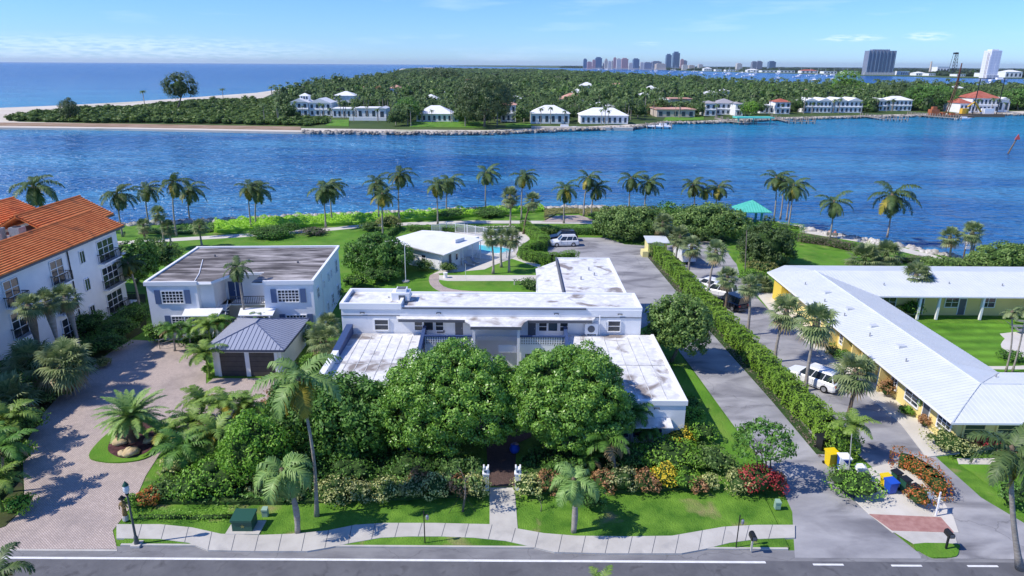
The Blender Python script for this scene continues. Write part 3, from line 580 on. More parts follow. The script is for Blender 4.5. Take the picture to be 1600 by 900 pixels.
isl = smoothpoly(W2([(139, 712), (150, 720), (185, 723), (225, 717), (250, 700), (262, 675), (240, 655), (205, 655), (172, 675), (150, 695)], .08), 4)
sheet('driveway_island', isl, .13, M_grass, .12)
sheet('mulch_bed', smoothpoly(W2([(170, 706), (190, 716), (215, 713), (236, 702), (246, 680), (236, 662), (205, 660), (180, 676), (171, 692)], .1), 4), .14, M_mulch, .03)
# asphalt drives
drive1 = [(17.05, 33.9)]+[tuple(v) for v in W2([(1240, 840), (1238, 800), (1215, 748), (1165, 690), (1128, 640), (1092, 590), (1062, 550), (1030, 500)])]+[(13.2, 70), (12.4, 78), (11.2, 80.5), (10.0, 84), (8.6, 90), (9, 94), (11, 97), (6.2, 99.8), (5.6, 104), (5.8, 111), (7, 113.5), (16, 113.5), (18.5, 109), (23.5, 108), (23.8, 98), (24.3, 80), (25.0, 62), (25.6, 52), (26.0, 45.6), (24.4, 43.2)]+[tuple(v) for v in W2([(1345, 790), (1380, 820), (1440, 868)])]+[(24.6, 33.9)]
sheet('asphalt_driveway', [p[:2] for p in drive1], .022, M_asph, .02)
drive2 = [(26.2, 33.9), (26.6, 35.2), (27.6, 38.6), (27.2, 41.2), (26.6, 43.5), (26.0, 48), (25.3, 60), (24.9, 75), (24.6, 90), (24.3, 108), (33.5, 112), (34.5, 108), (33.5, 100), (33.0, 92), (32.0, 88), (31.2, 84), (31.0, 76), (31.7, 66), (32.0, 56), (32.2, 50), (32.1, 44.5), (32.2, 40), (33.5, 36.5), (35.5, 33.9)]
sheet('parking_driveway', drive2, .028, M_asph, .02)
# island with bins between both drives
sheet('pavement_island', W2([(1335, 781), (1357, 802), (1395, 832), (1498, 832), (1490, 808), (1478, 790), (1465, 770), (1440, 740), (1395, 722), (1345, 735)], .06), .07, M_concp, .06)
sheet('red_brick_strip', W2([(1358, 803), (1470, 808), (1491, 832), (1394, 829)], .08), .082, M_redbrick, .02)
sheet('island_pavement', W2([(1395, 830), (1491, 832.5), (1496, 850), (1428, 850)], .08), .086, M_conc, .03)
sheet('island_verge', smoothpoly(W2([(1428, 850), (1494, 850), (1498, 858), (1494, 869), (1470, 871), (1452, 869)], .08), 3), .10, M_grass, .1)
sheet('yellow_house_bed', [(31.3, 45), (34.2, 45.6), (34.2, 84), (31.6, 84), (31.0, 76), (31.6, 66), (31.9, 56), (32.1, 50)], .10, M_concp, .1)
sheet('corner_lawn', W2([(1490, 720), (1560, 722), (1620, 730), (1640, 820), (1600, 810), (1560, 770), (1520, 738)], .05), .06, M_grass, .05)
sheet('house_path', W2([(1495, 716), (1640, 716), (1640, 727), (1498, 725)], .07), .075, M_concp, .03)
# park side: lawns and path
sheet('garden_lawn', W2([(190, 372), (330, 367), (560, 358), (640, 366), (700, 400), (845, 405), (850, 470), (560, 480), (500, 470), (200, 470)], .03), .04, M_grass, .04)
pp = [(170, 381), (300, 373), (420, 366), (520, 358), (560, 354), (640, 350), (740, 347), (860, 347.5), (945, 348), (1010, 350), (1150, 352), (1230, 357), (1290, 367), (1350, 377), (1400, 388), (1450, 400), (1500, 414), (1560, 436)]
pw = [Vector(at(x, y)) for x, y in pp]; lft, rgt = [], []
for i, p in enumerate(pw):
    d = (pw[min(i+1, len(pw)-1)]-pw[max(i-1, 0)]).normalized(); n = Vector((-d.y, d.x, 0)); lft.append(tuple((p+n*1.2)[:2])); rgt.append(tuple((p-n*1.2)[:2]))
sheet('waterfront_path', lft+rgt[::-1], .05, M_concp, .04)
sheet('path_plaza', W2([(845, 347), (868, 337), (905, 336), (940, 347)], .05), .058, M_paver, .03)
sheet('pool_path', smoothpoly(W2([(672, 430), (686, 428), (686, 440), (700, 450), (740, 455), (842, 457), (842, 462), (730, 461), (690, 456), (672, 444)], .05), 3), .052, M_paver, .03)
sheet('garden_path', W2([(686, 430), (842, 430), (842, 439), (700, 439), (686, 437)], .05), .062, M_concp, .03)
sheet('pool_deck', W2([(676, 428), (692, 420), (710, 408), (700, 380), (700, 356), (800, 352), (822, 362), (828, 374), (812, 385), (806, 398), (818, 404), (845, 414), (842, 418), (800, 404), (770, 415), (757, 421)], .06), .066, M_concp, .05)
sheet('courtyard_lawn', [(42.6, 54.2), (75, 54.2), (75, 73.4), (42.6, 73.4)], .05, M_mow, .05)
sheet('courtyard_deck', smoothpoly([(53.5, 68.8), (51.5, 66.4), (51.8, 64), (54, 62.2), (58, 61.4), (75, 61), (75, 71.5), (56, 70.8)], 3), .07, M_concp, .03)
sheet('courtyard_path', smoothpoly([(42.4, 61.2), (46, 60.9), (50, 60.9), (55, 61.6), (55, 62.5), (50, 61.7), (46, 61.6), (42.4, 62)], 3), .075, M_concp, .02)
sheet('park_lawn', W2([(1228, 382), (1300, 392), (1400, 404), (1450, 425), (1300, 424), (1225, 422), (1180, 400)], .03), .04, M_grass, .04)
sheet('park_verge', W2([(1155, 385), (1165, 385), (1168, 430), (1156, 430), (1150, 410)], .03), .05, M_grass, .04)

# far bank: island, beach, bay shore
isl_near = [(-700, 340), (-420, 336)]+[tuple(v) for v in W2([(0, 197), (200, 199), (470, 204), (640, 206), (760, 206), (900, 200), (985, 198), (1008, 195), (1040, 190), (1120, 189), (1200, 185), (1300, 182), (1420, 179.5), (1600, 177)])]+[(520, 480), (900, 620)]
isl_far = [(1400, 800), (1000, 850)]+[tuple(at(x, y)[:2]) for x, y in [(1600, 140), (1500, 138), (1300, 135.5), (1200, 134), (1120, 129), (1000, 118.5), (900, 112), (830, 107.5), (660, 105.5), (628, 107), (606, 116), (570, 123), (510, 131), (450, 137), (400, 144), (300, 151), (200, 158), (100, 163), (0, 167)]]+[(-420, 440), (-700, 380)]
sheet('island_terrain', isl_near+isl_far, -.6, M_sand, 3)
sheet('island_wood_floor', W2([(400, 158), (440, 140), (520, 133), (580, 124), (612, 116), (640, 107), (830, 108), (900, 112.4), (1000, 119), (1120, 129.6), (1200, 134.5), (1300, 136), (1500, 138.5), (1600, 140.5), (1640, 172), (1420, 178), (1300, 181), (1200, 183.5), (1120, 187), (1008, 193), (900, 198), (760, 203), (640, 202), (470, 200), (400, 198), (30, 190), (20, 184), (200, 176), (300, 166)], -.5), -.5, M_isl, .3)
sheet('brown_beach', W2([(-40, 192.5), (0, 192), (200, 194), (470, 198.5), (470, 203.5), (200, 199), (0, 196.5), (-40, 196)], -.6), -.4, M_brownsand, 1)
main = W2([(700, 103.2), (905, 106.6), (1000, 108.2), (1100, 111.0), (1180, 113.2), (1250, 114.8), (1330, 117.0), (1440, 119.5), (1500, 121.5), (1620, 122.5)])+[(2400, 1500), (9000, 2500), (30000, 30000), (4000, 30000), (-1500, 22000)]
sheet('mainland', [tuple(p[:2]) for p in main], -.4, M_isl, 3)

# ================================================================== BUILDINGS
MATL = [M_white, M_coping, M_roofw, M_navy, M_greytrim]
def parapet_roof(name, parent, x0, y0, x1, y1, z, mroof, mcap, ph=.28, pw=.28, inner=None, sides='NSEW'):
    r = MB().box(x0+pw*.5, y0+pw*.5, z-.25, x1-pw*.5, y1-pw*.5, z).build(name, mroof, parent)
    p = MB()
    if 'S' in sides: p.box(x0, y0, z-.25, x1, y0+pw, z+ph)
    if 'N' in sides: p.box(x0, y1-pw, z-.25, x1, y1, z+ph)
    if 'W' in sides: p.box(x0, y0+pw, z-.25, x0+pw, y1-pw, z+ph)
    if 'E' in sides: p.box(x1-pw, y0+pw, z-.25, x1, y1-pw, z+ph)
    p.build('parapet', mcap, parent); return r
def bracket(parent, x, y, z):
    MB().box(x-.22, y-.05, z-.02, x+.22, y, z+.05).box(x-.22, y-.09, z-.08, x-.15, y, z-.02).box(x+.15, y-.09, z-.08, x+.22, y, z-.02).build('roof_scupper', M_greytrim, parent)

# ---- central white house
hx = thing('flat_roofed_house', (-1.5, 60, .1), 'long white two storey flat roofed house with two low wings behind the twin round trees', 'house'); hb = Vector(hx.location)
def hl(x, y, z): return (x-hb.x, y-hb.y, z-hb.z)
MB().box(-16.1, 60.5, 0, 12.25, 64.9, 6.05).build('main_wall', M_white, hx)
MB().box(-15.45, 46.9, 0, -8.2, 60.5, 3.4).build('west_wing_wall', M_white, hx)
MB().box(5.05, 46.8, 0, 13.35, 60.5, 3.4).build('east_wing_wall', M_white, hx)
MB().box(5.2, 64.9, 0, 11.5, 78.2, 5.9).build('rear_wing_wall', M_white, hx)
parapet_roof('roof', hx, -16.2, 60.4, -10.4, 65.0, 6.3, M_roofw, M_coping, .32, .3)
parapet_roof('roof', hx, -10.4, 60.55, 12.3, 65.0, 6.15, M_roofw, M_coping, .16, .22, sides='NSE')
MB().box(-10.3, 60.36, 6.14, 7.0, 60.52, 6.24).build_each('coping_strip', M_greytrim, hx)
MB().box(-16.14, 60.44, 5.36, 7.6-18.2, 60.5, 5.43).box(7.6, 60.44, 5.3, 12.3, 60.5, 5.37).build_each('string_course', M_greytrim, hx)
parapet_roof('roof', hx, 5.3, 65.0, 11.55, 78.3, 6.1, M_roofw, M_coping, .14, .24, sides='NE')
MB().box(5.12, 65.2, 5.9, 5.3, 78.3, 6.3).build('roof_curb', M_greytrim, hx)
pc = MB().slab([(2.7, 65.2, 5.75), (5.1, 65.2, 6.0), (5.1, 77.5, 6.0), (2.7, 75.2, 5.75)], .16)
pc.build('porch_roof', M_roofw, hx)
pm = MB()
for y in (65.6, 68.0, 70.4, 72.8, 75.0): pm.box(2.78, y-.08, 0, 2.94, y+.08, 5.6)
pm.box(2.8, 65.3, 3.0, 5.2, 75.2, 3.12).box(2.78, 65.3, 3.9, 2.84, 75.2, 3.97); pm.build('porch_frame', M_coping, hx)
# wings
for (x0, x1, y0, cap) in ((-15.55, -8.1, 46.8, 'W'), (4.95, 13.45, 46.7, 'E')):
    parapet_roof('wing_roof', hx, x0, y0, x1, 60.5, 3.62, M_roofw, M_coping, .14, .25, sides='SEW')
MB().box(-15.62, 46.75, 3.42, -15.1, 60.45, 4.18).build('side_coping', M_coping, hx)
MB().add([(-15.66, 55, 4.2), (-15.05, 55, 4.2), (-15.05, 60.4, 4.55), (-15.66, 60.4, 4.55), (-15.66, 55, 3.6), (-15.05, 55, 3.6), (-15.05, 60.4, 3.6), (-15.66, 60.4, 3.6)], [(0, 1, 2, 3), (4, 7, 6, 5), (0, 4, 5, 1), (1, 5, 6, 2), (2, 6, 7, 3), (3, 7, 4, 0)]).build('navy_coping', M_navy, hx)
for x, s in ((-8.25, 1), (5.05, -1)):
    MB().add([(x-.16, 56, 3.8), (x+.16, 56, 3.8), (x+.16, 60.3, 4.5), (x-.16, 60.3, 4.5), (x-.16, 56, 3.3), (x+.16, 56, 3.3), (x+.16, 60.3, 3.3), (x-.16, 60.3, 3.3)], [(0, 1, 2, 3), (4, 7, 6, 5), (0, 4, 5, 1), (1, 5, 6, 2), (2, 6, 7, 3), (3, 7, 4, 0)]).build('navy_coping', M_navy, hx)
# roof seams on wings
sm = MB()
for x0, x1 in ((-15.1, -8.4), (5.3, 13.1)):
    for i in range(1, 7):
        x = x0+(x1-x0)*i/7; sm.box(x-.03, 47.1, 3.62, x+.03, 59.8, 3.645)
    sm.box(x0, 53.4, 3.62, x1, 53.5, 3.66)
sm.build('roof_seam', mat('roof_seam', (.62, .62, .61), (.3, .3, .3), scale=1.5, contrast=(.4, .7)), hx)
# eyebrow canopies
MB().prism(smoothpoly([(-10.9, 60.44), (-10.7, 59.7), (-4.4, 59.6), (-3.9, 58.9), (-3.7, 57.9), (.85, 57.9), (1.1, 58.9), (1.5, 59.6), (7.6, 59.7), (7.9, 60.44)], 1), 5.18, 5.36).build('eyebrow_canopy', M_roofw, hx)
MB().prism([(-3.75, 57.85), (.9, 57.85), (.9, 57.95), (-3.75, 57.95)], 5.08, 5.34).prism([(-10.6, 59.63), (-4.4, 59.53), (-4.4, 59.6), (-10.6, 59.69)], 5.08, 5.34).prism([(1.5, 59.53), (7.5, 59.63), (7.5, 59.69), (1.5, 59.6)], 5.08, 5.34).build_each('canopy_fascia', M_greytrim, hx)
# terraces beside the entrance
for x0, x1 in ((-8.05, -3.7), (.75, 4.85)):
    MB().box(x0, 58.4, 2.5, x1, 60.48, 3.35).box(x0, 58.4, 0, x0+.5, 58.6, 2.5).box(x1-.5, 58.4, 0, x1, 58.6, 2.5).build('terrace', M_white, hx)
    b = MB(); b.box(x0, 58.46, 3.37, x1, 58.50, 4.12)
    b.build('terrace_screen_panel', mat('screen_panel', (.42, .41, .39), rough=.9), hx)
    b = MB(); n = int((x1-x0)/.22)
    for i in range(n): b.box(x0+.05+i*.22, 58.38, 3.38, x0+.13+i*.22, 58.45, 4.12)
    for z in (3.37, 3.6, 3.85): b.box(x0, 58.4, z, x1, 58.455, z+.05)
    b.build('terrace_screen', M_coping, hx)
    MB().box(x0-.05, 58.33, 4.14, x1+.05, 58.56, 4.26).build('terrace_rail', M_navy, hx)
    window(hx, hl((x0+x1)/2-.9, 60.47, .9), 0, 1.2, 1.4, 2, 2, M_coping); window(hx, hl((x0+x1)/2+.9, 60.47, .9), 0, 1.2, 1.4, 2, 2, M_coping)
MB().box(-3.6, 58.05, 0, -3.35, 58.3, 5.16).box(.5, 58.05, 0, .75, 58.3, 5.16).build_each('entrance_post', M_coping, hx)
MB().box(-3.3, 60.2, 3.0, .5, 60.46, 3.4).box(-1.2, 58.4, 2.6, .5, 58.5, 3.3).build_each('entrance_beam', M_coping, hx)
for x, w in ((-12.35, 1.25), (9.7, 1.1)): window(hx, hl(x, 60.47, 3.98), 0, w, 1.0, 1, 2, M_coping)
for x in (-5.6-2.3, 3.5+.4):
    window(hx, hl(x, 60.47, 3.98), 0, .85, .85, 1, 1, M_coping, M_glass if x > 0 else M_dark); window(hx, hl(x-.95, 60.47, 3.98), 0, .7, .85, 1, 2, M_coping); window(hx, hl(x+1.05, 60.47, 3.98), 0, .7, .85, 1, 2, M_coping)
for x in (-5.0, 1.9): door(hx, hl(x, 60.47, 3.36), 0, .75, 1.65, M_greytrim)
for x in (-14.1, -6.9, 4.2, 10.2): bracket(hx, x, 60.44 if x < -12 or x > 8 else 60.5, 5.7)
bracket(hx, 11.1, 46.7, 3.15)
# front windows and awning of the east wing
MB().slab([(8.6, 46.75, 2.3), (8.6, 45.55, 2.12), (12.2, 45.55, 2.12), (12.2, 46.75, 2.3)], .08).build('awning', M_roofw, hx)
window(hx, hl(11.1, 46.78, .75), 0, .9, 1.05, 2, 3, M_navy); window(hx, hl(10.0, 46.78, .75), 0, .9, 1.05, 2, 3, M_navy); window(hx, hl(8.3, 46.78, .75), 0, 1.3, 1.05, 3, 3, M_navy); window(hx, hl(6.6, 46.78, .75), 0, 1.3, 1.05, 3, 3, M_navy)
for y in (50, 55, 59): window(hx, hl(13.38, y, 1), R(90), 1.0, 1.1, 2, 2, M_coping)
for x in (-13.5, -11.5, -9.5): window(hx, hl(x, 46.87, .8), 0, 1.2, 1.1, 2, 2, M_coping)
# chimney block with hatch, wall unit
MB().box(-11.6, 62.2, 6.3, -9.9, 63.6, 7.05).box(-11.2, 62.4, 7.05, -10.2, 63.4, 7.35).build('roof_housing', M_white, hx)
MB().box(-10.9, 62.15, 6.35, -10.3, 62.2, 6.85).box(-11.1, 62.5, 7.352, -10.3, 63.3, 7.38).build('roof_grille', M_greytrim, hx)
ac = MB().box(6.9, 60.0, 3.85, 8.15, 60.44, 4.85).build('wall_air_conditioner', M_coping, hx)
MB().tube([(7.5, 59.99, 4.35), (7.5, 59.96, 4.35)], .34, 16).build('fan_grille', M_greytrim, ac)
MB().tube([(8.3, 60.2, 3.7), (8.3, 60.3, 5.6)], .05, 6).box(7.0, 60.05, 3.65, 7.1, 60.4, 3.85).box(8.0, 60.05, 3.65, 8.1, 60.4, 3.85).build_each('bracket', M_coping, ac)
MB().box(-7.1, 60.38, 3.7, -6.4, 60.46, 4.0).build('window_air_conditioner', M_greytrim, hx)
vm = MB()
for x, y in ((8.6, 73.5), (9.0, 71.5), (7.4, 70), (-12, 63), (8.8, 50.3)): vm.tube([(x, y, 3.6 if y < 60 else 6.1), (x, y, 4.0 if y < 60 else 6.45)], .09, 6)
vm.build_each('roof_vent', M_steel, hx)

# ---- white house with shutters
th = R(3.0); h2 = thing('shuttered_house', (-37.8, 67.0, 0), 'white two storey house with blue shutters and a blackened flat roof', 'house', rz=th)
def lb(mb, name, m, sm=False): return mb.local_each(name, m, h2) if name in ('awning_post', 'roof_vent', 'parapet', 'gallery_floor', 'stair_wall', 'roof_fascia', 'wall', 'stair_handrail') else mb.local(name, m, h2, smooth=sm)
lb(MB().box(0, 0, 0, 5.1, 14, 6.25).box(5.1, .7, 0, 6.5, 14, 6.25).box(11.9, 0, 0, 17, 14, 6.25).box(6.5, 4.0, 0, 11.9, 14, 6.25), 'wall', M_white)
lb(MB().prism([(-.1, -.1), (5.2, -.1), (5.2, 0.0), (6.6, 0.0), (8.0, 3.2), (11.0, 3.2), (10.8, -.1), (17.1, -.1), (17.1, 14.1), (-.1, 14.1)], 6.27, 6.40), 'roof', M_roofg)
lb(MB().box(-.16, -.16, 6.1, 5.2, .08, 6.52).box(11.9, -.16, 6.1, 17.16, .08, 6.52).box(-.16, .08, 6.2, .12, 14.1, 6.55).box(16.88, .08, 6.2, 17.16, 14.1, 6.55).box(-.16, 13.9, 6.2, 17.16, 14.18, 6.6).box(7.9, 3.1, 6.2, 11.1, 3.25, 6.46), 'parapet', M_coping)
lb(MB().add([(5.2, -.12, 6.2), (6.7, -.12, 6.2), (8.1, 3.1, 6.2), (8.1, 3.25, 6.46), (6.6, .0, 6.46), (5.2, .0, 6.46)], [(0, 1, 4, 5), (1, 2, 3, 4)]).box(10.75, -.16, 6.1, 11.9, .0, 6.3), 'roof_fascia', M_coping)
lb(MB().tube([(4.9, .1, 6.44), (4.3, 3, 6.44), (2.6, 8.6, 6.44)], .05, 5), 'roof_cable', M_coping)
for x in (2.55, 14.4):
    wd = window(h2, (x, -.02, 4.2), 0, 2.1, 1.25, 6, 4, M_coping, name='casement_window', bar=.06)
    for s in (-1, 1): MB().box(-.28, -.1, -.1, .28, -.02, 1.4).local('shutter', M_shutter, h2, (x+s*1.52, 0, 4.2))
    window(h2, (x+.6, -.02, 1.55), 0, 2.0, 1.1, 6, 4, M_coping, name='casement_window', bar=.06)
    for s in (-1, 1): MB().box(-.28, -.1, -.1, .28, -.02, 1.25).local('shutter', M_shutter, h2, (x+.6+s*1.45, 0, 1.55))
for y, z, w, hh in ((1.8, 4.0, .9, 1.1), (4.8, 4.2, .45, .7), (7.3, 4.2, .5, .8), (8.8, 4.2, .5, .8), (11.8, 3.9, .9, 1.4), (1.8, .9, .9, 1.1), (6.0, 1.0, .6, .9), (8.6, 1.0, .9, 1.1), (11.9, .9, .9, 1.2)):
    window(h2, (17.02, y, z), R(90), w, hh, 2, 2, M_coping)
lb(MB().tube([(17.05, 4.0, 6.2), (17.05, 4.0, 0)], .05, 5), 'drainpipe', M_coping)
# recessed stair court: gallery, stair, doors, awnings
lb(MB().box(6.5, 2.4, 3.0, 11.9, 4.0, 3.15).box(6.5, .8, 3.0, 7.4, 4.0, 3.15), 'gallery_floor', M_coping)
rl = MB()
for i in range(23): rl.box(7.5+i*.19, 2.42, 3.15, 7.55+i*.19, 2.46, 3.95)
rl.box(7.4, 2.4, 3.95, 11.9, 2.48, 4.02).box(7.4, 2.4, 3.18, 11.9, 2.48, 3.24); lb(rl, 'gallery_railing', M_greytrim)
for x, z in ((7.2, 3.15), (8.0, 3.15)): door(h2, (x, 3.98, z), 0, .75, 2.1, M_navy)
lb(MB().box(6.52, .75, 0, 6.6, 3.9, 3.0).box(8.3, 3.9, .0, 9.1, 3.97, 2.2), 'stair_wall', M_navy)
st = MB()
for i in range(12): st.box(6.7, 1.0+i*.26-2.6, i*.25, 7.5, 1.3+i*.26-2.6, i*.25+.06)
lb(st, 'stair', M_coping); st = MB(); st.tube([(6.65, -1.6, .9), (6.65, 1.4, 3.9)], .04, 5).tube([(7.55, -1.6, .9), (7.55, 1.4, 3.9)], .04, 5).tube([(11.7, -1.2, .9), (11.3, 2.4, 3.9)], .06, 5); lb(st, 'stair_handrail', M_coping)
for x0, x1 in ((3.6, 7.5), (9.3, 13.0)):
    lb(MB().slab([(x0, 0, 3.55), (x0+.2, -1.5, 3.25), (x1, -1.5, 3.25), (x1, 0, 3.55)], .1), 'awning', M_roofp)
    lb(MB().box(x0+.4, -1.5, 0, x0+.5, -1.4, 3.2).box(x1-.4, -1.5, 0, x1-.3, -1.4, 3.2), 'awning_post', M_coping)
lb(MB().tube([(8, 8, 6.4), (8, 8, 6.6)], .15, 8).tube([(13.8, 7, 6.4), (13.8, 7, 6.6)], .12, 8).tube([(3.5, 10, 6.4), (3.5, 10, 6.65)], .1, 8), 'roof_vent', M_greytrim)

# ---- garage
gr = thing('garage', (-24.5, 58, 0), 'low white garage with two dark doors and a blue grey standing seam hip roof', 'garage')
MB().box(-27.9, 58.5, 0, -21.5, 66.0, 2.78).build('wall', M_white, gr)
MB().box(-27.5, 58.36, 0, -27.2, 58.5, 2.45).box(-24.85, 58.36, 0, -24.45, 58.5, 2.45).box(-22.1, 58.36, 0, -21.8, 58.5, 2.45).box(-27.5, 58.36, 2.45, -21.8, 58.5, 2.7).build_each('door_surround', M_coping, gr)
for x in (-26.02, -23.28):
    d = MB().box(x-1.17, 58.42, 0.02, x+1.17, 58.49, 2.43).build('garage_door', M_brown, gr); q = MB()
    for z in (.5, 1.0, 1.5, 2.0): q.box(x-1.17, 58.405, z, x+1.17, 58.42, z+.02)
    q.build('door_seam', M_black, d)
ex0, ex1, ey0, ey1, ez = -28.5, -21.0, 58.0, 66.3, 2.86; ax, ay0, ay1, az_ = -24.75, 61.6, 62.7, 4.15
A, B_, C_, D = (ex0, ey0, ez), (ex1, ey0, ez), (ex1, ey1, ez), (ex0, ey1, ez); P0, P1 = (ax, ay0, az_), (ax, ay1, az_)
MB().add([A, B_, C_, D, P0, P1, (ex0, ey0, ez-.16), (ex1, ey0, ez-.16), (ex1, ey1, ez-.16), (ex0, ey1, ez-.16)], [(0, 1, 4), (1, 2, 5, 4), (2, 3, 5), (3, 0, 4, 5), (9, 8, 7, 6), (0, 6, 7, 1), (1, 7, 8, 2), (2, 8, 9, 3), (3, 9, 6, 0)]).build('roof', M_metalblue, gr)
sm = MB()
def lerp3(a, b, t): return tuple(a[i]+(b[i]-a[i])*t for i in range(3))
for i in range(1, 18):
    x = ex0+(ex1-ex0)*i/18; t = (x-ex0)/(ax-ex0) if x < ax else (ex1-x)/(ex1-ax); sm.tube([(x, ey0, ez+.02), (x, ey0+(ay0-ey0)*t, ez+(az_-ez)*t+.02)], .022, 4)
for i in range(1, 20):
    y = ey0+(ey1-ey0)*i/20; t = (y-ey0)/(ay0-ey0) if y < ay0 else (1 if y < ay1 else (ey1-y)/(ey1-ay1))
    for X in (ex0, ex1): sm.tube([(X, y, ez+.02), (X+(ax-X)*t, y, ez+(az_-ez)*t+.02)], .022, 4)
for a, b in ((A, P0), (B_, P0), (C_, P1), (D, P1), (P0, P1)): sm.tube([(a[0], a[1], a[2]+.03), (b[0], b[1], b[2]+.03)], .05, 5)
sm.build('roof_seam', mat('seam_metal', (.12, .15, .25), rough=.4), gr)
MB().box(ex0-.05, ey0-.06, ez-.18, ex1+.05, ey0, ez+.02).box(ex1, ey0, ez-.18, ex1+.06, ey1, ez+.02).build_each('gutter', mat('slate_gutter', (.06, .075, .12), rough=.4), gr)

# ---- apartment block with orange tiled roofs
ap = thing('apartment_block', (-46.4, 70, 0), 'three storey white apartment block with orange tiled roofs and iron balconies', 'apartment block'); apb = Vector(ap.location)
def al(x, y, z): return (x-apb.x, y-apb.y, z-apb.z)
MB().box(-52.6, 30, 0, -46.4, 77.9, 9.55).build('wall', M_white, ap)
MB().box(-57, 72, 0, -50.4, 83.4, 9.7).build('rear_wall', M_white, ap)
MB().box(-70, 30, 0, -52.6, 72, 9.5).build('inner_wall', M_white, ap)
def tiled(name, xe, xr, y0, y1, ze, zr, n):
    m = MB()
    for i in range(n):
        t0, t1 = i/n, (i+1)/n; xa, xb = xe+(xr-xe)*t0, xe+(xr-xe)*t1; za, zb = ze+(zr-ze)*t0, ze+(zr-ze)*t1
        m.add([(xa, y0, za+.13), (xa, y1, za+.13), (xb, y1, zb), (xb, y0, zb), (xa, y0, za-.06), (xa, y1, za-.06)], [(0, 3, 2, 1), (4, 0, 1, 5), (5, 1, 2)])
    m.slab([(xe, y0, ze-.06), (xe, y1, ze-.06), (xr, y1, zr-.07), (xr, y0, zr-.07)], .12)
    return m
tiled('r', -45.8, -49.35, 30, 78.7, 9.75, 11.4, 13).build('tiled_roof', M_tile, ap)
tiled('r', -51.2, -49.4, 30, 72.8, 10.7, 11.4, 5).build('tiled_roof', M_tile, ap)
tiled('r', -50.0, -53.85, 72.6, 84.2, 9.95, 12.1, 13).build('tiled_roof', M_tile, ap)
tiled('r', -57.5, -53.9, 72.6, 84.2, 10.1, 12.1, 11).build('tiled_roof', M_tile, ap)
tiled('r', -58.0, -62.0, 60, 84.0, 9.9, 11.9, 13).build('tiled_roof', M_tile, ap)
tiled('r', -66, -62.05, 60, 84.0, 9.9, 11.9, 13).build('tiled_roof', M_tile, ap)
MB().box(-62, 60, 0, -59, 83.4, 9.8).build('far_wall', M_white, ap)
MB().tube([(-49.37, 30, 11.47), (-49.37, 78.75, 11.47)], .12, 6).tube([(-53.87, 72.5, 12.17), (-53.87, 84.3, 12.17)], .12, 6).tube([(-62.02, 60, 11.97), (-62.02, 84.1, 11.97)], .12, 6).build_each('ridge_tiles', M_tile, ap)
MB().box(-45.86, 30, 9.5, -45.72, 78.75, 9.68).box(-50.0, 78.75, 9.7, -49.88, 84.2, 9.85).build_each('gutter', M_greytrim, ap)
MB().box(-57.8, 58, 9.5, -51.2, 72.5, 9.95).box(-51.4, 40, 9.9, -51.2, 72.5, 10.6).build('service_roof', M_roofw, ap)
for x, y, s in ((-52.7, 70.9, 1.0), (-54.4, 70.2, 1.0), (-53.0, 67.8, .9), (-55.0, 68.0, .9), (-56.6, 69.5, .9), (-55.8, 71.6, .8), (-54.5, 65.5, .9)):
    u = MB().box(x-.55*s, y-.55*s, 10.0, x+.55*s, y+.55*s, 10.0+1.3*s).build('roof_air_conditioner', mat('ac_grey', (.22, .23, .24), (.3, .31, .32), scale=4, rough=.7), ap)
    MB().tube([(x, y, 10.0+1.3*s), (x, y, 10.04+1.3*s)], .42*s, 12).build('fan', M_black, u)
def iron_balcony(y0, y1, z, dep=.75):
    b = MB().box(-46.4, y0, z-.14, -46.4+dep, y1, z).build('balcony', M_coping, ap); r = MB()
    n = int((y1-y0)/.16)
    for i in range(n+1): y = y0+(y1-y0)*i/n; r.box(-46.42+dep, y-.014, z, -46.39+dep, y+.014, z+.95)
    for k in range(4): x = -46.4+dep*(k+.5)/4.5; r.box(x, y0, z, x+.025, y0+.025, z+.95).box(x, y1-.025, z, x+.025, y1, z+.95)
    r.box(-46.44+dep, y0, z+.93, -46.38+dep, y1, z+1.0).box(-46.4, y0, z+.93, -46.4+dep, y0+.04, z+1).box(-46.4, y1-.04, z+.93, -46.4+dep, y1, z+1); q = r.build('balcony_railing', M_black, b)
for z in (.3, 3.4, 6.5):
    for yc, w, n in ((75.3, 3.0, 3), (66.6, 1.9, 2), (60.0, 1.9, 2), (52.5, 1.9, 2), (46, 1.9, 2)):
        window(ap, al(-46.37, yc, z), R(90), w, 2.35, n, 3, M_coping, name='french_window', bar=.07); iron_balcony(yc-w/2-.25, yc+w/2+.25, z)
    window(ap, al(-46.37, 70.9, z+.9), R(90), .8, 1.25, 2, 1, M_coping)
    MB().box(-47.5, 77.9, z-.14, -46.0, 79.2, z).build('corner_balcony', M_coping, ap)
    r = MB()
    for i in range(9): r.box(-47.5+i*.18, 79.15, z, -47.47+i*.18, 79.18, z+.95)
    r.box(-47.5, 79.13, z+.93, -46.0, 79.2, z+1).build('balcony_railing', M_black, ap)
MB().tube([(-46.3, 68.6, 9.5), (-46.3, 68.6, 0)], .07, 6).build('drainpipe', M_black, ap)

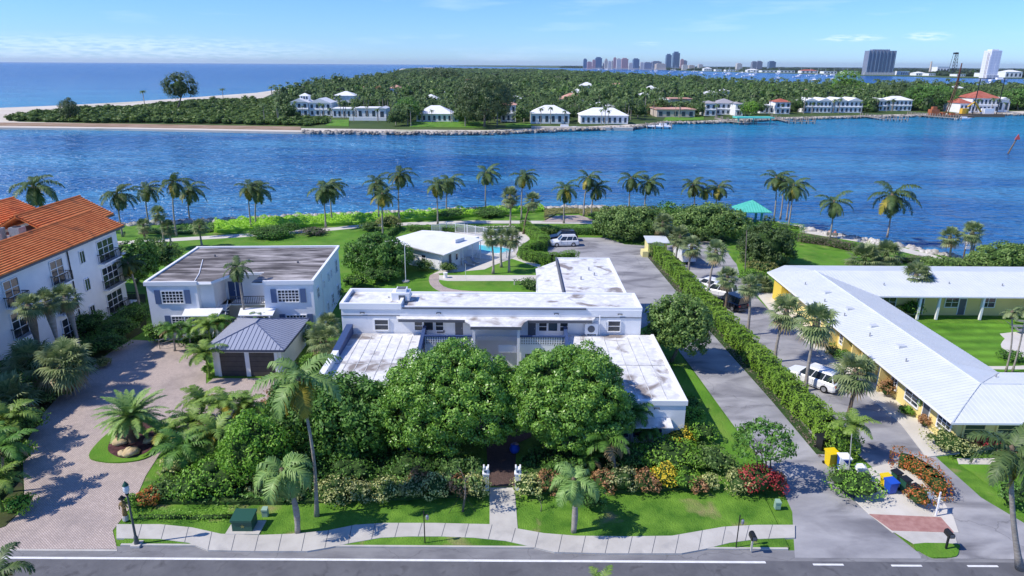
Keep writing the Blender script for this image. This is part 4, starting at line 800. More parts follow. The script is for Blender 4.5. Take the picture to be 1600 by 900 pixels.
# ---- pool house
ph = thing('pool_house', (-14, 98, 0), 'small white pool house with a shallow white roof beside the swimming pool', 'pool house')
a, b, c, d = Vector(at(594, 378, 3.0)), Vector(at(694, 398, 2.75)), Vector(at(755, 374, 3.0)), Vector(at(660, 359.5, 3.2))
e0, e1 = a.lerp(b, .33)+Vector((0, 0, .3)), d.lerp(c, .33)+Vector((0, 0, .3))
MB().slab([a, e0, e1, d], .14).slab([e0, b, c, e1], .14).build('roof', M_roofp, ph)
u = (b-a).normalized(); v = (d-a).normalized(); u.z = v.z = 0; u.normalize(); v.normalize()
p0 = a+u*2.2+v*.8; L1 = (b-a).length-3.4; q = [p0, p0+u*L1, p0+u*L1+v*4.0, p0+u*(L1-2.2)+v*4.0, p0+u*(L1-2.2)+v*11, p0+v*11]
MB().prism([tuple(x[:2]) for x in q], 0, 2.65).build('wall', M_white, ph)
ang = math.atan2(u.y, u.x)
def pl(p, z): return (p.x-ph.location.x, p.y-ph.location.y, z)
window(ph, pl(p0+u*(L1*.62), 1.0), ang, .7, .9, 1, 2, M_coping)
door(ph, pl(p0+u*(L1*.9), .1), ang, .9, 2.0, M_coping)
pq = p0+u*L1; door(ph, pl(pq+v*1.8, .1), ang+R(90), .8, 2.0, M_greytrim); window(ph, pl(pq+v*3.2, 1.0), ang+R(90), .7, .9, 1, 1, M_coping)
po = MB()
for t in (.25, .5, .75, .97): w = b.lerp(c, t); po.box(w.x-.3, w.y-.06, 0, w.x-.18, w.y+.06, 2.7)
po.build_each('porch_post', M_coping, ph)
rf = b.lerp(c, .55)-u*2.3; MB().prism([tuple((rf+u*i+v*j)[:2]) for i, j in ((0, 0), (.35, 0), (.35, 2.0), (0, 2.0))], 2.9, 3.55).build('roof_monitor', M_white, ph)
MB().tube([b+Vector((0, .05, -.1)), a+Vector((0, .05, -.1))], .05, 4).build('rafter_ends', M_greytrim, ph)

# ---- yellow courtyard building
yb = thing('courtyard_building', (40, 50, 0), 'single storey yellow building with white metal roofs wrapped round a lawn courtyard', 'building'); yc = Vector(yb.location)
def yl(x, y, z): return (x-yc.x, y-yc.y, z-yc.z)
MB().box(33.9, 46.1, 0, 41.0, 82.6, 2.95).build('west_wall', M_yellow, yb)
MB().box(41.0, 46.1, 0, 80, 52.7, 2.95).build('south_wall', M_yellow, yb)
MB().box(41.0, 76.2, 0, 80, 85.6, 2.95).build('north_wall', M_yellow, yb)
zr = 4.05
rf = MB()
rf.slab([(32.7, 45.05, 3), (37.35, 49.4, zr), (37.35, 80.9, zr), (32.7, 83.7, 3)], .12)
rf.slab([(42.0, 53.75, 3), (42.0, 74.3, 3), (37.35, 80.9, zr), (37.35, 49.4, zr)], .12)
rf.slab([(32.7, 45.05, 3), (82, 45.05, 3), (82, 49.4, zr), (37.35, 49.4, zr)], .12)
rf.slab([(37.35, 49.4, zr), (82, 49.4, zr), (82, 53.75, 3), (42.0, 53.75, 3)], .12)
rf.slab([(42.0, 74.3, 3), (82, 74.3, 3), (82, 80.9, zr), (37.35, 80.9, zr)], .12)
rf.slab([(32.7, 83.7, 3), (37.35, 80.9, zr), (82, 80.9, zr), (82, 86.8, 3), (36, 86.8, 3)], .12)
rf.build('roof', M_metalwhite, yb)
sm = MB()
for i in range(1, 97):
    y = 45.05+i*.4; t = min(1, (y-45.05)/4.35); t = min(t, max(0, (83.7-y)/2.8)); sm.tube([(32.7, y, 3.01), (32.7+4.65*t, y, 3.01+(zr-3)*t)], .02, 4, cap=False)
    if 53.8 < y < 80.8: x1 = 42.0 if y < 74.3 else 42-(y-74.3)*.705; sm.tube([(37.35, y, zr+.01), (x1, y, 3.01+(42-x1)/4.65*(zr-3))], .02, 4, cap=False)
for i in range(1, 110):
    x = 32.7+i*.4; t = min(1, (x-32.7)/4.65); sm.tube([(x, 45.05, 3.01), (x, 45.05+4.35*t, 3.01+(zr-3)*t)], .02, 4, cap=False)
    if x > 38: t = min(1, (x-37.35)/4.65) if x < 42 else 1; sm.tube([(x, 49.4, zr+.01), (x, 49.4+4.35*t, zr+.01-(zr-3)*t)], .02, 4, cap=False)
    if x > 38: y1 = 74.3 if x > 42 else 80.9-(x-37.35)*1.42; sm.tube([(x, 80.9, zr+.01), (x, y1, zr+.01-(80.9-y1)/6.6*(zr-3))], .02, 4, cap=False)
sm.build('roof_seam', M_seam, yb)
MB().tube([(32.7, 45.05, 3.03), (37.35, 49.4, zr+.03), (37.35, 80.9, zr+.03)], .07, 5).tube([(37.35, 49.4, zr+.03), (82, 49.4, zr+.03)], .07, 5).tube([(42, 53.75, 3.03), (37.35, 49.4, zr+.03)], .05, 5).build_each('ridge_cap', M_metalwhite, yb)
MB().box(32.62, 45.0, 2.84, 32.7, 83.7, 3.0).box(32.62, 44.97, 2.84, 82, 45.05, 3.0).box(42.0, 74.22, 2.84, 82, 74.3, 3.0).box(42, 53.75, 2.84, 82, 53.83, 3).build_each('fascia', M_coping, yb)
for y in (57.5, 62.6, 67.6, 73.0): MB().box(35.3, y, 3.5, 36.0, y+.6, 3.85).build('skylight', M_seam, yb)
vm = MB()
for x, y in ((34.6, 55), (34.4, 61), (34.5, 66.5), (34.4, 71), (34.7, 77), (44, 77), (52, 77.5), (58, 77), (40.4, 51.9)): vm.tube([(x, y, 3.1), (x, y, 3.75)], .07, 6)
vm.build_each('roof_vent', M_steel, yb)
ww = [(47.5, 1.6, 3), (52.0, 1.9, 2), (54.8, .8, 2), (58.9, 1.0, 2), (61.5, .6, 2), (64.9, .8, 2), (67.2, .9, 2), (70.5, .9, 2), (77.8, 1.2, 2)]
for y, w, n in ww: window(yb, yl(33.87, y, .95), R(-90), w, 1.35, n, 4, M_coping, bar=.05)
for y in (49.9, 60.2, 57.0): door(yb, yl(33.87, y, .1), R(-90), .85, 2.0, M_greytrim if y < 50 else M_coping)
for y0, y1 in ((55.8, 57.8), (59.2, 61.2), (63.0, 66.0)):
    MB().box(33.0, y0, 0.1, 33.9, y0+.12, 2.9).box(33.0, y1-.12, .1, 33.9, y1, 2.9).build_each('porch_wall', M_yellow, yb)
MB().box(33.0, 79.5, .1, 33.88, 82.0, 2.7).build('utility_closet', mat('deep_yellow_paint', (.75, .55, .08), rough=.7), yb)
wreath = MB().tube([(33.82, 50.9+.24*math.cos(t*.52), 1.6+.24*math.sin(t*.52)) for t in range(13)], .06, 6, cap=False).build('wreath', M_treed, yb)
for x in (35.2, 37.9, 41.3, 44.5, 47.7): window(yb, yl(x, 46.07, .75), 0, 1.5 if x < 36 else 1.9, 1.5, 1, 4, M_yellow, M_dark, bar=.04, fr=.14)
for x in (47.2, 49.4, 54.5, 60, 65): MB().box(x-.12, 74.5, .05, x+.12, 74.74, 2.86).build_each('porch_post', M_coping, yb)
for x in (44.5, 51.9, 56.2, 62): window(yb, yl(x, 76.17, 1.1), 0, 1.5, 1.1, 2, 2, M_coping)
for x in (48.2, 53.2): door(yb, yl(x, 76.17, .1), 0, .8, 2.0, M_greytrim)

# ---- pump shed, gazebo
sh = thing('shed', at(1020, 398, 0), 'small pale yellow shed with a white sloping roof at the end of the long hedge', 'shed'); sx, sy = sh.location.x, sh.location.y
Msh = mat('pale_yellow_paint', (.72, .64, .30), rough=.8)
MB().box(sx-1.0, sy-.9, 0, sx+1.9, sy+1.9, 2.1).build('wall', Msh, sh)
MB().slab([(sx-1.2, sy+2.2, 2.5), (sx-1.2, sy-1.1, 2.2), (sx+2.3, sy-1.1, 2.2), (sx+2.3, sy+2.2, 2.5)][::-1], .1).build('roof', M_metalwhite, sh)
MB().box(sx-1.9, sy-1.6, 0, sx-1.0, sy+.3, .9).build('low_wall', Msh, sh); door(sh, (.9, -.92, .02), 0, .8, 1.8, M_coping)
gz = thing('gazebo', at(1172, 350, 0), 'open gazebo with a turquoise hip roof on the waterfront', 'gazebo'); gx, gy = gz.location.x, gz.location.y
rw = 2.9; MB().add([(gx-rw, gy-rw+.4, 2.75), (gx+rw, gy-rw+.4, 2.75), (gx+rw, gy+rw, 2.75), (gx-rw, gy+rw, 2.75), (gx, gy+.2, 4.5), (gx-rw, gy-rw+.4, 2.6), (gx+rw, gy-rw+.4, 2.6), (gx+rw, gy+rw, 2.6), (gx-rw, gy+rw, 2.6)],
    [(0, 1, 4), (1, 2, 4), (2, 3, 4), (3, 0, 4), (5, 6, 1, 0), (6, 7, 2, 1), (7, 8, 3, 2), (8, 5, 0, 3), (8, 7, 6, 5)]).build('roof', M_teal, gz)
sm = MB()
for i in range(1, 12):
    x = gx-rw+2*rw*i/12; t = 1-abs(x-gx)/rw
    sm.tube([(x, gy-rw+.4, 2.78), (gx+(x-gx), gy-rw+.4+(rw-.2)*t, 2.78+1.75*t)], .03, 4)
    for sgn in (-1, 1): y = gy-rw+.4+(2*rw-.4)*i/12; t2 = 1-abs(y-gy-.2)/(rw-.2); sm.tube([(gx+sgn*rw, y, 2.78), (gx+sgn*(rw-rw*t2), y, 2.78+1.75*t2)], .03, 4)
sm.build('roof_seam', mat('teal_rib', (.05, .36, .29)), gz)
for dx in (-1.5, 1.5):
    for dy in (-1.3, 1.7): MB().box(gx+dx-.17, gy+dy-.17, 0, gx+dx+.17, gy+dy+.17, 2.6).build('post', M_tealp, gz)
MB().box(gx-1.0, gy-.2, .7, gx+1.0, gy+.5, .78).box(gx-.1, gy, 0, gx+.1, gy+.2, .7).build('table', M_tealp, gz)

# ================================================================== VEHICLES
def car(px0, py0, px1, py1, label, paint, L=4.7, w=1.9, h=1.75, boxy=0.0, name='parked_suv', cat='car', wagon=True, group='cars parked along the drives'):
    """px0,py0 = front wheel contact on the ground, px1,py1 = rear wheel contact (near side)"""
    a, b = at(px0, py0, .03), at(px1, py1, .03); d = (a-b).normalized(); ang = math.atan2(d.y, d.x); n = Vector((-d.y, d.x, 0)); n = n if n.y > 0 else -n
    c = (a+b)/2+n*(w/2-.1); root = thing(name, (c.x, c.y, .03), label, cat, group, rz=ang)
    hl_, r = L/2, .36
    # body: stacked sections along x: (x, z_bottom, z_belt, halfwidth)
    def loft(secs, m):
        mb = MB(); k = len(secs[0]); vs = [v for s_ in secs for v in s_]; fs = []
        for i in range(len(secs)-1):
            for j in range(k): fs.append((i*k+j, (i+1)*k+j, (i+1)*k+(j+1) % k, i*k+(j+1) % k))
        fs += [tuple(range(k)), tuple(range((len(secs)-1)*k, len(secs)*k))[::-1]]; return mb.add(vs, fs, m)
    belt = h*.58
    def sec(x, zb, zt, hw): return [(x, -hw*.93, zb), (x, -hw, zb+.18), (x, -hw, zt-.12), (x, -hw*.90, zt), (x, hw*.90, zt), (x, hw, zt-.12), (x, hw, zb+.18), (x, hw*.93, zb)]
    W_ = w/2; hood = belt*(.92+.06*boxy)
    body = loft([sec(hl_, .38, hood*.72, W_*.78), sec(hl_-.12, .26, hood*.88, W_*.93), sec(hl_-.55, .22, hood*.96, W_), sec(hl_*.42, .22, belt, W_), sec(-hl_*.5, .22, belt+.03, W_), sec(-hl_+.18, .26, belt+.02, W_*.96), sec(-hl_, .36, belt*.93, W_*.86)], 0).local('body', paint, root)
    rear = -hl_+.12+.1*(1-boxy)
    fx = hl_*.42+.05-.25*boxy
    def sec2(x0, x1, z, hw): return None
    top = h; cab = MB()
    lo = [(fx, -W_*.88), (fx, W_*.88), (rear, W_*.88), (rear, -W_*.88)]; s2 = .62*(1-.6*boxy); hi = [(fx-s2, -W_*.70), (fx-s2, W_*.70), (rear+.28*(1-boxy), W_*.70), (rear+.28*(1-boxy), -W_*.70)]
    cab.add([(x, y, belt-.02) for x, y in lo]+[(x, y, top-.07) for x, y in hi], [(0, 1, 5, 4), (1, 2, 6, 5), (2, 3, 7, 6), (3, 0, 4, 7)]); cab.local('cabin_glass', M_dark, root)
    rf = MB(); rf.add([(x, y*1.02, top-.09) for x, y in hi]+[(x*.98, y*.9, top) for x, y in hi], [(0, 1, 5, 4), (1, 2, 6, 5), (2, 3, 7, 6), (3, 0, 4, 7), (4, 5, 6, 7)]).local('roof', paint, root)
    pil = MB()
    for i, t in ((0, 0), (1, 0), (2, 0), (3, 0)): pil.tube([(lo[i][0], lo[i][1], belt-.04), (hi[i][0], hi[i][1], top-.05)], .05, 5)
    for sy in (-1, 1):
        for t in (.36, .68): pil.tube([(fx+(rear-fx)*t, sy*W_*.885, belt-.04), (fx-s2*.75+(rear-fx+s2*.5)*t, sy*W_*.705, top-.05)], .04, 5)
    pil.local_each('pillar', paint, root)
    for sx_ in (hl_-.92, -hl_+.95):
        for sy in (-1, 1):
            wv = MB().tube([(sx_, sy*(W_-.2), r), (sx_, sy*(W_+.01), r)], r, 18).local('tyre', M_tyre, root); MB().tube([(sx_, sy*(W_-.1), r), (sx_, sy*(W_+.025), r)], r*.62, 10).local('rim', M_rim, wv)
    for sy in (-1, 1):
        MB().box(hl_-.16, sy*W_*.5, hood*.7, hl_-.02, sy*W_*.82, hood*.83).local('headlight', M_rim, root); MB().box(-hl_-.015, sy*W_*.6, belt*.72, -hl_+.08, sy*W_*.87, belt*.93).local('tail_light', M_lampred, root)
        MB().box(fx-.28, sy*W_*1.0, belt-.03, fx-.10, sy*(W_+.17), belt+.14).local('wing_mirror', paint, root)
    sm_ = MB()
    for sy in (-1, 1):
        for t_ in (.12, .45, .78): x_ = fx+(rear-fx)*t_; sm_.box(x_-.012, sy*W_*.99, .42, x_+.012, sy*(W_+.006), belt-.1)
        sm_.box(rear+.5, sy*W_*.99, .36, fx, sy*(W_+.006), .385)
    sm_.box(-hl_-.012, -.26, belt*.6, -hl_+.03, .26, belt*.72).local('door_lines', M_greytrim, root)
    MB().box(hl_-.02, -W_*.7, .28, hl_+.03, W_*.7, .45).box(-hl_-.04, -W_*.8, .34, -hl_, W_*.8, .52).local('bumper', M_greytrim, root)
    if wagon: MB().tube([(fx-s2-.1, -W_*.62, top+.03), (rear+.4, -W_*.62, top+.03)], .025, 4).tube([(fx-s2-.1, W_*.62, top+.03), (rear+.4, W_*.62, top+.03)], .025, 4).local('roof_rails', M_steel, root)
    return root
car(1241, 596, 1283, 612, 'white SUV parked beside the long hedge across from the yellow building', M_carw, L=5.0, w=2.0, h=1.8)
car(870, 386, 896, 385.5, 'white SUV at the far end of the asphalt drive, by the curved hedge', M_carw, L=4.6)
car(870, 378, 893, 377.5, 'dark blue SUV tucked behind the white SUV by the curved hedge', M_cark, L=4.6)
car(1124, 478, 1143, 486, 'black boxy off road car on the shaded part of the parking drive', M_cark, L=4.2, w=1.85, h=1.85, boxy=.9, name='parked_jeep', wagon=False)
car(1101, 461, 1134, 468, 'white SUV between the black car and the white sedan', M_carw, L=4.9, name='parked_suv')
car(1091, 449, 1112, 455, 'white sedan with dark windows, farthest of the cars beside the long hedge', M_carw, L=4.6, h=1.45, name='parked_sedan', wagon=False)
p = at(1068, 408, 0); tr = thing('cargo_trailer', p, 'white enclosed cargo trailer behind the long hedge near the shed', 'trailer', rz=R(97))
MB().prism([(-2.2, -1.0), (1.9, -1.0), (2.5, 0), (1.9, 1.0), (-2.2, 1.0)], .5, 2.35).local('body', mat('trailer_paint', (.80, .81, .83), rough=.35), tr)
MB().box(-2.23, -.95, .55, -2.2, .95, 2.25).local('rear_door', M_coping, tr); MB().box(-2.2, -1.02, .42, 2.4, 1.02, .5).tube([(2.4, 0, .45), (3.4, 0, .45)], .06, 6).local('chassis', M_black, tr)
for x in (-.5, .35):
    for s in (-1, 1): MB().tube([(x, s*.9, .33), (x, s*1.08, .33)], .33, 14).local('tyre', M_tyre, tr)

# ================================================================== STREET FURNITURE
def lamp_post(px, py, pxt, pyt, label, big=True):
    b = at(px, py, .12); t = up(pxt, pyt, b.y); h = t.z-b.z; o = thing('street_lamp', b, label, 'street lamp', 'street lamps beside the sidewalk')
    if big:
        MB().box(-.28, -.28, -.1, .28, .28, .06).local('footing', M_conc, o); MB().tube([(0, 0, 0), (0, 0, .15), (0, 0, .5), (0, 0, .62), (0, 0, h*.78)], [.17, .15, .12, .075, .05], 12).local('pole', mat('cast_iron', (.10, .115, .11), rough=.5), o)
        MB().tube([(0, 0, h*.78), (0, 0, h*.80), (0, 0, h*.82)], [.07, .11, .09], 12).local('bracket', M_black, o)
        MB().tube([(0, 0, h*.82), (0, 0, h*.86), (0, 0, h*.91), (0, 0, h*.935)], [.10, .17, .17, .13], 14).local('lamp_globe', mat('milk_glass', (.75, .77, .78), rough=.2), o)
        MB().tube([(0, 0, h*.935), (0, 0, h*.96), (0, 0, h*.985), (0, 0, h)], [.18, .13, .05, .02], 12).local('lamp_cap', M_ygreen, o)
    else:
        MB().tube([(0, 0, 0), (0, 0, h*.95)], .035, 8).local('pole', M_black, o); MB().tube([(0, 0, h*.84), (0, 0, h*.86), (.25, 0, h*.87)], .02, 6).local('bracket', M_black, o)
        MB().tube([(.2, 0, h*.70), (.2, 0, h*.74), (.2, 0, h*.82), (.2, 0, h*.86)], [.04, .1, .1, .05], 8).local('lantern', M_steel, o); MB().tube([(0, 0, h*.95), (0, 0, h)], [.05, .01], 6).local('finial', M_black, o)
lamp_post(214, 850, 204, 752, 'tall dark lamp post with a white globe beside the paver driveway')
lamp_post(664, 848, 665, 797, 'thin black garden lantern post in the verge left of the entrance path', False)
lamp_post(1150, 855, 1156, 804, 'thin black lantern post left of the black mailbox on the verge', False)
def mailbox(px, py, label, post):
    b = at(px, py, .12); o = thing('mailbox', b, label, 'mailbox'); MB().box(-.05, -.05, 0, .05, .05, .95).local('post', post, o)
    m = MB(); m.tube([(0, -.28, 1.10), (0, .28, 1.10)], .17, 14).box(-.17, -.28, .93, .17, .28, 1.10); m.local('box', M_black, o); MB().box(-.12, -.295, .97, .12, -.285, 1.2).local('door', M_greytrim, o)
mailbox(1173.5, 861, 'black mailbox on a pale wooden post beside the thin lantern post', M_conc)
mailbox(1478, 857, 'black mailbox on a black post in the small grass island between the two drives', M_black)
# utility boxes
b = at(384, 823, .12); o = thing('utility_box', b, 'large dark green utility box with a pale star mark on a concrete pad', 'utility box')
MB().box(-1.0, -.75, -.05, 1.1, .6, .04).local('pad', M_conc, o)
MB().prism([(-.65, -.5), (.6, -.5), (.6, .45), (-.65, .45)], .04, .72).local('cabinet', M_ygreen, o); MB().slab([(-.7, -.58, .86), (.65, -.58, .86), (.65, .5, 1.0), (-.7, .5, 1.0)], .14).local('lid', M_ygreen, o)
sv = [(.02+(.17 if k % 2 == 0 else .07)*math.cos(math.pi/2+k*math.pi/5), -.515, .40+(.17 if k % 2 == 0 else .07)*math.sin(math.pi/2+k*math.pi/5)) for k in range(10)]
MB().add(sv, [tuple(range(10))[::-1]]).local('star_mark', M_dune, o)
for px, py, lb_, c in ((415, 806, 'small pale green utility cabinet right of the large green box', mat('pale_green', (.28, .42, .33), rough=.5)), (1214, 794, 'small pale green utility box on the verge by the crimson shrubs', mat('pale_green', (.28, .42, .33)))):
    b = at(px, py, .1); o = MB().prism([(-.18, -.15), (.18, -.15), (.18, .15), (-.18, .15)], 0, .45).slab([(-.2, -.18, .55), (.2, -.18, .55), (.16, .16, .62), (-.16, .16, .62)], .12).local('utility_cabinet', c); o.location = b; props(o, lb_, 'utility box')
# gate pillars
for px, lb_ in ((759.5, 'left'), (809, 'right')):
    b = at(px, 764, .1); s = 1 if lb_ == 'left' else -1
    o = thing('gate_pillar', b, f'white stepped gate pillar on the {lb_} side of the entrance path', 'gate pillar', 'gate pillars of the entrance path')
    MB().box(-.2, -.2, 0, .2, .2, 1.25).box(-.24, -.24, 1.25, .24, .24, 1.33).local('shaft', M_white, o)
    MB().box(-.16, -.16, 1.33, .16, .16, 1.62).box(-.2, -.2, 1.62, .2, .2, 1.68).box(-.2, -.2, 1.68, -.1, .2, 1.82).box(.1, -.2, 1.68, .2, .2, 1.82).local('cap', M_coping, o)
    MB().prism([(-.2, -.1), (-.2, .1), (-1.1, .1), (-1.1, -.1)] if s > 0 else [(.2, -.1), (.2, .1), (1.1, .1), (1.1, -.1)], 0, .65).local('wing_wall', M_conc, o)
    MB().box(-.06, -.205, 1.4, .06, -.16, 1.55).local('number_plate', M_navy, o)
# bins
def bin_(px, py, c, lid, label, h=1.0, w=.55, rz=0.0, open_=False, group='wheelie bins between the two drives', z=.07):
    b = at(px, py, z); o = thing('wheelie_bin', b, label, 'bin', group, rz=rz); a, t = w*.40, w*.5
    MB().add([(-a, -a, .06), (a, -a, .06), (a, a, .06), (-a, a, .06), (-t, -t, h), (t, -t, h), (t, t, h), (-t, t, h)], [(3, 2, 1, 0), (0, 1, 5, 4), (1, 2, 6, 5), (2, 3, 7, 6), (3, 0, 4, 7)]).box(-t-.03, -t-.03, h-.06, t+.03, t+.03, h).local('body', c, o)
    MB().slab([(-t-.05, -t-.06, h+.03), (t+.05, -t-.06, h+.03), (t+.04, t+.04, h+.10), (-t-.04, t+.04, h+.10)], .07).tube([(-t, t+.1, h-.03), (t, t+.1, h-.03)], .02, 6).local('lid', lid, o)
    for s in (-1, 1): MB().tube([(s*(t-.08), t-.02, .11), (s*(t+.02), t-.02, .11)], .11, 10).local('wheel', M_tyre, o)
bin_(1297, 727, M_binY, M_binY, 'bright yellow wheelie bin at the edge of the asphalt drive', 1.15, .72, R(10), z=.02)
bin_(1316, 735, M_binB, M_coping, 'blue wheelie bin with a white lid behind the white screen', 1.15, .7, R(0))
bin_(1284, 702, M_black, M_black, 'black wheelie bin behind the yellow bin, nearer the drive', 1.1, .75, R(15), z=.02)
bin_(1294, 697, M_black, M_black, 'black wheelie bin pushed against the end of the long hedge', 1.1, .75, R(-10), z=.02)
bin_(1383, 762, M_binY, M_binY, 'yellow lidded bin half hidden behind the seagrape shrub', .9, .6, R(12))
bin_(1390, 769, M_binB, M_binB, 'bright blue bin beside the yellow lidded bin', .9, .65, R(12))
bin_(1398, 757, M_dgreen, M_black, 'dark green bin farthest left of the three in front of the red tipped hedge', 1.0, .5, R(20))
bin_(1412, 768, M_dgreen, M_black, 'dark green bin in the middle of the three in front of the red tipped hedge', 1.0, .5, R(20))
bin_(1427, 780, M_dgreen, M_black, 'dark green bin nearest the road of the three in front of the red tipped hedge', 1.0, .5, R(20))
# white screens beside bins, letter posts, sign
o = MB(); a, b = at(1309, 742, .07), at(1331, 744, .07); o.add([(a.x, a.y, .07), (b.x, b.y, .07), (b.x, b.y, .55), (a.x, a.y, 1.5), (a.x, a.y+.08, .07), (b.x, b.y+.08, .07), (b.x, b.y+.08, .55), (a.x, a.y+.08, 1.5)], [(0, 1, 2, 3), (7, 6, 5, 4), (3, 2, 6, 7), (0, 3, 7, 4), (1, 5, 6, 2), (4, 5, 1, 0)])
o = o.build('bin_screen', M_coping); props(o, 'white wedge shaped screen hiding the blue bin', 'screen')
for px, py, lb_, tri in ((1340, 752, 'stubby white letterbox post standing between the two screens', 0), (1352, 748, 'white triangular screen with a dark edge right of the letterbox post', 1)):
    b = at(px, py, .07)
    if tri: o = MB().prism([(-.3, 0), (.45, 0), (.45, .06), (-.3, .06)], 0, .2).add([(-.3, 0, .2), (.45, 0, .2), (-.2, 0, 1.2), (-.3, .06, .2), (.45, .06, .2), (-.2, .06, 1.2)], [(0, 1, 2), (5, 4, 3), (0, 2, 5, 3), (2, 1, 4, 5)]).local('bin_screen', M_coping, None, b); props(o, lb_, 'screen')
    else:
        o = thing('letterbox', b, lb_, 'letterbox'); MB().box(-.1, -.1, 0, .1, .1, .95).local('post', M_coping, o); MB().prism([(-.28, -.2), (.28, -.2), (.28, .2), (-.28, .2)], .95, 1.2).slab([(-.32, -.25, 1.24), (.32, -.25, 1.24), (.22, .2, 1.34), (-.22, .2, 1.34)], .08).local('box', M_coping, o)
b = at(1462, 806, .08); sg = thing('post_sign', b, 'small hanging sign between two white posts at the corner of the red tipped hedge', 'sign')
MB().box(-.04, -.04, 0, .04, .04, 1.4).local('post', M_coping, sg); MB().box(.37, .56, 0, .45, .64, 1.4).local('post', M_coping, sg)
MB().add([(0, 0, .95), (.4, .6, .95), (.4, .6, 1.3), (0, 0, 1.3), (.04, -.03, .95), (.44, .57, .95), (.44, .57, 1.3), (.04, -.03, 1.3)], [(0, 1, 2, 3), (7, 6, 5, 4), (0, 4, 5, 1), (3, 2, 6, 7), (0, 3, 7, 4), (1, 5, 6, 2)]).local('board', M_steel, sg)
b = at(1450, 790, .08); o = MB().box(-.22, 0, .55, .22, .03, 1.05).box(-.02, 0, 0, .02, .03, .55).local('yard_sign', mat('pale_blue_board', (.62, .72, .78), rough=.6), None, b); props(o, 'small pale blue notice on a stake against the red tipped hedge', 'sign')
def pole(px, py, pxt, pyt, r, m, label, name='utility_pole', cat='pole', extra=None):
    b = at(px, py, .05); t = up(pxt, pyt, b.y)-b; o = MB().tube([(0, 0, 0), tuple(t)], [r, r*.7], 8)
    o = o.local(name, m, None, b); props(o, label, cat); return o
pole(1325, 752, 1331, 678, .045, mat('weathered_pole', (.45, .45, .42)), 'thin pale pole rising from the seagrape shrub beside the bins', name='marker_pole')
pole(1164, 428, 1167, 360, .09, M_bark, 'wooden utility pole standing left of the dark tree in the park')
fpole = pole(634, 440, 632, 378, .06, M_coping, 'thin white flagpole on a round base in the garden lawn', name='flagpole')
pole(728, 438, 727, 412, .03, M_coping, 'thin white clothes post on the lawn by the pool house', name='clothes_post')
MB().tube([(0, 0, 0), (0, 0, .14)], .5, 14).local('base', M_conc, fpole)
b = at(804, 445, .05); o = MB().tube([(0, 0, 0), (0, 0, .7), (0, 0, .75), (0, 0, .85)], [.1, .06, .28, .3], 12).local('birdbath', M_conc, None, b); props(o, 'small pale birdbath on the lawn near the rear porch', 'birdbath')
b = at(696, 434, .05); o = MB().tube([(0, 0, 0), (0, 0, .4), (0, 0, .75)], [.3, .25, .32], 12).local('planter_urn', M_coping, None, b); props(o, 'squat white urn beside the brick path behind the house', 'urn')
b = at(1331, 0, 0) if False else at(1413, 705, .05)
o = thing('day_marker', at(1575, 240, WZ), 'leaning red triangular channel marker standing in the water', 'channel marker')
MB().tube([(0, 0, 0), (1.9, 0, 5.2)], [.28, .22], 8).local('pile', M_trunkd, o)
MB().add([(1.0, -.3, 5.0), (3.0, -.3, 5.0), (2.1, -.3, 7.0), (1.0, -.15, 5.0), (3.0, -.15, 5.0), (2.1, -.15, 7.0)], [(0, 1, 2), (5, 4, 3), (0, 3, 4, 1), (1, 4, 5, 2), (2, 5, 3, 0)]).local('board', mat('marker_red', (.75, .13, .10), rough=.6), o)
# garden figure beside the drive
b = at(197, 812, .1); o = thing('garden_statue', b, 'small dark garden statue of a standing figure in a hat by the driveway entrance', 'statue')
Mst = mat('bronze_statue', (.10, .07, .03), (.32, .22, .08), scale=5, rough=.5)
MB().tube([(0, 0, 0), (0, 0, .3), (0, 0, .34)], [.2, .18, .16], 10).local('plinth', M_conc, o)
MB().tube([(0, 0, .34), (0, 0, .6), (0, 0, .9), (.0, 0, 1.15), (0, 0, 1.32), (0, 0, 1.4), (0, 0, 1.5), (0, 0, 1.62)], [.15, .14, .10, .17, .16, .05, .1, .09], 10).tube([(.16, 0, 1.28), (.24, -.05, 1.05), (.12, -.16, .95)], [.05, .04, .03], 6).tube([(-.16, 0, 1.28), (-.26, -.03, 1.05), (-.2, -.12, .85)], [.05, .04, .03], 6).local('figure', Mst, o, smooth=True)
MB().tube([(0, 0, 1.6), (0, 0, 1.63), (0, 0, 1.64), (0, 0, 1.78)], [.22, .2, .1, .08], 12).local('hat', M_black, o)
# handrail by the bushes left of garage
b = at(250, 545, .05); o = MB().tube([(0, 0, 0), (0, 0, .9), (1.6, .8, 1.3), (1.6, .8, 0)], .05, 6).tube([(0, 0, .5), (1.6, .8, .9)], .04, 6).local('handrail', M_wood, None, b); props(o, 'weathered timber handrail among the small palms beside the garage drive', 'railing')
# blue urns in the entrance court
for px, py, lb_ in ((804, 707, 'blue glazed urn right of the entrance path under the twin trees'), (645, 706, 'blue glazed urn in the shade under the left twin tree')):
    b = at(px, py, .1); o = MB().tube([(0, 0, 0), (0, 0, .15), (0, 0, .4), (0, 0, .6), (0, 0, .66)], [.2, .34, .4, .28, .33], 14).local('glazed_urn', M_binB, None, b, smooth=True); props(o, lb_, 'urn')
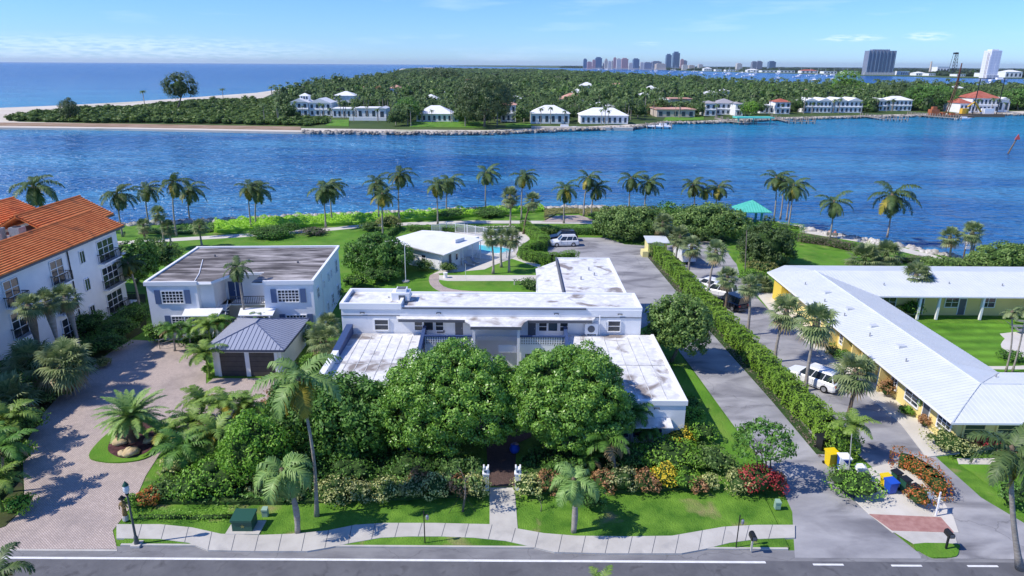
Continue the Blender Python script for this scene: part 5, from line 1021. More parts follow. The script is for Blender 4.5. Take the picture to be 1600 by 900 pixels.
# pool, fence, furniture
ps = smoothpoly(W2([(722, 386), (735, 382), (770, 385), (795, 389), (797, 393), (775, 396), (750, 395), (724, 391)], .08), 4)
pt = thing('swimming_pool', at(755, 390, .07), 'turquoise swimming pool with a pale rim behind the pool house', 'swimming pool')
MB().prism(ps, .05, .09).build('water', M_pool, pt)
cx_ = sum(p[0] for p in ps)/len(ps); cy_ = sum(p[1] for p in ps)/len(ps); rim = MB(); k = len(ps)
for i in range(k):
    a, b = ps[i], ps[(i+1) % k]; ao = (cx_+(a[0]-cx_)*1.08, cy_+(a[1]-cy_)*1.12); bo = (cx_+(b[0]-cx_)*1.08, cy_+(b[1]-cy_)*1.12); rim.prism([a, b, bo, ao], .06, .14)
rim.build('coping', M_coping, pt)
def fence(pts, h, label, name='picket_fence', gap=.16, m=M_coping, rail=.05, post=1.8):
    P = [Vector(p) for p in pts]; root = thing(name, (P[0].x, P[0].y, 0), label, 'fence'); z0 = .06
    for a, b in zip(P, P[1:]):
        d = b-a; L = d.length; n = max(1, int(L/gap)); mb = MB()
        for i in range(n): q = a+d*(i+.5)/n; mb.box(q.x-.022, q.y-.022, z0, q.x+.022, q.y+.022, z0+h-.06)
        for z in (.12, h-.15): mb.tube([(a.x, a.y, z0+z), (b.x, b.y, z0+z)], rail*.6, 4)
        mb.build('panel', m, root)
        for i in range(int(L/post)+1): q = a+d*min(1, i*post/L); MB().box(q.x-.05, q.y-.05, z0, q.x+.05, q.y+.05, z0+h+.03).build('post', m, root)
    return root
fence([at(675, 367), at(698, 362), at(730, 366), at(770, 373), at(800, 372)], 1.7, 'tall white picket fence behind the pool')
fence([at(712, 399), at(750, 404), at(781, 408), at(800, 400)], 1.2, 'low white railing in front of the pool', name='pool_railing', gap=.2)
def chair(px, py, rz, label, m=M_coping, z=.07):
    b = at(px, py, z); o = thing('patio_chair', b, label, 'chair', 'patio chairs by the pool house', rz=rz)
    MB().box(-.25, -.25, .4, .25, .25, .45).local('seat', m, o); MB().box(-.25, .21, .45, .25, .25, .9).local('backrest', m, o)
    for x in (-.22, .22):
        for y in (-.22, .22): MB().box(x-.02, y-.02, 0, x+.02, y+.02, .4).local('leg', m, o)
chair(718, 410, .5, 'white patio chair just outside the pool house porch, left of the pair'); chair(724, 411, -1.2, 'white patio chair nearest the porch post, right of the pair')
def lounger(px, py, rz, label):
    b = at(px, py, .07); o = thing('sun_lounger', b, label, 'sun lounger', 'loungers by the pool', rz=rz)
    MB().box(-.3, -.9, .25, .3, .4, .32).local('seat', M_steel, o); MB().slab([(-.3, .4, .32), (.3, .4, .32), (.3, .95, .75), (-.3, .95, .75)], .06).local('backrest', M_steel, o)
    for x in (-.25, .25):
        for y in (-.7, .35): MB().box(x-.02, y-.02, 0, x+.02, y+.02, .25).local('leg', M_steel, o)
lounger(733, 415, 1.0, 'grey sun lounger on the pool patio nearest the lawn'); lounger(742, 411, .6, 'grey sun lounger on the pool patio nearest the low railing')
for i, (px, py) in enumerate(((1592, 505), (1585, 513), (1594, 520))):
    b = at(px, py, .08); o = thing('sun_lounger', b, ('grey lounger at the far edge', 'grey lounger in the middle', 'grey lounger nearest the roof')[i]+' of the round courtyard patio', 'sun lounger', 'loungers on the courtyard patio', rz=1.2+i*.3)
    MB().box(-.3, -.9, .28, .3, .4, .34).local('seat', M_steel, o); MB().slab([(-.3, .4, .34), (.3, .4, .34), (.3, .95, .8), (-.3, .95, .8)], .05).local('backrest', M_steel, o)
# bench with two seated people on the waterfront path
bp_ = at(1299.5, 371, .1); bn = thing('park_bench', bp_, 'grey bench facing the water beside the leaning palm', 'bench', rz=R(160))
MB().box(-.9, -.22, .42, .9, .22, .47).local('seat', M_wood, bn); MB().box(-.9, .2, .5, .9, .25, .9).local('backrest', M_wood, bn)
for x in (-.75, .75): MB().box(x-.04, -.2, 0, x+.04, .24, .42).local('leg', M_wood, bn)
def seated(dx, shirt, label):
    q = bp_+Vector((dx*math.cos(R(160)), dx*math.sin(R(160)), 0)); o = thing('person', q, label, 'person', rz=R(160))
    me = bpy.data.meshes.new('body'); V = [(0, .02, .55), (0, .04, .80), (0, .03, 1.05), (0, .02, 1.15), (0, 0, 1.30), (.1, 0, .52), (.12, -.45, .50), (.12, -.48, .08), (.12, -.6, .04), (-.1, 0, .52), (-.12, -.45, .50), (-.12, -.48, .08), (-.12, -.6, .04), (.2, .03, 1.02), (.25, -.02, .75), (.14, -.26, .62), (-.2, .03, 1.02), (-.25, -.02, .75), (-.14, -.26, .62)]
    Ed = [(0, 1), (1, 2), (2, 3), (3, 4), (0, 5), (5, 6), (6, 7), (7, 8), (0, 9), (9, 10), (10, 11), (11, 12), (2, 13), (13, 14), (14, 15), (2, 16), (16, 17), (17, 18)]
    me.from_pydata(V, Ed, []); ob = link('body', me, o); me.materials.append(M_skin); md = ob.modifiers.new('skin', 'SKIN'); rad = [.15, .14, .15, .055, .105, .1, .075, .05, .045, .1, .075, .05, .045, .055, .045, .035, .055, .045, .035]
    for i, r in enumerate(rad): me.skin_vertices[0].data[i].radius = (r, r)
    me.skin_vertices[0].data[0].use_root = True; s2 = ob.modifiers.new('sub', 'SUBSURF'); s2.levels = s2.render_levels = 1
    MB().tube([(0, .03, .50), (0, .04, .72), (0, .03, 1.0), (0, .02, 1.12)], [.19, .175, .20, .10], 12).local('shirt', shirt, o, smooth=True)
    MB().tube([(.1, .02, .54), (.12, -.44, .52)], .105, 8).tube([(-.1, .02, .54), (-.12, -.44, .52)], .105, 8).local('shorts', M_black, o); MB().tube([(0, .05, 1.30), (0, .05, 1.40), (0, .03, 1.43)], [.115, .10, .03], 8).local('hair', M_trunkd, o)
seated(-.4, M_pink, 'person in a pink shirt sitting on the waterfront bench, on the left'); seated(.42, M_cloth2, 'person in a pale shirt sitting on the waterfront bench, on the right')
b = at(1512, 398, -.6); o = thing('navigation_board', b, 'white square board on two piles in the water behind the sabal palm', 'navigation board')
for x in (-.6, .75): MB().tube([(x, 0, -1.5), (x, 0, 3.4)], .12, 8).local('pile', M_trunkd, o)
MB().box(-.75, -.25, 1.7, .95, -.13, 3.5).box(-.7, -.25, 1.0, 0, -.15, 1.5).local('board', M_coping, o)
for px, py, lb_ in ((1367, 385, 'dark post by the rocks left of the tallest right hand palm'), (1317, 371, 'dark post in the grass right of the bench'), (195, 368, 'dark post beside the path left of the first inland sabal')):
    pole(px, py, px, py-7, .07, M_black, lb_, name='bollard', cat='bollard')
b = at(1330, 0, 0) if False else None

# ================================================================== SHORE ROCKS
RK = [rock_mesh(s) for s in range(8)]
rr = random.Random(5)
def shore_pt(t, pts=[Vector(p) for p in near_shore[2:-2]]):
    seg = [(b-a).length for a, b in zip(pts, pts[1:])]; T = sum(seg); u = t*T
    for i, s_ in enumerate(seg):
        if u <= s_: d = (pts[i+1]-pts[i]).normalized(); return pts[i]+(pts[i+1]-pts[i])*(u/s_), Vector((-d.y, d.x))
        u -= s_
    return pts[-1], Vector((0, 1))
def rock_at(p, n, stuffcoll=None):
    k = rr.uniform(-.6, 3.4); q = p+n*k; s = rr.uniform(.35, .8); z = -.05-.38*max(0, k)+rr.uniform(-.1, .1)
    return (q.x, q.y, z+s*.15), s
cnt = 0
for i in range(290):
    t = .60+.38*(i/290)+rr.uniform(-.003, .003); p, n = shore_pt(min(.97, t)); lc, s = rock_at(p, n)
    o = link('boulder', RK[rr.randrange(8)], None, lc, rr.uniform(0, 6), (s*rr.uniform(.9, 1.5), s*rr.uniform(.8, 1.2), s*rr.uniform(.6, .95))); o.rotation_euler.x = rr.uniform(-.4, .4)
    props(o, 'pale boulder of the rock revetment along the right hand near shore', 'boulder', 'boulders of the near shore revetment')
def rock_stuff(name, label, pos, m=M_rock):
    bl = []
    base = [np.array([v.co[:] for v in me.vertices]) for me in RK]; fc = [np.array([p.vertices[:] for p in me.polygons if len(p.vertices) == 4]) for me in RK]
    for (x, y, z), s in pos:
        k = rr.randrange(8); a = rr.uniform(0, 6.28); c_, s_ = math.cos(a), math.sin(a); v = base[k]*np.array([s*1.3, s, s*.8]); v = np.stack([v[:, 0]*c_-v[:, 1]*s_, v[:, 0]*s_+v[:, 1]*c_, v[:, 2]], 1)+np.array([x, y, z]); bl.append((v, fc[k], 0))
    o = link(name, np_mesh(name, bl, [m])); props(o, label, 'rocks', kind='stuff')
pos = []
for i in range(900):
    p, n = shore_pt(rr.random()*.64); pos.append(rock_at(p, n))
for i in range(500):
    p, n = shore_pt(.58+rr.random()*.42); lc, s = rock_at(p, n); pos.append(((lc[0]+n.x*.6, lc[1]+n.y*.6, lc[2]-.35), s))
rock_stuff('riprap', 'pale rocks lining the near shore', pos)
pos = []
fp = [Vector(p) for p in isl_near[4:]]
for i in range(2400):
    t = rr.random()*(len(fp)-3); k = int(t); p = fp[k]+(fp[k+1]-fp[k])*(t-k); pos.append(((p.x, p.y+rr.uniform(-.8, 4), -1.25+rr.uniform(0, .8)), rr.uniform(.4, 1.0)))
rock_stuff('far_riprap', 'grey rocks lining the far shore', pos, M_rock2)
MS = mat('golden', (.5, .38, .2))
for i, (px, py, s, lb_) in enumerate(((186, 690, .75, 'golden boulder at the left of the mulch bed under the cycad'), (205, 706, .85, 'largest flat golden boulder at the front of the mulch bed'), (192, 708, .55, 'small golden boulder beside the largest one in the mulch bed'), (233, 688, .6, 'grey golden boulder at the right of the mulch bed'))):
    o = link('boulder', rock_mesh(40+i, M_sandrock), None, at(px, py, .3), i*1.3, (s*.85, s*.6, s*.42)); props(o, lb_, 'boulder')

bl_ = sorted([o for o in COL.objects if o.name.startswith('boulder') and o.get('group')], key=lambda o: o.location.x)
for i, o in enumerate(bl_):
    x = o.location.x; lm = 'below the seagrape thicket' if x < 36 else 'behind the gazebo' if x < 46.5 else 'right of the palm cluster' if x < 52 else 'beyond the bench' if x < 58 else 'beyond the tallest right hand palm' if x < 64 else 'beyond the park fan palms' if x < 69 else 'near the white board' if x < 75 else 'beyond the seagrape bush at the right'
    sz = 'large' if max(o.scale) > .95 else ('small' if max(o.scale) < .6 else 'medium'); o['label'] = f'{sz} pale boulder of the shore revetment {lm}'
# ================================================================== NEAR VEGETATION
WG = 'coconut palms along the waterfront'
for a in [  # base px, crown px, crown width px, label
    (56, 366, 52, 291, 74, 'coconut palm rising behind the orange tiled roof, leftmost on the waterfront'),
    (192, 370, 183, 303, 58, 'coconut palm with a bent trunk just right of the orange roof gable'),
    (233, 352, 227, 295, 48, 'slim coconut palm by the rocks between the roof gable palm and the tall close pair'),
    (276, 370, 270, 285, 52, 'taller, nearer coconut palm of the close pair left of the green shore bushes'),
    (297, 347, 295, 296, 50, 'shorter coconut palm by the rocks, right one of the close pair'),
    (393, 358, 388, 293, 48, 'coconut palm, left one of the pair above the white house roof'),
    (400, 351, 403, 296, 48, 'coconut palm, right one of the pair above the white house roof'),
    (509, 356, 504, 296, 54, 'coconut palm with a long low frond, left one of the pair at the middle left'),
    (519, 347, 517, 290, 46, 'coconut palm, right one of the pair at the middle left'),
    (592, 345, 588, 285, 50, 'coconut palm half hidden behind the yellowing one'),
    (624, 346, 624, 273, 48, 'tall coconut palm right of the yellowing one'),
    (684, 351, 681, 289, 46, 'coconut palm on the path edge, left one of the pair before the lone tall palm'),
    (698, 333, 700, 283, 46, 'coconut palm at the water edge, right one of the pair before the lone tall palm'),
    (759, 331, 760, 270, 46, 'lone coconut palm standing by itself above the pool house'),
    (815, 342, 817, 275, 44, 'tall coconut palm above the curved hedge'),
    (881, 349, 883, 295, 48, 'coconut palm standing on the path plaza'),
    (912, 338, 919, 278, 42, 'taller coconut palm of the pair right of the plaza'),
    (924, 337, 931, 294, 44, 'shorter coconut palm of the pair right of the plaza'),
    (983, 326, 986, 279, 46, 'coconut palm, left one of the pair above the seagrape thicket'),
    (1007, 327, 1013, 285, 48, 'coconut palm, right one of the pair above the seagrape thicket'),
    (1084, 332, 1083, 289, 44, 'coconut palm, left one of the three left of the gazebo'),
    (1102, 332, 1101, 298, 30, 'smallest coconut palm in the middle of the three left of the gazebo'),
    (1118, 332, 1123, 293, 42, 'coconut palm, right one of the three left of the gazebo'),
    (1208, 351, 1213, 278, 48, 'tallest coconut palm in the cluster right of the gazebo'),
    (1219, 343, 1224, 283, 36, 'thin coconut palm in the middle of the cluster right of the gazebo'),
    (1229, 344, 1236, 300, 34, 'shortest coconut palm at the back of the cluster right of the gazebo'),
    (1231, 359, 1240, 290, 50, 'coconut palm nearest the path in the cluster right of the gazebo'),
    (1296, 374, 1303, 316, 54, 'coconut palm leaning over the bench'),
    (1386, 371, 1394, 305, 72, 'largest coconut palm on the rocks at the right')]:
    palm('coco', *a, group=WG)
palm('cocoy', 599, 376, 598, 303, 52, 'coconut palm with yellow fronds on the lawn left of the pool house')
for a in [(258, 389, 247, 333, 26, 'sabal palm with a swollen neck, tallest of the inland group left of the white house'), (227, 374, 224, 351, 24, 'sabal palm, leftmost of the inland group beside the orange roof'), (268, 391, 262, 354, 24, 'sabal palm close behind the tallest one left of the white house'),
    (316, 386, 312, 353, 24, 'sabal palm standing alone behind the white house roof'),
    (797, 356, 797, 306, 32, 'sabal palm with a shaggy crown at the pool hedge corner'), (818, 366, 832, 312, 28, 'thin sabal palm leaning right at the hedge corner'),
    (770.6, 428, 767, 370, 30, 'sabal palm, leftmost of the three in front of the pool'), (783.3, 418, 784, 369, 28, 'sabal palm, middle and farthest of the three in front of the pool'), (795.7, 426, 800, 371, 32, 'sabal palm, rightmost of the three in front of the pool'),
    (1032, 390, 1036, 347, 32, 'sabal palm beside the pale yellow shed'), (1055, 418, 1063, 369, 36, 'sabal palm in front of the white trailer, left one'), (1075, 438, 1081, 384, 34, 'sabal palm in front of the white trailer, right one'),
    (1107, 462, 1119, 392, 38, 'sabal palm by the white sedan'), (1132, 490, 1137, 432, 36, 'sabal palm beside the black off road car'), (1167, 524, 1171, 446, 36, 'sabal palm with a pale crown rising from the long hedge right of the black car'),
    (1210, 566, 1229, 485, 54, 'sabal palm leaning right, first behind the white SUV'), (1258, 611, 1276, 503, 64, 'tall sabal palm in front of the white SUV'), (1325, 652, 1337, 580, 64, 'sabal palm nearest the road beside the yellow building'),
    (1430, 478, 1432, 430, 50, 'sabal palm in the courtyard corner of the yellow building'),
    (1483, 402, 1485, 369, 32, 'dark trunked sabal palm by the rocks, left of the white board'), (1514, 406, 1520, 362, 36, 'sabal palm in front of the white board in the water')]:
    palm('sab', *a)
for a in [((-42.40, 56.37, 0), 44, 476, 42, 'sabal palm with bulb neck, leftmost of three against the apartment wall'), ((-42.30, 58.75, 0), 72, 470, 42, 'sabal palm with bulb neck, middle of three against the apartment wall'), ((-42.21, 61.41, 0), 101, 464, 44, 'sabal palm with bulb neck, rightmost of three against the apartment wall')]:
    palm('sab', 0, 0, *a[1:], base=a[0])
for a in [(1350, 414, 1351, 404, 66, 'low fan palm clump on the park lawn, left of the two'), (1386, 410, 1385, 395, 56, 'low fan palm clump on the park lawn, right and farther of the two'),
    (60, 612, 48, 566, 100, 'large shaggy sabal palm beside the paver drive below the apartment wall'), (77, 622, 100, 566, 100, 'large shaggy sabal palm with a thick trunk leaning over the paver drive'), (22, 655, 14, 622, 100, 'shaggy palm mass at the left edge above the drive'),
    (500, 572, 504, 528, 62, 'fan palm between the garage and the central house'), (508, 545, 512, 505, 46, 'small fan palm against the corner of the central house'), (1190, 455, 1190, 445, 44, 'low fan palm by the yellow shed at the roof corner')]:
    palm('shag', *a)
palm('coco', 218, 480, 200, 412, 46, 'dark feathery palm between the apartment block and the white house', group=None, rot=1.0)
palm('coco', 0, 0, 370, 418, 52, 'coconut palm standing before the stair court of the white house', rot=2.0, base=(-28.1, 67.2, 0))
palm('big0', 495, 808, 466, 592, 132, 'tall coconut palm with drooping yellow fronds in the front garden', bend=.5, rot=2.6)
palm('big1', 1594, 890, 1580, 703, 150, 'large coconut palm leaning into view at the lower right corner', bend=-.15, rot=.6)
palm('queen', 465, 834, 441, 738, 92, 'feathery queen palm with a leaning grey trunk beside the utility box', bend=.35, rot=.4)
palm('queen', 896, 833, 896, 752, 74, 'young queen palm with a grey trunk on the lawn right of the entrance path', rot=2.2)
palm('sago', 207, 692, 206, 652, 108, 'large cycad like date palm on the driveway island')
palm('fox', 748, 560, 745, 529, 30, 'thin foxtail palm, left one in the entrance court'); palm('fox', 772, 566, 770, 540, 30, 'thin foxtail palm in the middle of the entrance court'); palm('fox', 796, 562, 794, 532, 28, 'thin foxtail palm, right one in the entrance court')
palm('fox', 1571, 583, 1581, 490, 40, 'thin tall palm, left one of the pair rising over the courtyard roof', tr=.09); palm('fox', 1581, 584, 1604, 486, 40, 'thin tall palm, right one of the pair rising over the courtyard roof', tr=.09)
palm('areca', 1329, 718, 1333, 665, 56, 'small green palm growing through the end of the long hedge'); palm('areca', 1383, 470, 1383, 458, 34, 'small palm at the valley of the courtyard roof')
palm('areca', 327, 592, 318, 552, 56, 'areca palm at the corner of the garage')
for a in [(-37.2, 64.2, 268, 516, 44, 'dark areca palm, leftmost in the bushes before the white house'), (-35.3, 64.6, 293, 514, 46, 'dark areca palm, second in the bushes before the white house'), (-32.9, 64.8, 324, 508, 48, 'areca palm in the middle of the bushes before the white house'), (-31.2, 65.2, 346, 503, 40, 'areca palm beneath the left awning'), (-26.8, 66.9, 405, 493, 30, 'areca palm beneath the right awning'),
    (262, 700, 262, 675, 60, 'areca palm at the right tip of the driveway island'), (282, 740, 286, 700, 84, 'arching areca palm, lowest left of the front garden clump'), (318, 660, 316, 628, 64, 'bright areca palm, top left of the front garden clump'), (352, 668, 352, 632, 64, 'bright areca palm, top middle of the front garden clump'), (385, 662, 385, 636, 58, 'bright areca palm, top right of the front garden clump'),
    (300, 690, 300, 660, 64, 'areca palm in the middle of the front garden clump'), (340, 720, 337, 676, 70, 'areca palm with yellow tips in the lower front garden clump'), (575, 680, 575, 612, 60, 'dark palm between the front garden trees and the left twin tree'), (590, 690, 592, 640, 60, 'dark palm hanging over the shade beside the left twin tree'),
    (985, 700, 990, 645, 66, 'palm in front of the east wing awning'), (960, 745, 948, 690, 76, 'dark palm with a pale trunk right of the twin trees'), (1010, 700, 1012, 672, 50, 'small palm below the east wing window'), (915, 740, 918, 715, 50, 'low palm under the right twin tree'),
    (22, 700, 14, 655, 76, 'glossy palm at the left edge above the driveway curve'), (14, 770, 4, 700, 84, 'arching palm at the left edge beside the driveway curve'), (5, 800, -6, 752, 70, 'drooping palm at the lower left edge'), (40, 640, 38, 628, 50, 'bright small palm under the shaggy sabals'), (-10, 740, -14, 690, 76, 'palm cut by the left frame edge'), (505, 545, 500, 520, 46, 'areca palm behind the garage beside the white wing wall')]:
    palm('dark' if ('dark' in a[5] or 'cut by' in a[5] or 'awning' in a[5] or 'twin' in a[5] or 'window' in a[5] or 'arching' in a[5]) else 'areca', *a)
palm('big1', 0, 0, -6, 898, 120, 'palm top poking into the lower left corner', base=(-22.6, 26.5, 0)); palm('areca', 0, 0, 938, 920, 62, 'palm tips poking up from the bottom edge', base=(3.4, 27, 0))

twin = 'twin round trees before the central house'
tree('round_tree', (-4.7, 46.2, .1), (-4.5, 46.4, 4.1), (5.35, 4.7, 3.8), M_tree, 'large round glossy tree, left one of the two before the central house', nleaf=52000, leaf=.215, nl=230, lobe=.125, seed=3, group=twin, tr=.16, stems=3)
tree('round_tree', (4.3, 46.2, .1), (4.2, 46.3, 4.1), (4.95, 4.6, 3.75), M_tree, 'large round glossy tree, right one of the two before the central house', nleaf=50000, leaf=.215, nl=220, lobe=.125, seed=4, group=twin, tr=.16, stems=3)
tree('round_tree', at(1048, 566, .1), (16.3, 61.8, 3.9), (3.15, 3.1, 3.1), M_sea, 'round white flowering tree between the central house and the asphalt drive', nleaf=8000, leaf=.30, nl=110, lobe=.16, seed=5, tr=.15, stems=2)
tree('garden_tree', at(470, 740, .1), up(480, 665, 45)+Vector((0, 1, 0)), (3.3, 3.2, 3.2), M_treed, 'dark leafy tree behind the tall yellow fronded palm', nleaf=11000, leaf=.3, nl=40, lobe=.3, seed=6)
tree('garden_tree', at(560, 745, .1), up(552, 665, 45)+Vector((0, .5, 0)), (3.4, 3.4, 3.5), M_treed, 'dark leafy tree against the left twin tree', nleaf=11500, leaf=.3, nl=40, lobe=.3, seed=7)
tree('garden_tree', at(400, 770, .1), up(395, 700, 41), (2.2, 2.2, 2.5), M_hedge, 'mid green tree left of the queen palm', nleaf=4500, leaf=.22, nl=30, lobe=.32, seed=8)
tree('frangipani_tree', at(1190, 742, .1), up(1192, 690, 41.5), (2.0, 1.9, 1.35), M_treed, 'sparse dark tree with several pale stems above the crimson shrubs', nleaf=2100, leaf=.26, nl=60, lobe=.2, seed=9, stems=4, tr=.06, core=0, open_=1.0, limbs=5)
tree('garden_tree', at(600, 438, .1), up(592, 400, 92), (4.6, 4.4, 2.9), M_treed, 'spreading dark tree on the lawn behind the white house', nleaf=7500, leaf=.36, nl=46, lobe=.26, seed=10)
tree('garden_tree', at(212, 440, .1), up(216, 412, 81), (2.2, 3.0, 2.8), M_treed, 'dark tree squeezed between the apartment block and the white house', nleaf=4500, leaf=.32, nl=30, lobe=.3, seed=11)
tree('garden_tree', at(233, 420, .1), up(244, 398, 88), (3.2, 2.6, 2.0), M_sea, 'pale green bushy tree behind the corner of the white house', nleaf=3200, leaf=.3, nl=24, lobe=.3, seed=12)
tree('seagrape_tree', at(985, 372, .1), up(985, 350, 113), (6.2, 4.6, 3.3), M_sea, 'wide seagrape thicket at the head of the parking, left part', nleaf=7500, leaf=.42, nl=46, lobe=.26, seed=13)
tree('seagrape_tree', at(1115, 372, .1), up(1105, 350, 113), (7.0, 4.6, 3.4), M_sea, 'wide seagrape thicket beside the gazebo, right part', nleaf=8500, leaf=.42, nl=50, lobe=.25, seed=14)
tree('seagrape_tree', at(1045, 368, .1), up(1048, 347, 119), (5.5, 4.0, 3.0), M_treed, 'darker seagrape between the two wide thickets', nleaf=4500, leaf=.42, nl=34, lobe=.28, seed=15)
tree('park_tree', at(1195, 420, .1), up(1199, 385, 98), (4.1, 3.6, 3.5), M_coco, 'dark drooping tree beside the utility pole in the park', nleaf=5500, leaf=.5, nl=44, lobe=.25, seed=16, aspect=.3)
st_ = tree('staked_sapling', at(723, 799, .1), up(727, 738, 38.4), (1.3, 1.2, .8), M_sea, 'young sapling with a pale trunk held by stakes left of the entrance path', nleaf=420, leaf=.2, nl=16, lobe=.3, seed=17, tr=.06, core=0, open_=1, limbs=3)
MB().tube([(-.9, -.2, 0), (0, 0, 1.5)], .015, 4).tube([(.9, -.1, 0), (0, 0, 1.5)], .015, 4).tube([(0, .9, 0), (0, 0, 1.5)], .015, 4).local('guy_wire', M_black, st_)
tree('sapling', at(845, 799, .1), up(844, 780, 38.3), (.25, .25, .3), M_sea, 'tiny bare sapling in a mulch ring right of the entrance path', nleaf=60, leaf=.12, nl=5, seed=18, tr=.025, core=0, open_=1, limbs=2)

def crotons(T, name='croton'):
    for px, py, w, h, m, lb_ in T: shrub(px, py+3, w*1.15, h*1.2, m, lb_, 'shrub', name, leaf=.18, dens=1.3)
crotons([(405, 776, 50, 1.1, M_mixed, 'speckled croton at the left end of the front bed behind the queen palm'), (452, 788, 44, 1.1, M_mixed, 'speckled croton between the queen palm and the tall palm trunk'), (520, 794, 62, 1.25, M_varieg, 'pale speckled croton just right of the tall palm trunk'), (560, 793, 40, 1.2, M_mixed, 'brownish croton second right of the tall palm trunk'), (604, 791, 52, 1.25, M_varieg, 'cream speckled croton in the middle of the left front bed'),
    (645, 789, 50, 1.3, M_mixed, 'dark speckled croton right of the cream one in the left front bed'), (682, 786, 46, 1.3, M_varieg, 'cream croton left of the staked sapling'), (655, 774, 30, 1.4, M_copper, 'copper coloured croton at the back of the left front bed'), (715, 785, 34, 1.25, M_copper, 'coppery croton behind the staked sapling'), (742, 785, 44, 1.35, M_varieg, 'cream croton beside the left gate pillar'),
    (826, 783, 46, 1.2, M_varieg, 'cream croton beside the right gate pillar'), (858, 778, 42, 1.35, M_copper, 'coppery croton right of the gate pillar'), (945, 772, 36, 1.3, M_copper, 'orange speckled croton left of the grey green one in the right bed'), (972, 776, 50, 1.4, M_mixed, 'grey green speckled croton in the right bed'), (1010, 775, 40, 1.2, M_copper, 'brown speckled croton left of the yellow clump'), (1042, 768, 38, 1.25, M_yell, 'bright yellow croton clump in the right bed'),
    (1070, 772, 40, 1.2, M_hedge, 'green shrub right of the bright yellow croton'), (1092, 775, 34, .8, M_copper, 'low rusty shrub by the bare soil in the right bed'), (1110, 768, 26, .9, M_varieg, 'small pale shrub by the bare soil'), (1160, 778, 48, 1.3, M_varieg, 'lime croton left of the crimson shrub'), (1190, 780, 56, 1.6, M_red, 'crimson shrub under the sparse dark tree'), (1214, 776, 32, 1.2, M_red, 'smaller crimson shrub at the edge of the asphalt drive'),
    (1063, 700, 44, 1.2, M_yell, 'golden croton at the corner of the east wing'), (1500, 716, 66, 1.2, M_varieg, 'lime green croton at the corner of the yellow building'), (1532, 706, 26, 1.1, M_red, 'crimson croton under the yellow building window'), (1556, 706, 30, 1.1, M_red, 'dark red croton right of the yellow building window'), (1218, 760, 20, .8, M_copper, 'rusty bit of shrub behind the crimson shrubs')])
def greens(T, name='shrub'):
    for px, py, w, h, m, lb_ in T: shrub(px, py, w, h, m, lb_, 'shrub', name, leaf=.2, dens=1.1)
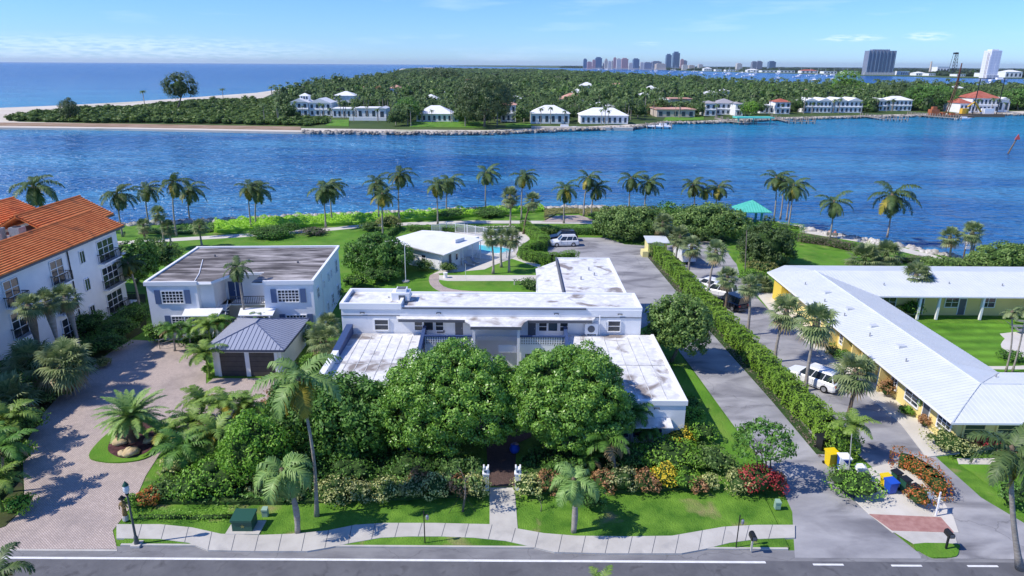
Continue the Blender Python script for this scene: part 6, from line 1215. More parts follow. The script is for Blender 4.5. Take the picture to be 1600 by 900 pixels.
greens([(8, 612, 80, 2.6, M_sea, 'sunlit bush at the left edge between the shaggy sabals'), (20, 735, 50, 1.5, M_hedge, 'sunlit low bush at the left bend of the drive'), (60, 640, 50, 1.5, M_sea, 'sunlit low bush beside the paver drive below the thick trunk'), (925, 808, 50, 1.75, M_treed, 'dark rounded bush right of the young queen palm'), (880, 762, 60, 1.6, M_treed, 'dark shrub under the right twin tree'), (640, 762, 90, 1.5, M_treed, 'dark shrub under the left twin tree'), (700, 758, 60, 1.6, M_treed, 'dark shrub behind the staked sapling'), (540, 768, 90, 1.5, M_treed, 'dark shrub mass below the dark garden trees'), (480, 770, 60, 1.5, M_treed, 'dark shrub behind the tall palm trunk'),
    (1050, 752, 120, 1.7, M_hedge, 'broad green shrub bank behind the yellow croton'), (1120, 748, 80, 1.5, M_sea, 'speckled green shrub bank left of the sparse dark tree'), (985, 745, 70, 1.6, M_treed, 'dark shrub bank in front of the east wing'), (1100, 700, 50, 1.6, M_hedge, 'rounded shrub at the side of the east wing, nearest'), (1086, 668, 40, 1.3, M_hedge, 'rounded shrub at the side of the east wing, second'), (1083, 648, 36, 1.1, M_treed, 'rounded shrub at the side of the east wing, third'),
    (1035, 590, 26, .9, M_hedge, 'low shrub row along the east wing wall, near part'), (1015, 560, 22, .9, M_hedge, 'low shrub row along the east wing wall, far part'), (1085, 740, 40, 1.4, M_hedge, 'green shrub between the golden croton and the shrub bank'),
    (330, 790, 120, 2.3, M_hedge, 'big mid green bush at the front of the garden clump'), (372, 752, 90, 2.6, M_hedge, 'tall green bush behind the utility box'), (290, 792, 80, 1.7, M_hedge, 'green bush left of the big front one'), (250, 788, 56, 1.1, M_sea, 'low white flowering shrub by the driveway exit'), (228, 795, 40, .9, M_orange, 'low pink flowering shrub at the driveway exit'), (262, 750, 50, 1.2, M_varieg, 'white flowered shrub by the driveway'), (420, 740, 70, 2.2, M_treed, 'dark bush behind the queen palm'),
    (430, 640, 60, 1.1, M_copper, 'reddish shrub by the garage door'), (480, 620, 70, 1.4, M_treed, 'dark shrub at the foot of the west wing wall'), (520, 600, 40, 1.2, M_hedge, 'shrub beside the west wing wall'),
    (240, 540, 50, 2.0, M_hedge, 'rounded hedge bush at the top of the paver drive'), (300, 548, 60, 1.0, M_treed, 'dark low planting behind the timber handrail'), (362, 528, 40, 1.6, M_hedge, 'shrub before the stair court'), (322, 588, 18, 1.0, M_hedge, 'climbing shrub on the garage corner'), (495, 490, 44, 1.5, M_treed, 'dark shrub between the white house and the central house'), (484, 590, 46, 2.0, M_hedge, 'tall shrub along the right wall of the garage'), (487, 545, 34, 2.2, M_treed, 'shrub behind the right wall of the garage'), (520, 470, 36, 1.2, M_treed, 'shrub at the side wall of the white house'),
    (550, 455, 50, 1.8, M_hedge, 'bush on the lawn edge behind the white house corner'), (590, 448, 70, 2.2, M_treed, 'low dark bush in front of the spreading tree'), (661, 426, 32, 1.4, M_sea, 'rounded bush left of the pool house door'), (699, 427, 28, 1.3, M_sea, 'rounded bush right of the pool house door'), (828, 455, 40, 1.2, M_sea, 'pale bush by the rear porch'), (640, 410, 30, 1.6, M_dune, 'pale sparse shrub against the pool house wall'),
    (415, 377, 80, 1.6, M_treed, 'dark rounded hedge mass on the garden lawn'), (452, 366, 30, 1.8, M_treed, 'clipped dark bush at the right end of the lawn hedge mass'), (485, 370, 46, 1.0, M_mauve, 'low brown shrub right of the lawn hedge mass'), (575, 363, 40, 1.3, M_sea, 'low palm like shrub by the path'), (605, 362, 44, 2.6, M_dune, 'tall pale shrub at the foot of the yellow fronded palm'), (700, 343, 60, 1.2, M_treed, 'dark bush on the water side of the path'), (765, 342, 60, 1.4, M_treed, 'dark rounded bush beside the lone tall palm'),
    (935, 345, 36, 1.3, M_treed, 'dark bush by the pair of palms right of the plaza'), (860, 368, 24, 1.4, M_sea, 'pale spiky plant beside the curved hedge'), (1195, 432, 50, 1.6, M_dune, 'yellow green shrub below the park tree'), (1185, 450, 60, 1.8, M_hedge, 'green bush at the corner of the white metal roof'), (1430, 498, 40, 1.9, M_hedge, 'bright round bush in the courtyard'), (1590, 568, 40, .8, M_treed, 'low bush behind the courtyard roof'),
    (1445, 480, 20, 2.6, M_treed, 'vine covered post by the courtyard sabal'), (1462, 484, 18, 2.6, M_hedge, 'columnar clipped shrub on the courtyard porch, left'), (1559, 484, 16, 2.6, M_hedge, 'columnar clipped shrub on the courtyard porch, middle'), (1594, 484, 18, 2.6, M_treed, 'columnar clipped shrub on the courtyard porch, right'),
    (1292, 545, 30, .9, M_sea, 'foundation shrub along the yellow wall, first from the far end'), (1306, 560, 26, .9, M_dune, 'foundation shrub along the yellow wall, second from the far end'), (1322, 572, 30, 1.3, M_treed, 'foundation shrub behind the nearest sabal crown'), (1388, 624, 24, 1.6, M_copper, 'rusty twiggy shrub against the yellow wall'), (1420, 652, 20, .7, M_hedge, 'potted shrub near the wreath'), (1450, 672, 24, 1.0, M_copper, 'rusty shrub by the door near the wreath'),
    (150, 560, 70, 1.8, M_treed, 'dark hedge shrub above the paver drive, lower'), (175, 535, 60, 2.0, M_treed, 'dark hedge shrub above the paver drive, middle'), (200, 512, 50, 2.2, M_treed, 'dark hedge shrub above the paver drive, upper'), (130, 530, 60, 2.6, M_treed, 'tall dark shrub under the apartment balconies'), (115, 590, 50, .9, M_sea, 'low pale plant beside the paver drive'), (157, 575, 22, .8, M_dune, 'small pale plant at the bed edge beside the drive'),
    (30, 690, 60, 2.0, M_treed, 'dark bush under the left edge palms'), (12, 640, 60, 2.6, M_hedge, 'green bush at the left edge below the shaggy palms'), (18, 810, 50, 1.0, M_hedge, 'low green shrub by the drive at the lower left'), (95, 625, 40, 1.3, M_treed, 'dark bush around the thick shaggy trunk'), (-5, 700, 80, 2.2, M_treed, 'dark bush cut by the left frame edge'),
    (1350, 790, 88, 1.35, M_hedge, 'seagrape shrub in front of the bins'), (1320, 770, 40, 1.1, M_sea, 'seagrape shrub at the foot of the white wedge screen'), (1590, 800, 50, 1.6, M_treed, 'dark bush behind the lower right palm trunk')])
hedge([(22.0, 105.5), (22.4, 98), (22.9, 88), (23.3, 76), (23.9, 64), (24.4, 54), (24.9, 47.5), (24.9, 44.8)], 1.7, 1.9, M_podo, 'long feathery green hedge dividing the two asphalt drives', dens=95, leaf=.2, rough=.16)
C_h = smoothpoly([tuple(p) for p in W2([(820, 356), (826, 366), (848, 380), (846, 390), (820, 398), (822, 406), (845, 411), (872, 413), (895, 408)])], 3, closed=False)
hedge(C_h, 1.7, 1.5, M_hedge, 'thick clipped hedge curving round the end of the asphalt parking', dens=120, leaf=.15)
hedge([at(838, 366)[:2], at(890, 366)[:2], at(942, 367)[:2]], 1.2, 1.3, M_treed, 'dark straight hedge between the parking and the path')
hedge([at(640, 361)[:2], at(700, 363)[:2], at(822, 362)[:2]], 1.2, 1.0, M_treed, 'dark low hedge behind the pool fence')
hedge([at(594, 382)[:2], at(625, 357)[:2]], 1.0, 1.0, M_treed, 'short dark hedge left of the pool house')
hedge([at(1250, 378)[:2], at(1290, 383)[:2], at(1328, 392)[:2]], 1.2, 1.25, M_mauve, 'brown mauve hedge along the park path, long left part')
hedge([at(1332, 392)[:2], at(1352, 396)[:2]], 1.3, 1.3, M_treed, 'green end of the mauve hedge')
hedge([at(1403, 410)[:2], at(1450, 411)[:2]], 1.2, .9, M_mauve, 'brown mauve hedge along the park path, short right part')
hedge([at(1155, 362)[:2], at(1190, 366)[:2], at(1245, 374)[:2]], 2.4, 1.3, M_hedge, 'bright green hedge in front of the gazebo')
hedge([at(1190, 353)[:2], at(1248, 362)[:2]], 2.2, 1.0, M_hedge, 'clipped green hedge under the palm cluster right of the gazebo')
hedge([at(1455, 420)[:2], at(1530, 424)[:2], at(1640, 424)[:2]], 3.0, 1.5, M_sea, 'thick seagrape hedge behind the long white roof at the right', dens=34, leaf=.3)
tree('seagrape_bush', at(1575, 410, .1), up(1580, 400, 96), (6.0, 3.0, 1.9), M_sea, 'mounded seagrape bush at the right by the water', nleaf=4500, leaf=.36, nl=36, lobe=.28, seed=21)
hedge([at(1447, 487)[:2], at(1500, 487)[:2], at(1570, 487)[:2], at(1640, 487)[:2]], .9, .7, M_copper, 'low brown hedge in front of the courtyard porch')
hedge([at(215, 812)[:2], at(300, 813)[:2], at(368, 812)[:2]], .7, .55, M_hedge, 'low clipped hedge behind the sidewalk near the lamp post', leaf=.13, dens=70)
hb_ = W2([(1400, 728), (1420, 733), (1445, 748), (1462, 764), (1468, 778)])
hedge([tuple(p) for p in hb_], 1.25, 1.2, M_orange, 'red tipped hedge curving behind the dark green bins', dens=60, leaf=.16)
shrub(1444, 800, 46, 1.25, M_orange, 'rounded end of the red tipped hedge beside the hanging sign', leaf=.16)
# shore planting: ground cover nobody could count
def band(name, label, poly, h, m, n, leaf, seed=1, z0=0.0, kind='stuff', bump=.35, freq=.5, aspect=.5):
    """low dense planting over a world polygon, hummocky top"""
    g = rng(seed); P = np.array([tuple(p)[:2] for p in poly]); lo, hi = P.min(0), P.max(0); out = []
    while len(out) < n:
        q = lo+(hi-lo)*g.random((n*2, 2)); ins = np.zeros(len(q), bool); j = len(P)-1
        for i in range(len(P)):
            c = ((P[i, 1] > q[:, 1]) != (P[j, 1] > q[:, 1])); xx = (P[j, 0]-P[i, 0])*(q[:, 1]-P[i, 1])/(P[j, 1]-P[i, 1]+1e-12)+P[i, 0]; ins ^= c & (q[:, 0] < xx); j = i
        out += list(q[ins])
    q = np.array(out[:n]); hh = h*(1-bump+bump*(np.sin(q[:, 0]*freq*2.1)*np.sin(q[:, 1]*freq*1.7+1)+np.sin(q[:, 0]*freq*5.3+q[:, 1]*freq*4.1)*.5))
    low = g.random(n) < .35; z = np.where(low, hh*g.uniform(.2, 1, n), hh); V = np.stack([q[:, 0], q[:, 1], z+z0], 1); N = np.stack([g.normal(0, .5, n), -.3+g.normal(0, .5, n), np.ones(n)], 1)
    org = V.mean(0)*np.array([1, 1, 0]); lv, lf = leaves(V-org, N, leaf, g, aspect); c = P.mean(0); cv = []
    mbk = MB().prism([tuple(c+(p-c)*.985) for p in P], z0, z0+h*.42); cvv = np.array(mbk.v)-org; me = np_mesh(name, [(lv, lf, 0)], [m, M_core]); o = link(name, me, None, org); props(o, label, 'plants', kind=kind)
    me2 = mbk.mesh('undergrowth', m if m in (M_scae, M_dune) else M_core, org); link('undergrowth', me2, o); return o
band('shore_shrubs', 'bright green shore shrubs along the water', W2([(335, 365), (430, 357), (560, 351), (640, 346), (780, 336), (850, 331), (848, 325.5), (780, 328), (600, 337), (440, 343), (335, 349)]), 1.15, M_scae, 20000, .34, 2)
band('shore_shrubs', 'darker edge of the shore shrubs above the path', W2([(215, 366), (300, 366), (335, 363), (335, 351), (290, 356), (225, 360)]), .7, M_treed, 1500, .34, 3)
band('dune_grass', 'yellow green dune grass behind the rocks', W2([(850, 345), (868, 335), (905, 334), (945, 344), (1000, 338), (1060, 332), (900, 327), (850, 327)]), .5, M_dune, 7000, .32, 4, aspect=.3)
band('bed_planting', 'low planting under the front garden palms', [(-24, 38.5), (-15, 38.5), (-15, 45), (-18, 50), (-22, 50), (-24.5, 45)], .8, M_treed, 4200, .26, 5)
band('bed_planting', 'dark planting under the twin trees, left of the path', [(-15, 38.6), (-1.9, 39.6), (-2.0, 44), (-8, 46), (-15, 46)], .75, M_treed, 3600, .26, 6)
band('bed_planting', 'dark planting under the twin trees, right of the path', [(.6, 39.9), (8, 40.2), (13, 40.6), (13, 44.5), (8, 46), (2, 46), (.6, 44)], .7, M_treed, 3200, .26, 7)
band('bed_planting', 'dark ground planting below the apartment block', [(-46, 60), (-42.0, 60), (-41.5, 68), (-42, 76), (-46, 78)], .8, M_treed, 3000, .28, 8)
band('bed_planting', 'planting at the left edge of the drive', [(-46, 36), (-34, 37.5), (-34.5, 41), (-38.5, 46), (-40.5, 52), (-42, 58), (-46, 60)], .8, M_treed, 3600, .28, 9)
band('hedge_litter', 'low plants at the foot of the long hedge', [(21.4, 105), (22.2, 88), (23.0, 70), (23.9, 54), (24.1, 45), (23.2, 45), (22.9, 54), (22.0, 70), (21.3, 88), (20.7, 104)], .18, M_mauve, 2600, .16, 11)
shrub(203, 798, 22, .9, M_hedge, 'low plant beside the garden statue')

# ================================================================== FAR BANK
def far_house(px0, px1, pyb, h, label, roof='hip', mr=M_roofp, mw=M_white, storeys=1, depth=12, nwin=5, name='villa', rise=.42, z=-.4, wings=None, group=None, win=True):
    a, b = at(px0, pyb, z), at(px1, pyb, z); w = b.x-a.x; root = thing(name, (a.x, a.y, z), label, 'house', group)
    MB().box(0, 0, 0, w, depth, h).local('wall', mw, root); o = .6; r = rise*min(depth, w)*.5
    if roof == 'hip':
        k = min(depth/2, w/2)*.98; pts = [(-o, -o, h), (w+o, -o, h), (w+o, depth+o, h), (-o, depth+o, h), (k, depth/2, h+r), (w-k, depth/2, h+r)]
        MB().add(pts, [(0, 1, 5, 4), (1, 2, 5), (2, 3, 4, 5), (3, 0, 4), (3, 2, 1, 0)]).local('roof', mr, root)
    elif roof == 'gable':
        m = MB(); n = max(1, round(w/9)); ww = w/n
        for i in range(n): x0 = i*ww; m.add([(x0, -o, h), (x0+ww/2, -o, h+ww*.2), (x0+ww, -o, h), (x0, depth+o, h), (x0+ww/2, depth+o, h+ww*.2), (x0+ww, depth+o, h)], [(0, 2, 1), (3, 4, 5), (0, 1, 4, 3), (1, 2, 5, 4), (0, 3, 5, 2)])
        m.local('roof', mr, root)
    else: MB().box(-o, -o, h, w+o, depth+o, h+.4).local('roof', mr, root)
    if win:
        sh_ = h/storeys
        for s_ in range(storeys):
            for i in range(nwin):
                x = w*(i+.5)/nwin; ww = w/nwin*.45; link('window', WQ, root, (x, -.06, s_*sh_+sh_*.18), 0, (ww, 1, sh_*.58))
    if storeys == 2: MB().box(-.2, -.5, h*.5-.15, w+.2, 0, h*.5+.1).local('cornice', mw, root)
    return root
WQ = MB().box(-.5, -.02, 0, .5, .06, 1).mesh('window', mat('far_window', (.05, .075, .10), rough=.2))
FH = 'villas on the far bank'
far_house(455, 483, 181, 7.6, 'white two storey villa with a small roof lantern, leftmost on the far bank', 'gable', storeys=2, nwin=3, depth=14, group=FH)
far_house(484, 519, 181, 7.2, 'white two storey villa with twin gables beside the roof lantern villa', 'gable', storeys=2, nwin=4, depth=14, group=FH)
far_house(520, 557, 183.5, 4.5, 'low white modern wing with wide openings on the far bank', 'flat', M_white, nwin=5, group=FH)
far_house(523, 556, 172, 9, 'white hipped roof rising behind the low modern wing', 'hip', storeys=2, nwin=3, group=FH, win=False)
far_house(558, 590, 184, 5, 'white modern block with blue glass at the right of the modern wing', 'flat', M_white, nwin=3, group=FH)
far_house(591, 604, 188, 6, 'narrow white gabled pavilion at the end of the modern villa', 'gable', nwin=1, group=FH)
vl = [o for o in COL.objects if o.get('label', '').startswith('white two storey villa with a small roof lantern')][0]
lt = MB().box(4, 6, 8.2, 9, 10, 10.8).local('roof_lantern', M_white, vl); MB().add([(3.5, 5.5, 10.8), (9.5, 5.5, 10.8), (9.5, 10.5, 10.8), (3.5, 10.5, 10.8), (6.5, 8, 12.3)], [(0, 1, 4), (1, 2, 4), (2, 3, 4), (3, 0, 4), (3, 2, 1, 0)]).local('lantern_roof', M_roofp, lt)
for x in (5, 6.5, 8): link('window', WQ, lt, (x, 5.95, 8.9), 0, (.9, 1, 1.5))
far_house(651, 707, 190, 4.0, 'low white house with a wide white hip roof on the far bank lawn', 'hip', nwin=7, depth=14, rise=.55, group=FH)
far_house(700, 716, 190, 3.6, 'small white hipped annex at the right end of the lawn house', 'hip', nwin=2, depth=9, group=FH)
far_house(783, 806, 190, 8.5, 'white villa half hidden behind the big pine', 'hip', M_salmon, storeys=2, nwin=3, group=FH)
far_house(829, 889, 193, 5.0, 'white house with a broad hip roof beside the seawall', 'hip', nwin=6, depth=15, rise=.5, group=FH)
far_house(907, 980, 193.5, 4.2, 'long low white pavilion with dark openings on the seawall', 'hip', nwin=9, depth=14, rise=.5, group=FH)
far_house(918, 962, 179, 4.5, 'white roofed house standing behind the long low pavilion', 'hip', nwin=6, depth=12, group=FH)
far_house(874, 914, 166, 5, 'salmon tiled roof among the trees behind the pavilion', 'hip', M_salmon, nwin=4, depth=16, rise=.5, group=FH, win=False)
far_house(892, 913, 156, 6, 'white roof above the salmon tiled one', 'hip', nwin=4, depth=16, rise=.5, group=FH, win=False)
far_house(1026, 1084, 183, 4.2, 'low beige house with stepped flat roofs on the far bank', 'flat', M_salmon, mat('beige_wall', (.55, .48, .42)), nwin=5, depth=20, group=FH)
far_house(1045, 1078, 173, 7.5, 'upper tier of the stepped beige house', 'flat', M_salmon, MATS['beige_wall'], nwin=3, depth=14, group=FH)
far_house(1101, 1118, 181, 7.2, 'left wing of the white villa with a grey roof', 'hip', mat('grey_slate', (.35, .34, .36)), storeys=2, nwin=2, group=FH)
far_house(1118, 1148, 179, 6.8, 'middle of the white villa with a long grey roof', 'hip', MATS['grey_slate'], storeys=2, nwin=4, group=FH)
far_house(1148, 1160, 181, 7.0, 'right wing of the white villa with a grey roof', 'hip', MATS['grey_slate'], storeys=2, nwin=1, group=FH)
far_house(1187, 1208, 177, 4.6, 'low pale house left of the red roofed villa', 'flat', M_roofp, nwin=3, group=FH)
far_house(1211, 1233, 178, 7.2, 'white two storey villa with a red tiled roof beside the second dock', 'hip', M_redtile, storeys=2, nwin=3, group=FH)
far_house(1255, 1296, 176, 7.4, 'long white villa with a pale roof, left one of the big pair', 'gable', storeys=2, nwin=7, depth=16, group=FH)
far_house(1298, 1344, 176, 7.4, 'long white villa with a pale gabled roof, right one of the big pair', 'gable', storeys=2, nwin=7, depth=16, group=FH)
far_house(1366, 1384, 173, 6.5, 'left wing of the white villa behind the third dock', 'gable', storeys=2, nwin=3, group=FH)
far_house(1384, 1421, 173, 7.0, 'white villa with a bright metal roof behind the third dock', 'hip', storeys=2, nwin=6, group=FH)
far_house(1498, 1516, 176, 6.0, 'low red roofed house left of the white red roofed villa', 'hip', M_redtile, nwin=3, depth=18, rise=.7, group=FH)
far_house(1516, 1556, 175, 9.0, 'large white villa with a dark red roof at the far right', 'hip', M_redtile, storeys=2, nwin=7, depth=18, rise=.5, group=FH)
far_house(1557, 1574, 175, 8, 'white gabled wing at the far right end of the villas', 'gable', storeys=1, nwin=2, group=FH)
RG = 'roofs among the far trees'
for i, (px, py, w, m, lb_) in enumerate([(567, 146, 12, M_salmon, 'pale salmon roof, left of the three above the modern villa'), (592, 146, 17, M_redtile, 'rose red roof, middle of the three above the modern villa'), (618, 145, 20, M_salmon, 'pale salmon roof, right of the three above the modern villa'), (731, 128, 9, M_redtile, 'lone orange roof high among the trees'), (672, 166, 24, M_roofp, 'white flat roof behind the lawn house'),
    (805, 166, 18, M_roofp, 'white roof peeking beside the big pine'), (917, 139, 22, M_roofp, 'white roof in the middle of the far trees'), (965, 137, 14, M_salmon, 'pale roof right of the white one in the far trees'), (1010, 158, 16, M_roofp, 'white stepped house above the beige one'), (1018, 146, 20, M_roofp, 'white gabled house above the stepped one'), (1112, 154, 14, M_roofp, 'white roof above the grey roofed villa'), (1132, 150, 12, M_roofp, 'small white roof right above the grey roofed villa'),
    (1255, 147, 8, M_salmon, 'tiny beige roof above the long white villas'), (1465, 140, 8, M_roofp, 'tiny white roof above the barge'), (1497, 143, 14, M_roofp, 'white roof above the red roofed houses'), (1350, 150, 12, M_roofp, 'white roof between the big pair and the third dock'), (1040, 168, 10, M_roofp, 'white bit of roof beside the beige house'), (700, 153, 14, M_roofp, 'faint white roof above the lawn house')]):
    far_house(px-w/2, px+w/2, py+5, 7, lb_, 'hip', m, depth=14, nwin=3, rise=.5, group=RG, win=False, name='house')
# seawalls and docks
def dock(pts, label, m=M_wood, w=2.5, n=10, z=-.2, extra=None):
    P = [at(x, y, z) for x, y in pts]; root = thing('dock', (P[0].x, P[0].y, z), label, 'dock'); d = MB()
    for a, b in zip(P, P[1:]):
        t = (b-a).normalized(); q = Vector((-t.y, t.x, 0))*w/2; d.slab([a+q, a-q, b-q, b+q][::-1], .3)
    d.build('deck', m, root)
    for i in range(n):
        t = i/(n-1)*(len(P)-1); k = min(int(t), len(P)-2); p = P[k].lerp(P[k+1], t-k)
        for s_ in (-1, 1): MB().tube([(p.x, p.y+s_*w*.5, -2.5), (p.x, p.y+s_*w*.5, 1.3)], .28, 6).build('pile', M_wood, root)
    return root
dock([(1119, 184), (1140, 189), (1160, 191), (1181, 190)], 'grey dock with a turquoise boat lift below the grey roofed villa', n=8)
dock([(1206, 183), (1232, 189), (1272, 189.5)], 'grey timber dock with pale piles below the red roofed villa', n=9)
dock([(1346, 180), (1380, 185), (1417, 186)], 'grey timber dock with pale piles below the metal roofed villa', n=9)
dock([(1420, 178), (1455, 181), (1500, 184.5)], 'half built pier with bare pale piles beside the barge', n=12)
dock([(1010, 196.5), (1048, 197)], 'white floating dock by the end of the seawall', M_coping, 4, 4)
b = at(1152, 189.5, .2); o = MB().slab([(0, 0, 3), (20, 0, 3), (20, 8, 3), (0, 8, 3)], .6).box(1, 1, -1.5, 1.5, 1.5, 3).box(18, 1, -1.5, 18.5, 1.5, 3).box(9, 1, -1.5, 9.5, 1.5, 3).local('boat_lift', M_teal, None, b+Vector((0, 1, -1))); props(o, 'turquoise roofed boat lift at the dock end', 'boat lift')
o = MB().box(at(830, 197)[0], at(905, 199)[1]+1, -2, at(985, 197)[0], at(905, 199)[1]+6, -.1).build('seawall', M_conc); props(o, 'pale concrete seawall in front of the two white hip roofed houses', 'seawall')
o = MB().box(at(545, 187)[0], at(570, 187)[1], -.5, at(604, 187)[0], at(570, 187)[1]+1, 1.2).build('garden_wall', M_coping); props(o, 'white terrace wall before the modern villa', 'wall')
sheet('villa_lawn', W2([(508, 196), (545, 197), (545, 187), (520, 187)], -.3), -.3, M_grass, .2)
sheet('villa_lawn', W2([(640, 198), (760, 199), (760, 190), (640, 190)], -.3), -.3, M_grass, .2)
sheet('villa_lawn', W2([(1036, 189), (1100, 187), (1100, 182), (1040, 183)], -.3), -.3, M_grass, .2)
sheet('villa_lawn', W2([(790, 198), (830, 198), (830, 193), (790, 193)], -.3), -.3, M_grass, .2)
def boat(px, py, L, label, mast=0, rz=0.0, m=M_coping, group=None, cabin=True):
    b = at(px, py, WZ); o = thing('sailboat' if mast else 'motor_boat', b, label, 'boat', group, rz=rz); w = L*.28; hh = L*.10
    MB().add([(-L/2, -w*.4, 0), (L*.25, -w*.42, 0), (L/2, 0, 0), (L*.25, w*.42, 0), (-L/2, w*.4, 0), (-L/2, -w*.5, hh), (L*.25, -w*.5, hh*1.1), (L*.56, 0, hh*1.4), (L*.25, w*.5, hh*1.1), (-L/2, w*.5, hh)],
        [(4, 3, 2, 1, 0), (5, 6, 7, 8, 9), (0, 1, 6, 5), (1, 2, 7, 6), (2, 3, 8, 7), (3, 4, 9, 8), (4, 0, 5, 9)]).local('hull', m, o)
    if cabin: MB().prism([(-L*.15, -w*.28), (L*.2, -w*.22), (L*.2, w*.22), (-L*.15, w*.28)], hh, hh*2).local('cabin', M_coping, o)
    if mast: MB().tube([(L*.05, 0, hh), (L*.05, 0, mast)], .22, 5).tube([(L*.05, 0, hh*3), (-L*.4, 0, hh*3)], .25, 5).local('mast', M_coping, o)
    return o
boat(881, 202, 11, 'small white motor boat moored at the seawall')
boat(1035, 199, 10, 'white motor boat at the floating dock')
boat(1505, 187, 9, 'small pale work boat beside the barge')
SB = random.Random(3); GB = 'sailboats moored in the far bay'
for i in range(46):
    px = SB.uniform(930, 1330); lo_ = 107.5+(px-930)*.016; hi_ = 110+max(0, px-960)*.055; py = SB.uniform(lo_, min(hi_, 126)); b = at(px, py)
    boat(px, py, 14+b.y*.003, 'white sailboat moored in the far bay beyond the island', mast=18+b.y*.003, rz=SB.uniform(-.6, .6), group=GB)
sbs = sorted([o for o in COL.objects if o.get('group') == GB], key=lambda o: o.location.x/o.location.y)
for k, nm in enumerate(('the tallest blue towers', 'the cream waterfront blocks', 'the far grey towers', 'the marina sheds')):
    part_ = sbs[k*12:(k+1)*12]
    for i, o in enumerate(part_): o['label'] = f"{'first second third fourth fifth sixth seventh eighth ninth tenth eleventh twelfth'.split()[i]} moored sailboat from the left in the bay before {nm}"
for i, (px, py, L, lb_) in enumerate(((1300, 119.5, 34, 'white motor yacht in the bay below the grey tower'), (1245, 121, 22, 'white motor yacht in the bay left of the big round tree'), (1560, 127, 40, 'long white boat in the bay below the white tower'), (1088, 113, 28, 'pale motor yacht in the middle of the bay'))): boat(px, py, L, lb_)
boat(1548, 131, 16, 'tall masted sailboat before the white tower', mast=38, rz=.2)
# work barge with crane
bb = at(1462, 183.5, WZ); o = thing('work_barge', bb, 'rusty work barge with an orange machine beside the unfinished pier', 'barge')
MB().box(-4, 0, 0, 24, 9, 1.2).local('hull', M_trunkd, o); MB().box(-2, 2, 1.2, 3, 6, 4.6).box(-1, 2.5, 4.6, 1.5, 5, 6.2).box(5, 2, 1.2, 7, 5, 3).box(10, 2, 1.2, 13, 5, 2.6).local_each('machine_house', M_orangem, o)
MB().tube([(8, 4, 2), (11, 4, 18), (12, 4, 32)], .35, 5).tube([(9.4, 4, 2), (12.0, 4, 18), (12, 4, 32)], .3, 5).local('crane_mast', mat('rust_dark', (.16, .06, .04)), o)
bb = at(1535, 183, WZ); o = thing('crane_barge', bb, 'dark barge with a yellow excavator and tall black spuds at the right', 'barge')
MB().box(-14, 0, 0, 14, 8, 1.8).local('hull', M_trunkd, o); MB().box(-12, 2, 1.8, -8, 5, 5.0).tube([(-8, 4, 6), (-4, 4, 9), (1, 4, 3)], .6, 6).local('excavator', M_yellowm, o)
for x in (-6, 9): MB().tube([(x, 1, 0), (x+.5, 1, 23)], .3, 6).local('spud', M_black, o)
MB().box(2, 2, 1.8, 8, 6, 5).local('cabin', M_coping, o)

# ---- far trees
def casuarina(bx, by, cx, cy, wpx, hpx, label, n=4200, seed=1, leaf=1.0, matl=None, name='pine_tree'):
    b = at(bx, by, -.4); c = up(cx, cy, b.y); s = mpp(c); return tree(name, b, c, (wpx*s/2, wpx*s/2, hpx*s/2), matl or M_casu, label, nleaf=n, leaf=leaf, nl=60, lobe=.22, seed=seed, tr=.5, open_=.6, core=.45, aspect=.35)
casuarina(757, 199, 757, 157, 88, 74, 'huge dark pine standing at the water on the far bank', 8000, 31, 1.15)
casuarina(277, 172, 281, 137, 54, 50, 'tall open pine on the dune beside the beach', 2600, 32, 1.2)
casuarina(108, 189, 108, 172, 28, 34, 'small upright pine among the low dune shrubs', 1500, 33, 1.0)
casuarina(640, 190, 636, 172, 44, 36, 'dark round tree left of the lawn house', 2600, 34, 1.0, M_treed, 'broadleaf_tree')
casuarina(1322, 150, 1323, 130, 46, 36, 'broad bright green tree rising above the far forest', 3000, 35, 1.4, M_hedge, 'broadleaf_tree')
casuarina(1460, 172, 1455, 153, 80, 40, 'massive dark tree above the barge', 4200, 36, 1.2, M_treed, 'broadleaf_tree')
casuarina(1395, 165, 1405, 148, 60, 40, 'olive pine behind the metal roofed villa', 3600, 37, 1.2, M_casu)
casuarina(1170, 182, 1172, 170, 26, 22, 'bright shrub tree beside the grey roofed villa', 1400, 38, .9, M_hedge, 'broadleaf_tree')
casuarina(1590, 172, 1592, 155, 60, 34, 'dark green tree mass at the right frame edge', 3000, 39, 1.2, M_treed, 'broadleaf_tree')
casuarina(1020, 178, 1022, 171, 30, 18, 'rusty green shrub tree beside the beige house', 1200, 40, .8, M_copper, 'broadleaf_tree')
casuarina(700, 130, 690, 117, 60, 20, 'dark pine row on the skyline ridge of the island', 2500, 41, 2.5)
def mini_palm(seed, big=False):
    g = rng(seed); bl = []; n = 11
    for i in range(n):
        el = g.uniform(-.3, 1.1); az = i*2.4; V, Fq = frond_block(g, 3.1, el, az, 1.3, 7, .75, .5, .42, ns=5); bl.append((V, Fq, 0))
    return quads_fix(bl)
FP = [np_mesh('far_palm', [(V+np.array([0, 0, 9.5]), Fq, m) for V, Fq, m in mini_palm(300+i) if len(V)] if False else [(V+(np.array([0, 0, 9.5]) if len(V) else 0), Fq, m) for V, Fq, m in mini_palm(300+i)]+[(np.array([(math.cos(a)*r, math.sin(a)*r, z) for z, r in ((0, .28), (9.6, .17)) for a in (0, 1.57, 3.14, 4.71)]), np.array([(k, (k+1) % 4, 4+(k+1) % 4, 4+k) for k in range(4)]), 1)], [M_far1, M_trunk]) for i in range(5)]
FT = [np_mesh('far_tree', [(V+np.array([0, 0, 5.2]), Fq, m) for V, Fq, m in crown_blocks((4.2, 4.0, 4.2), 420, .95, 12, 400+i, lobe=.42, core=.7)], [M_far1, M_core]) for i in range(5)]
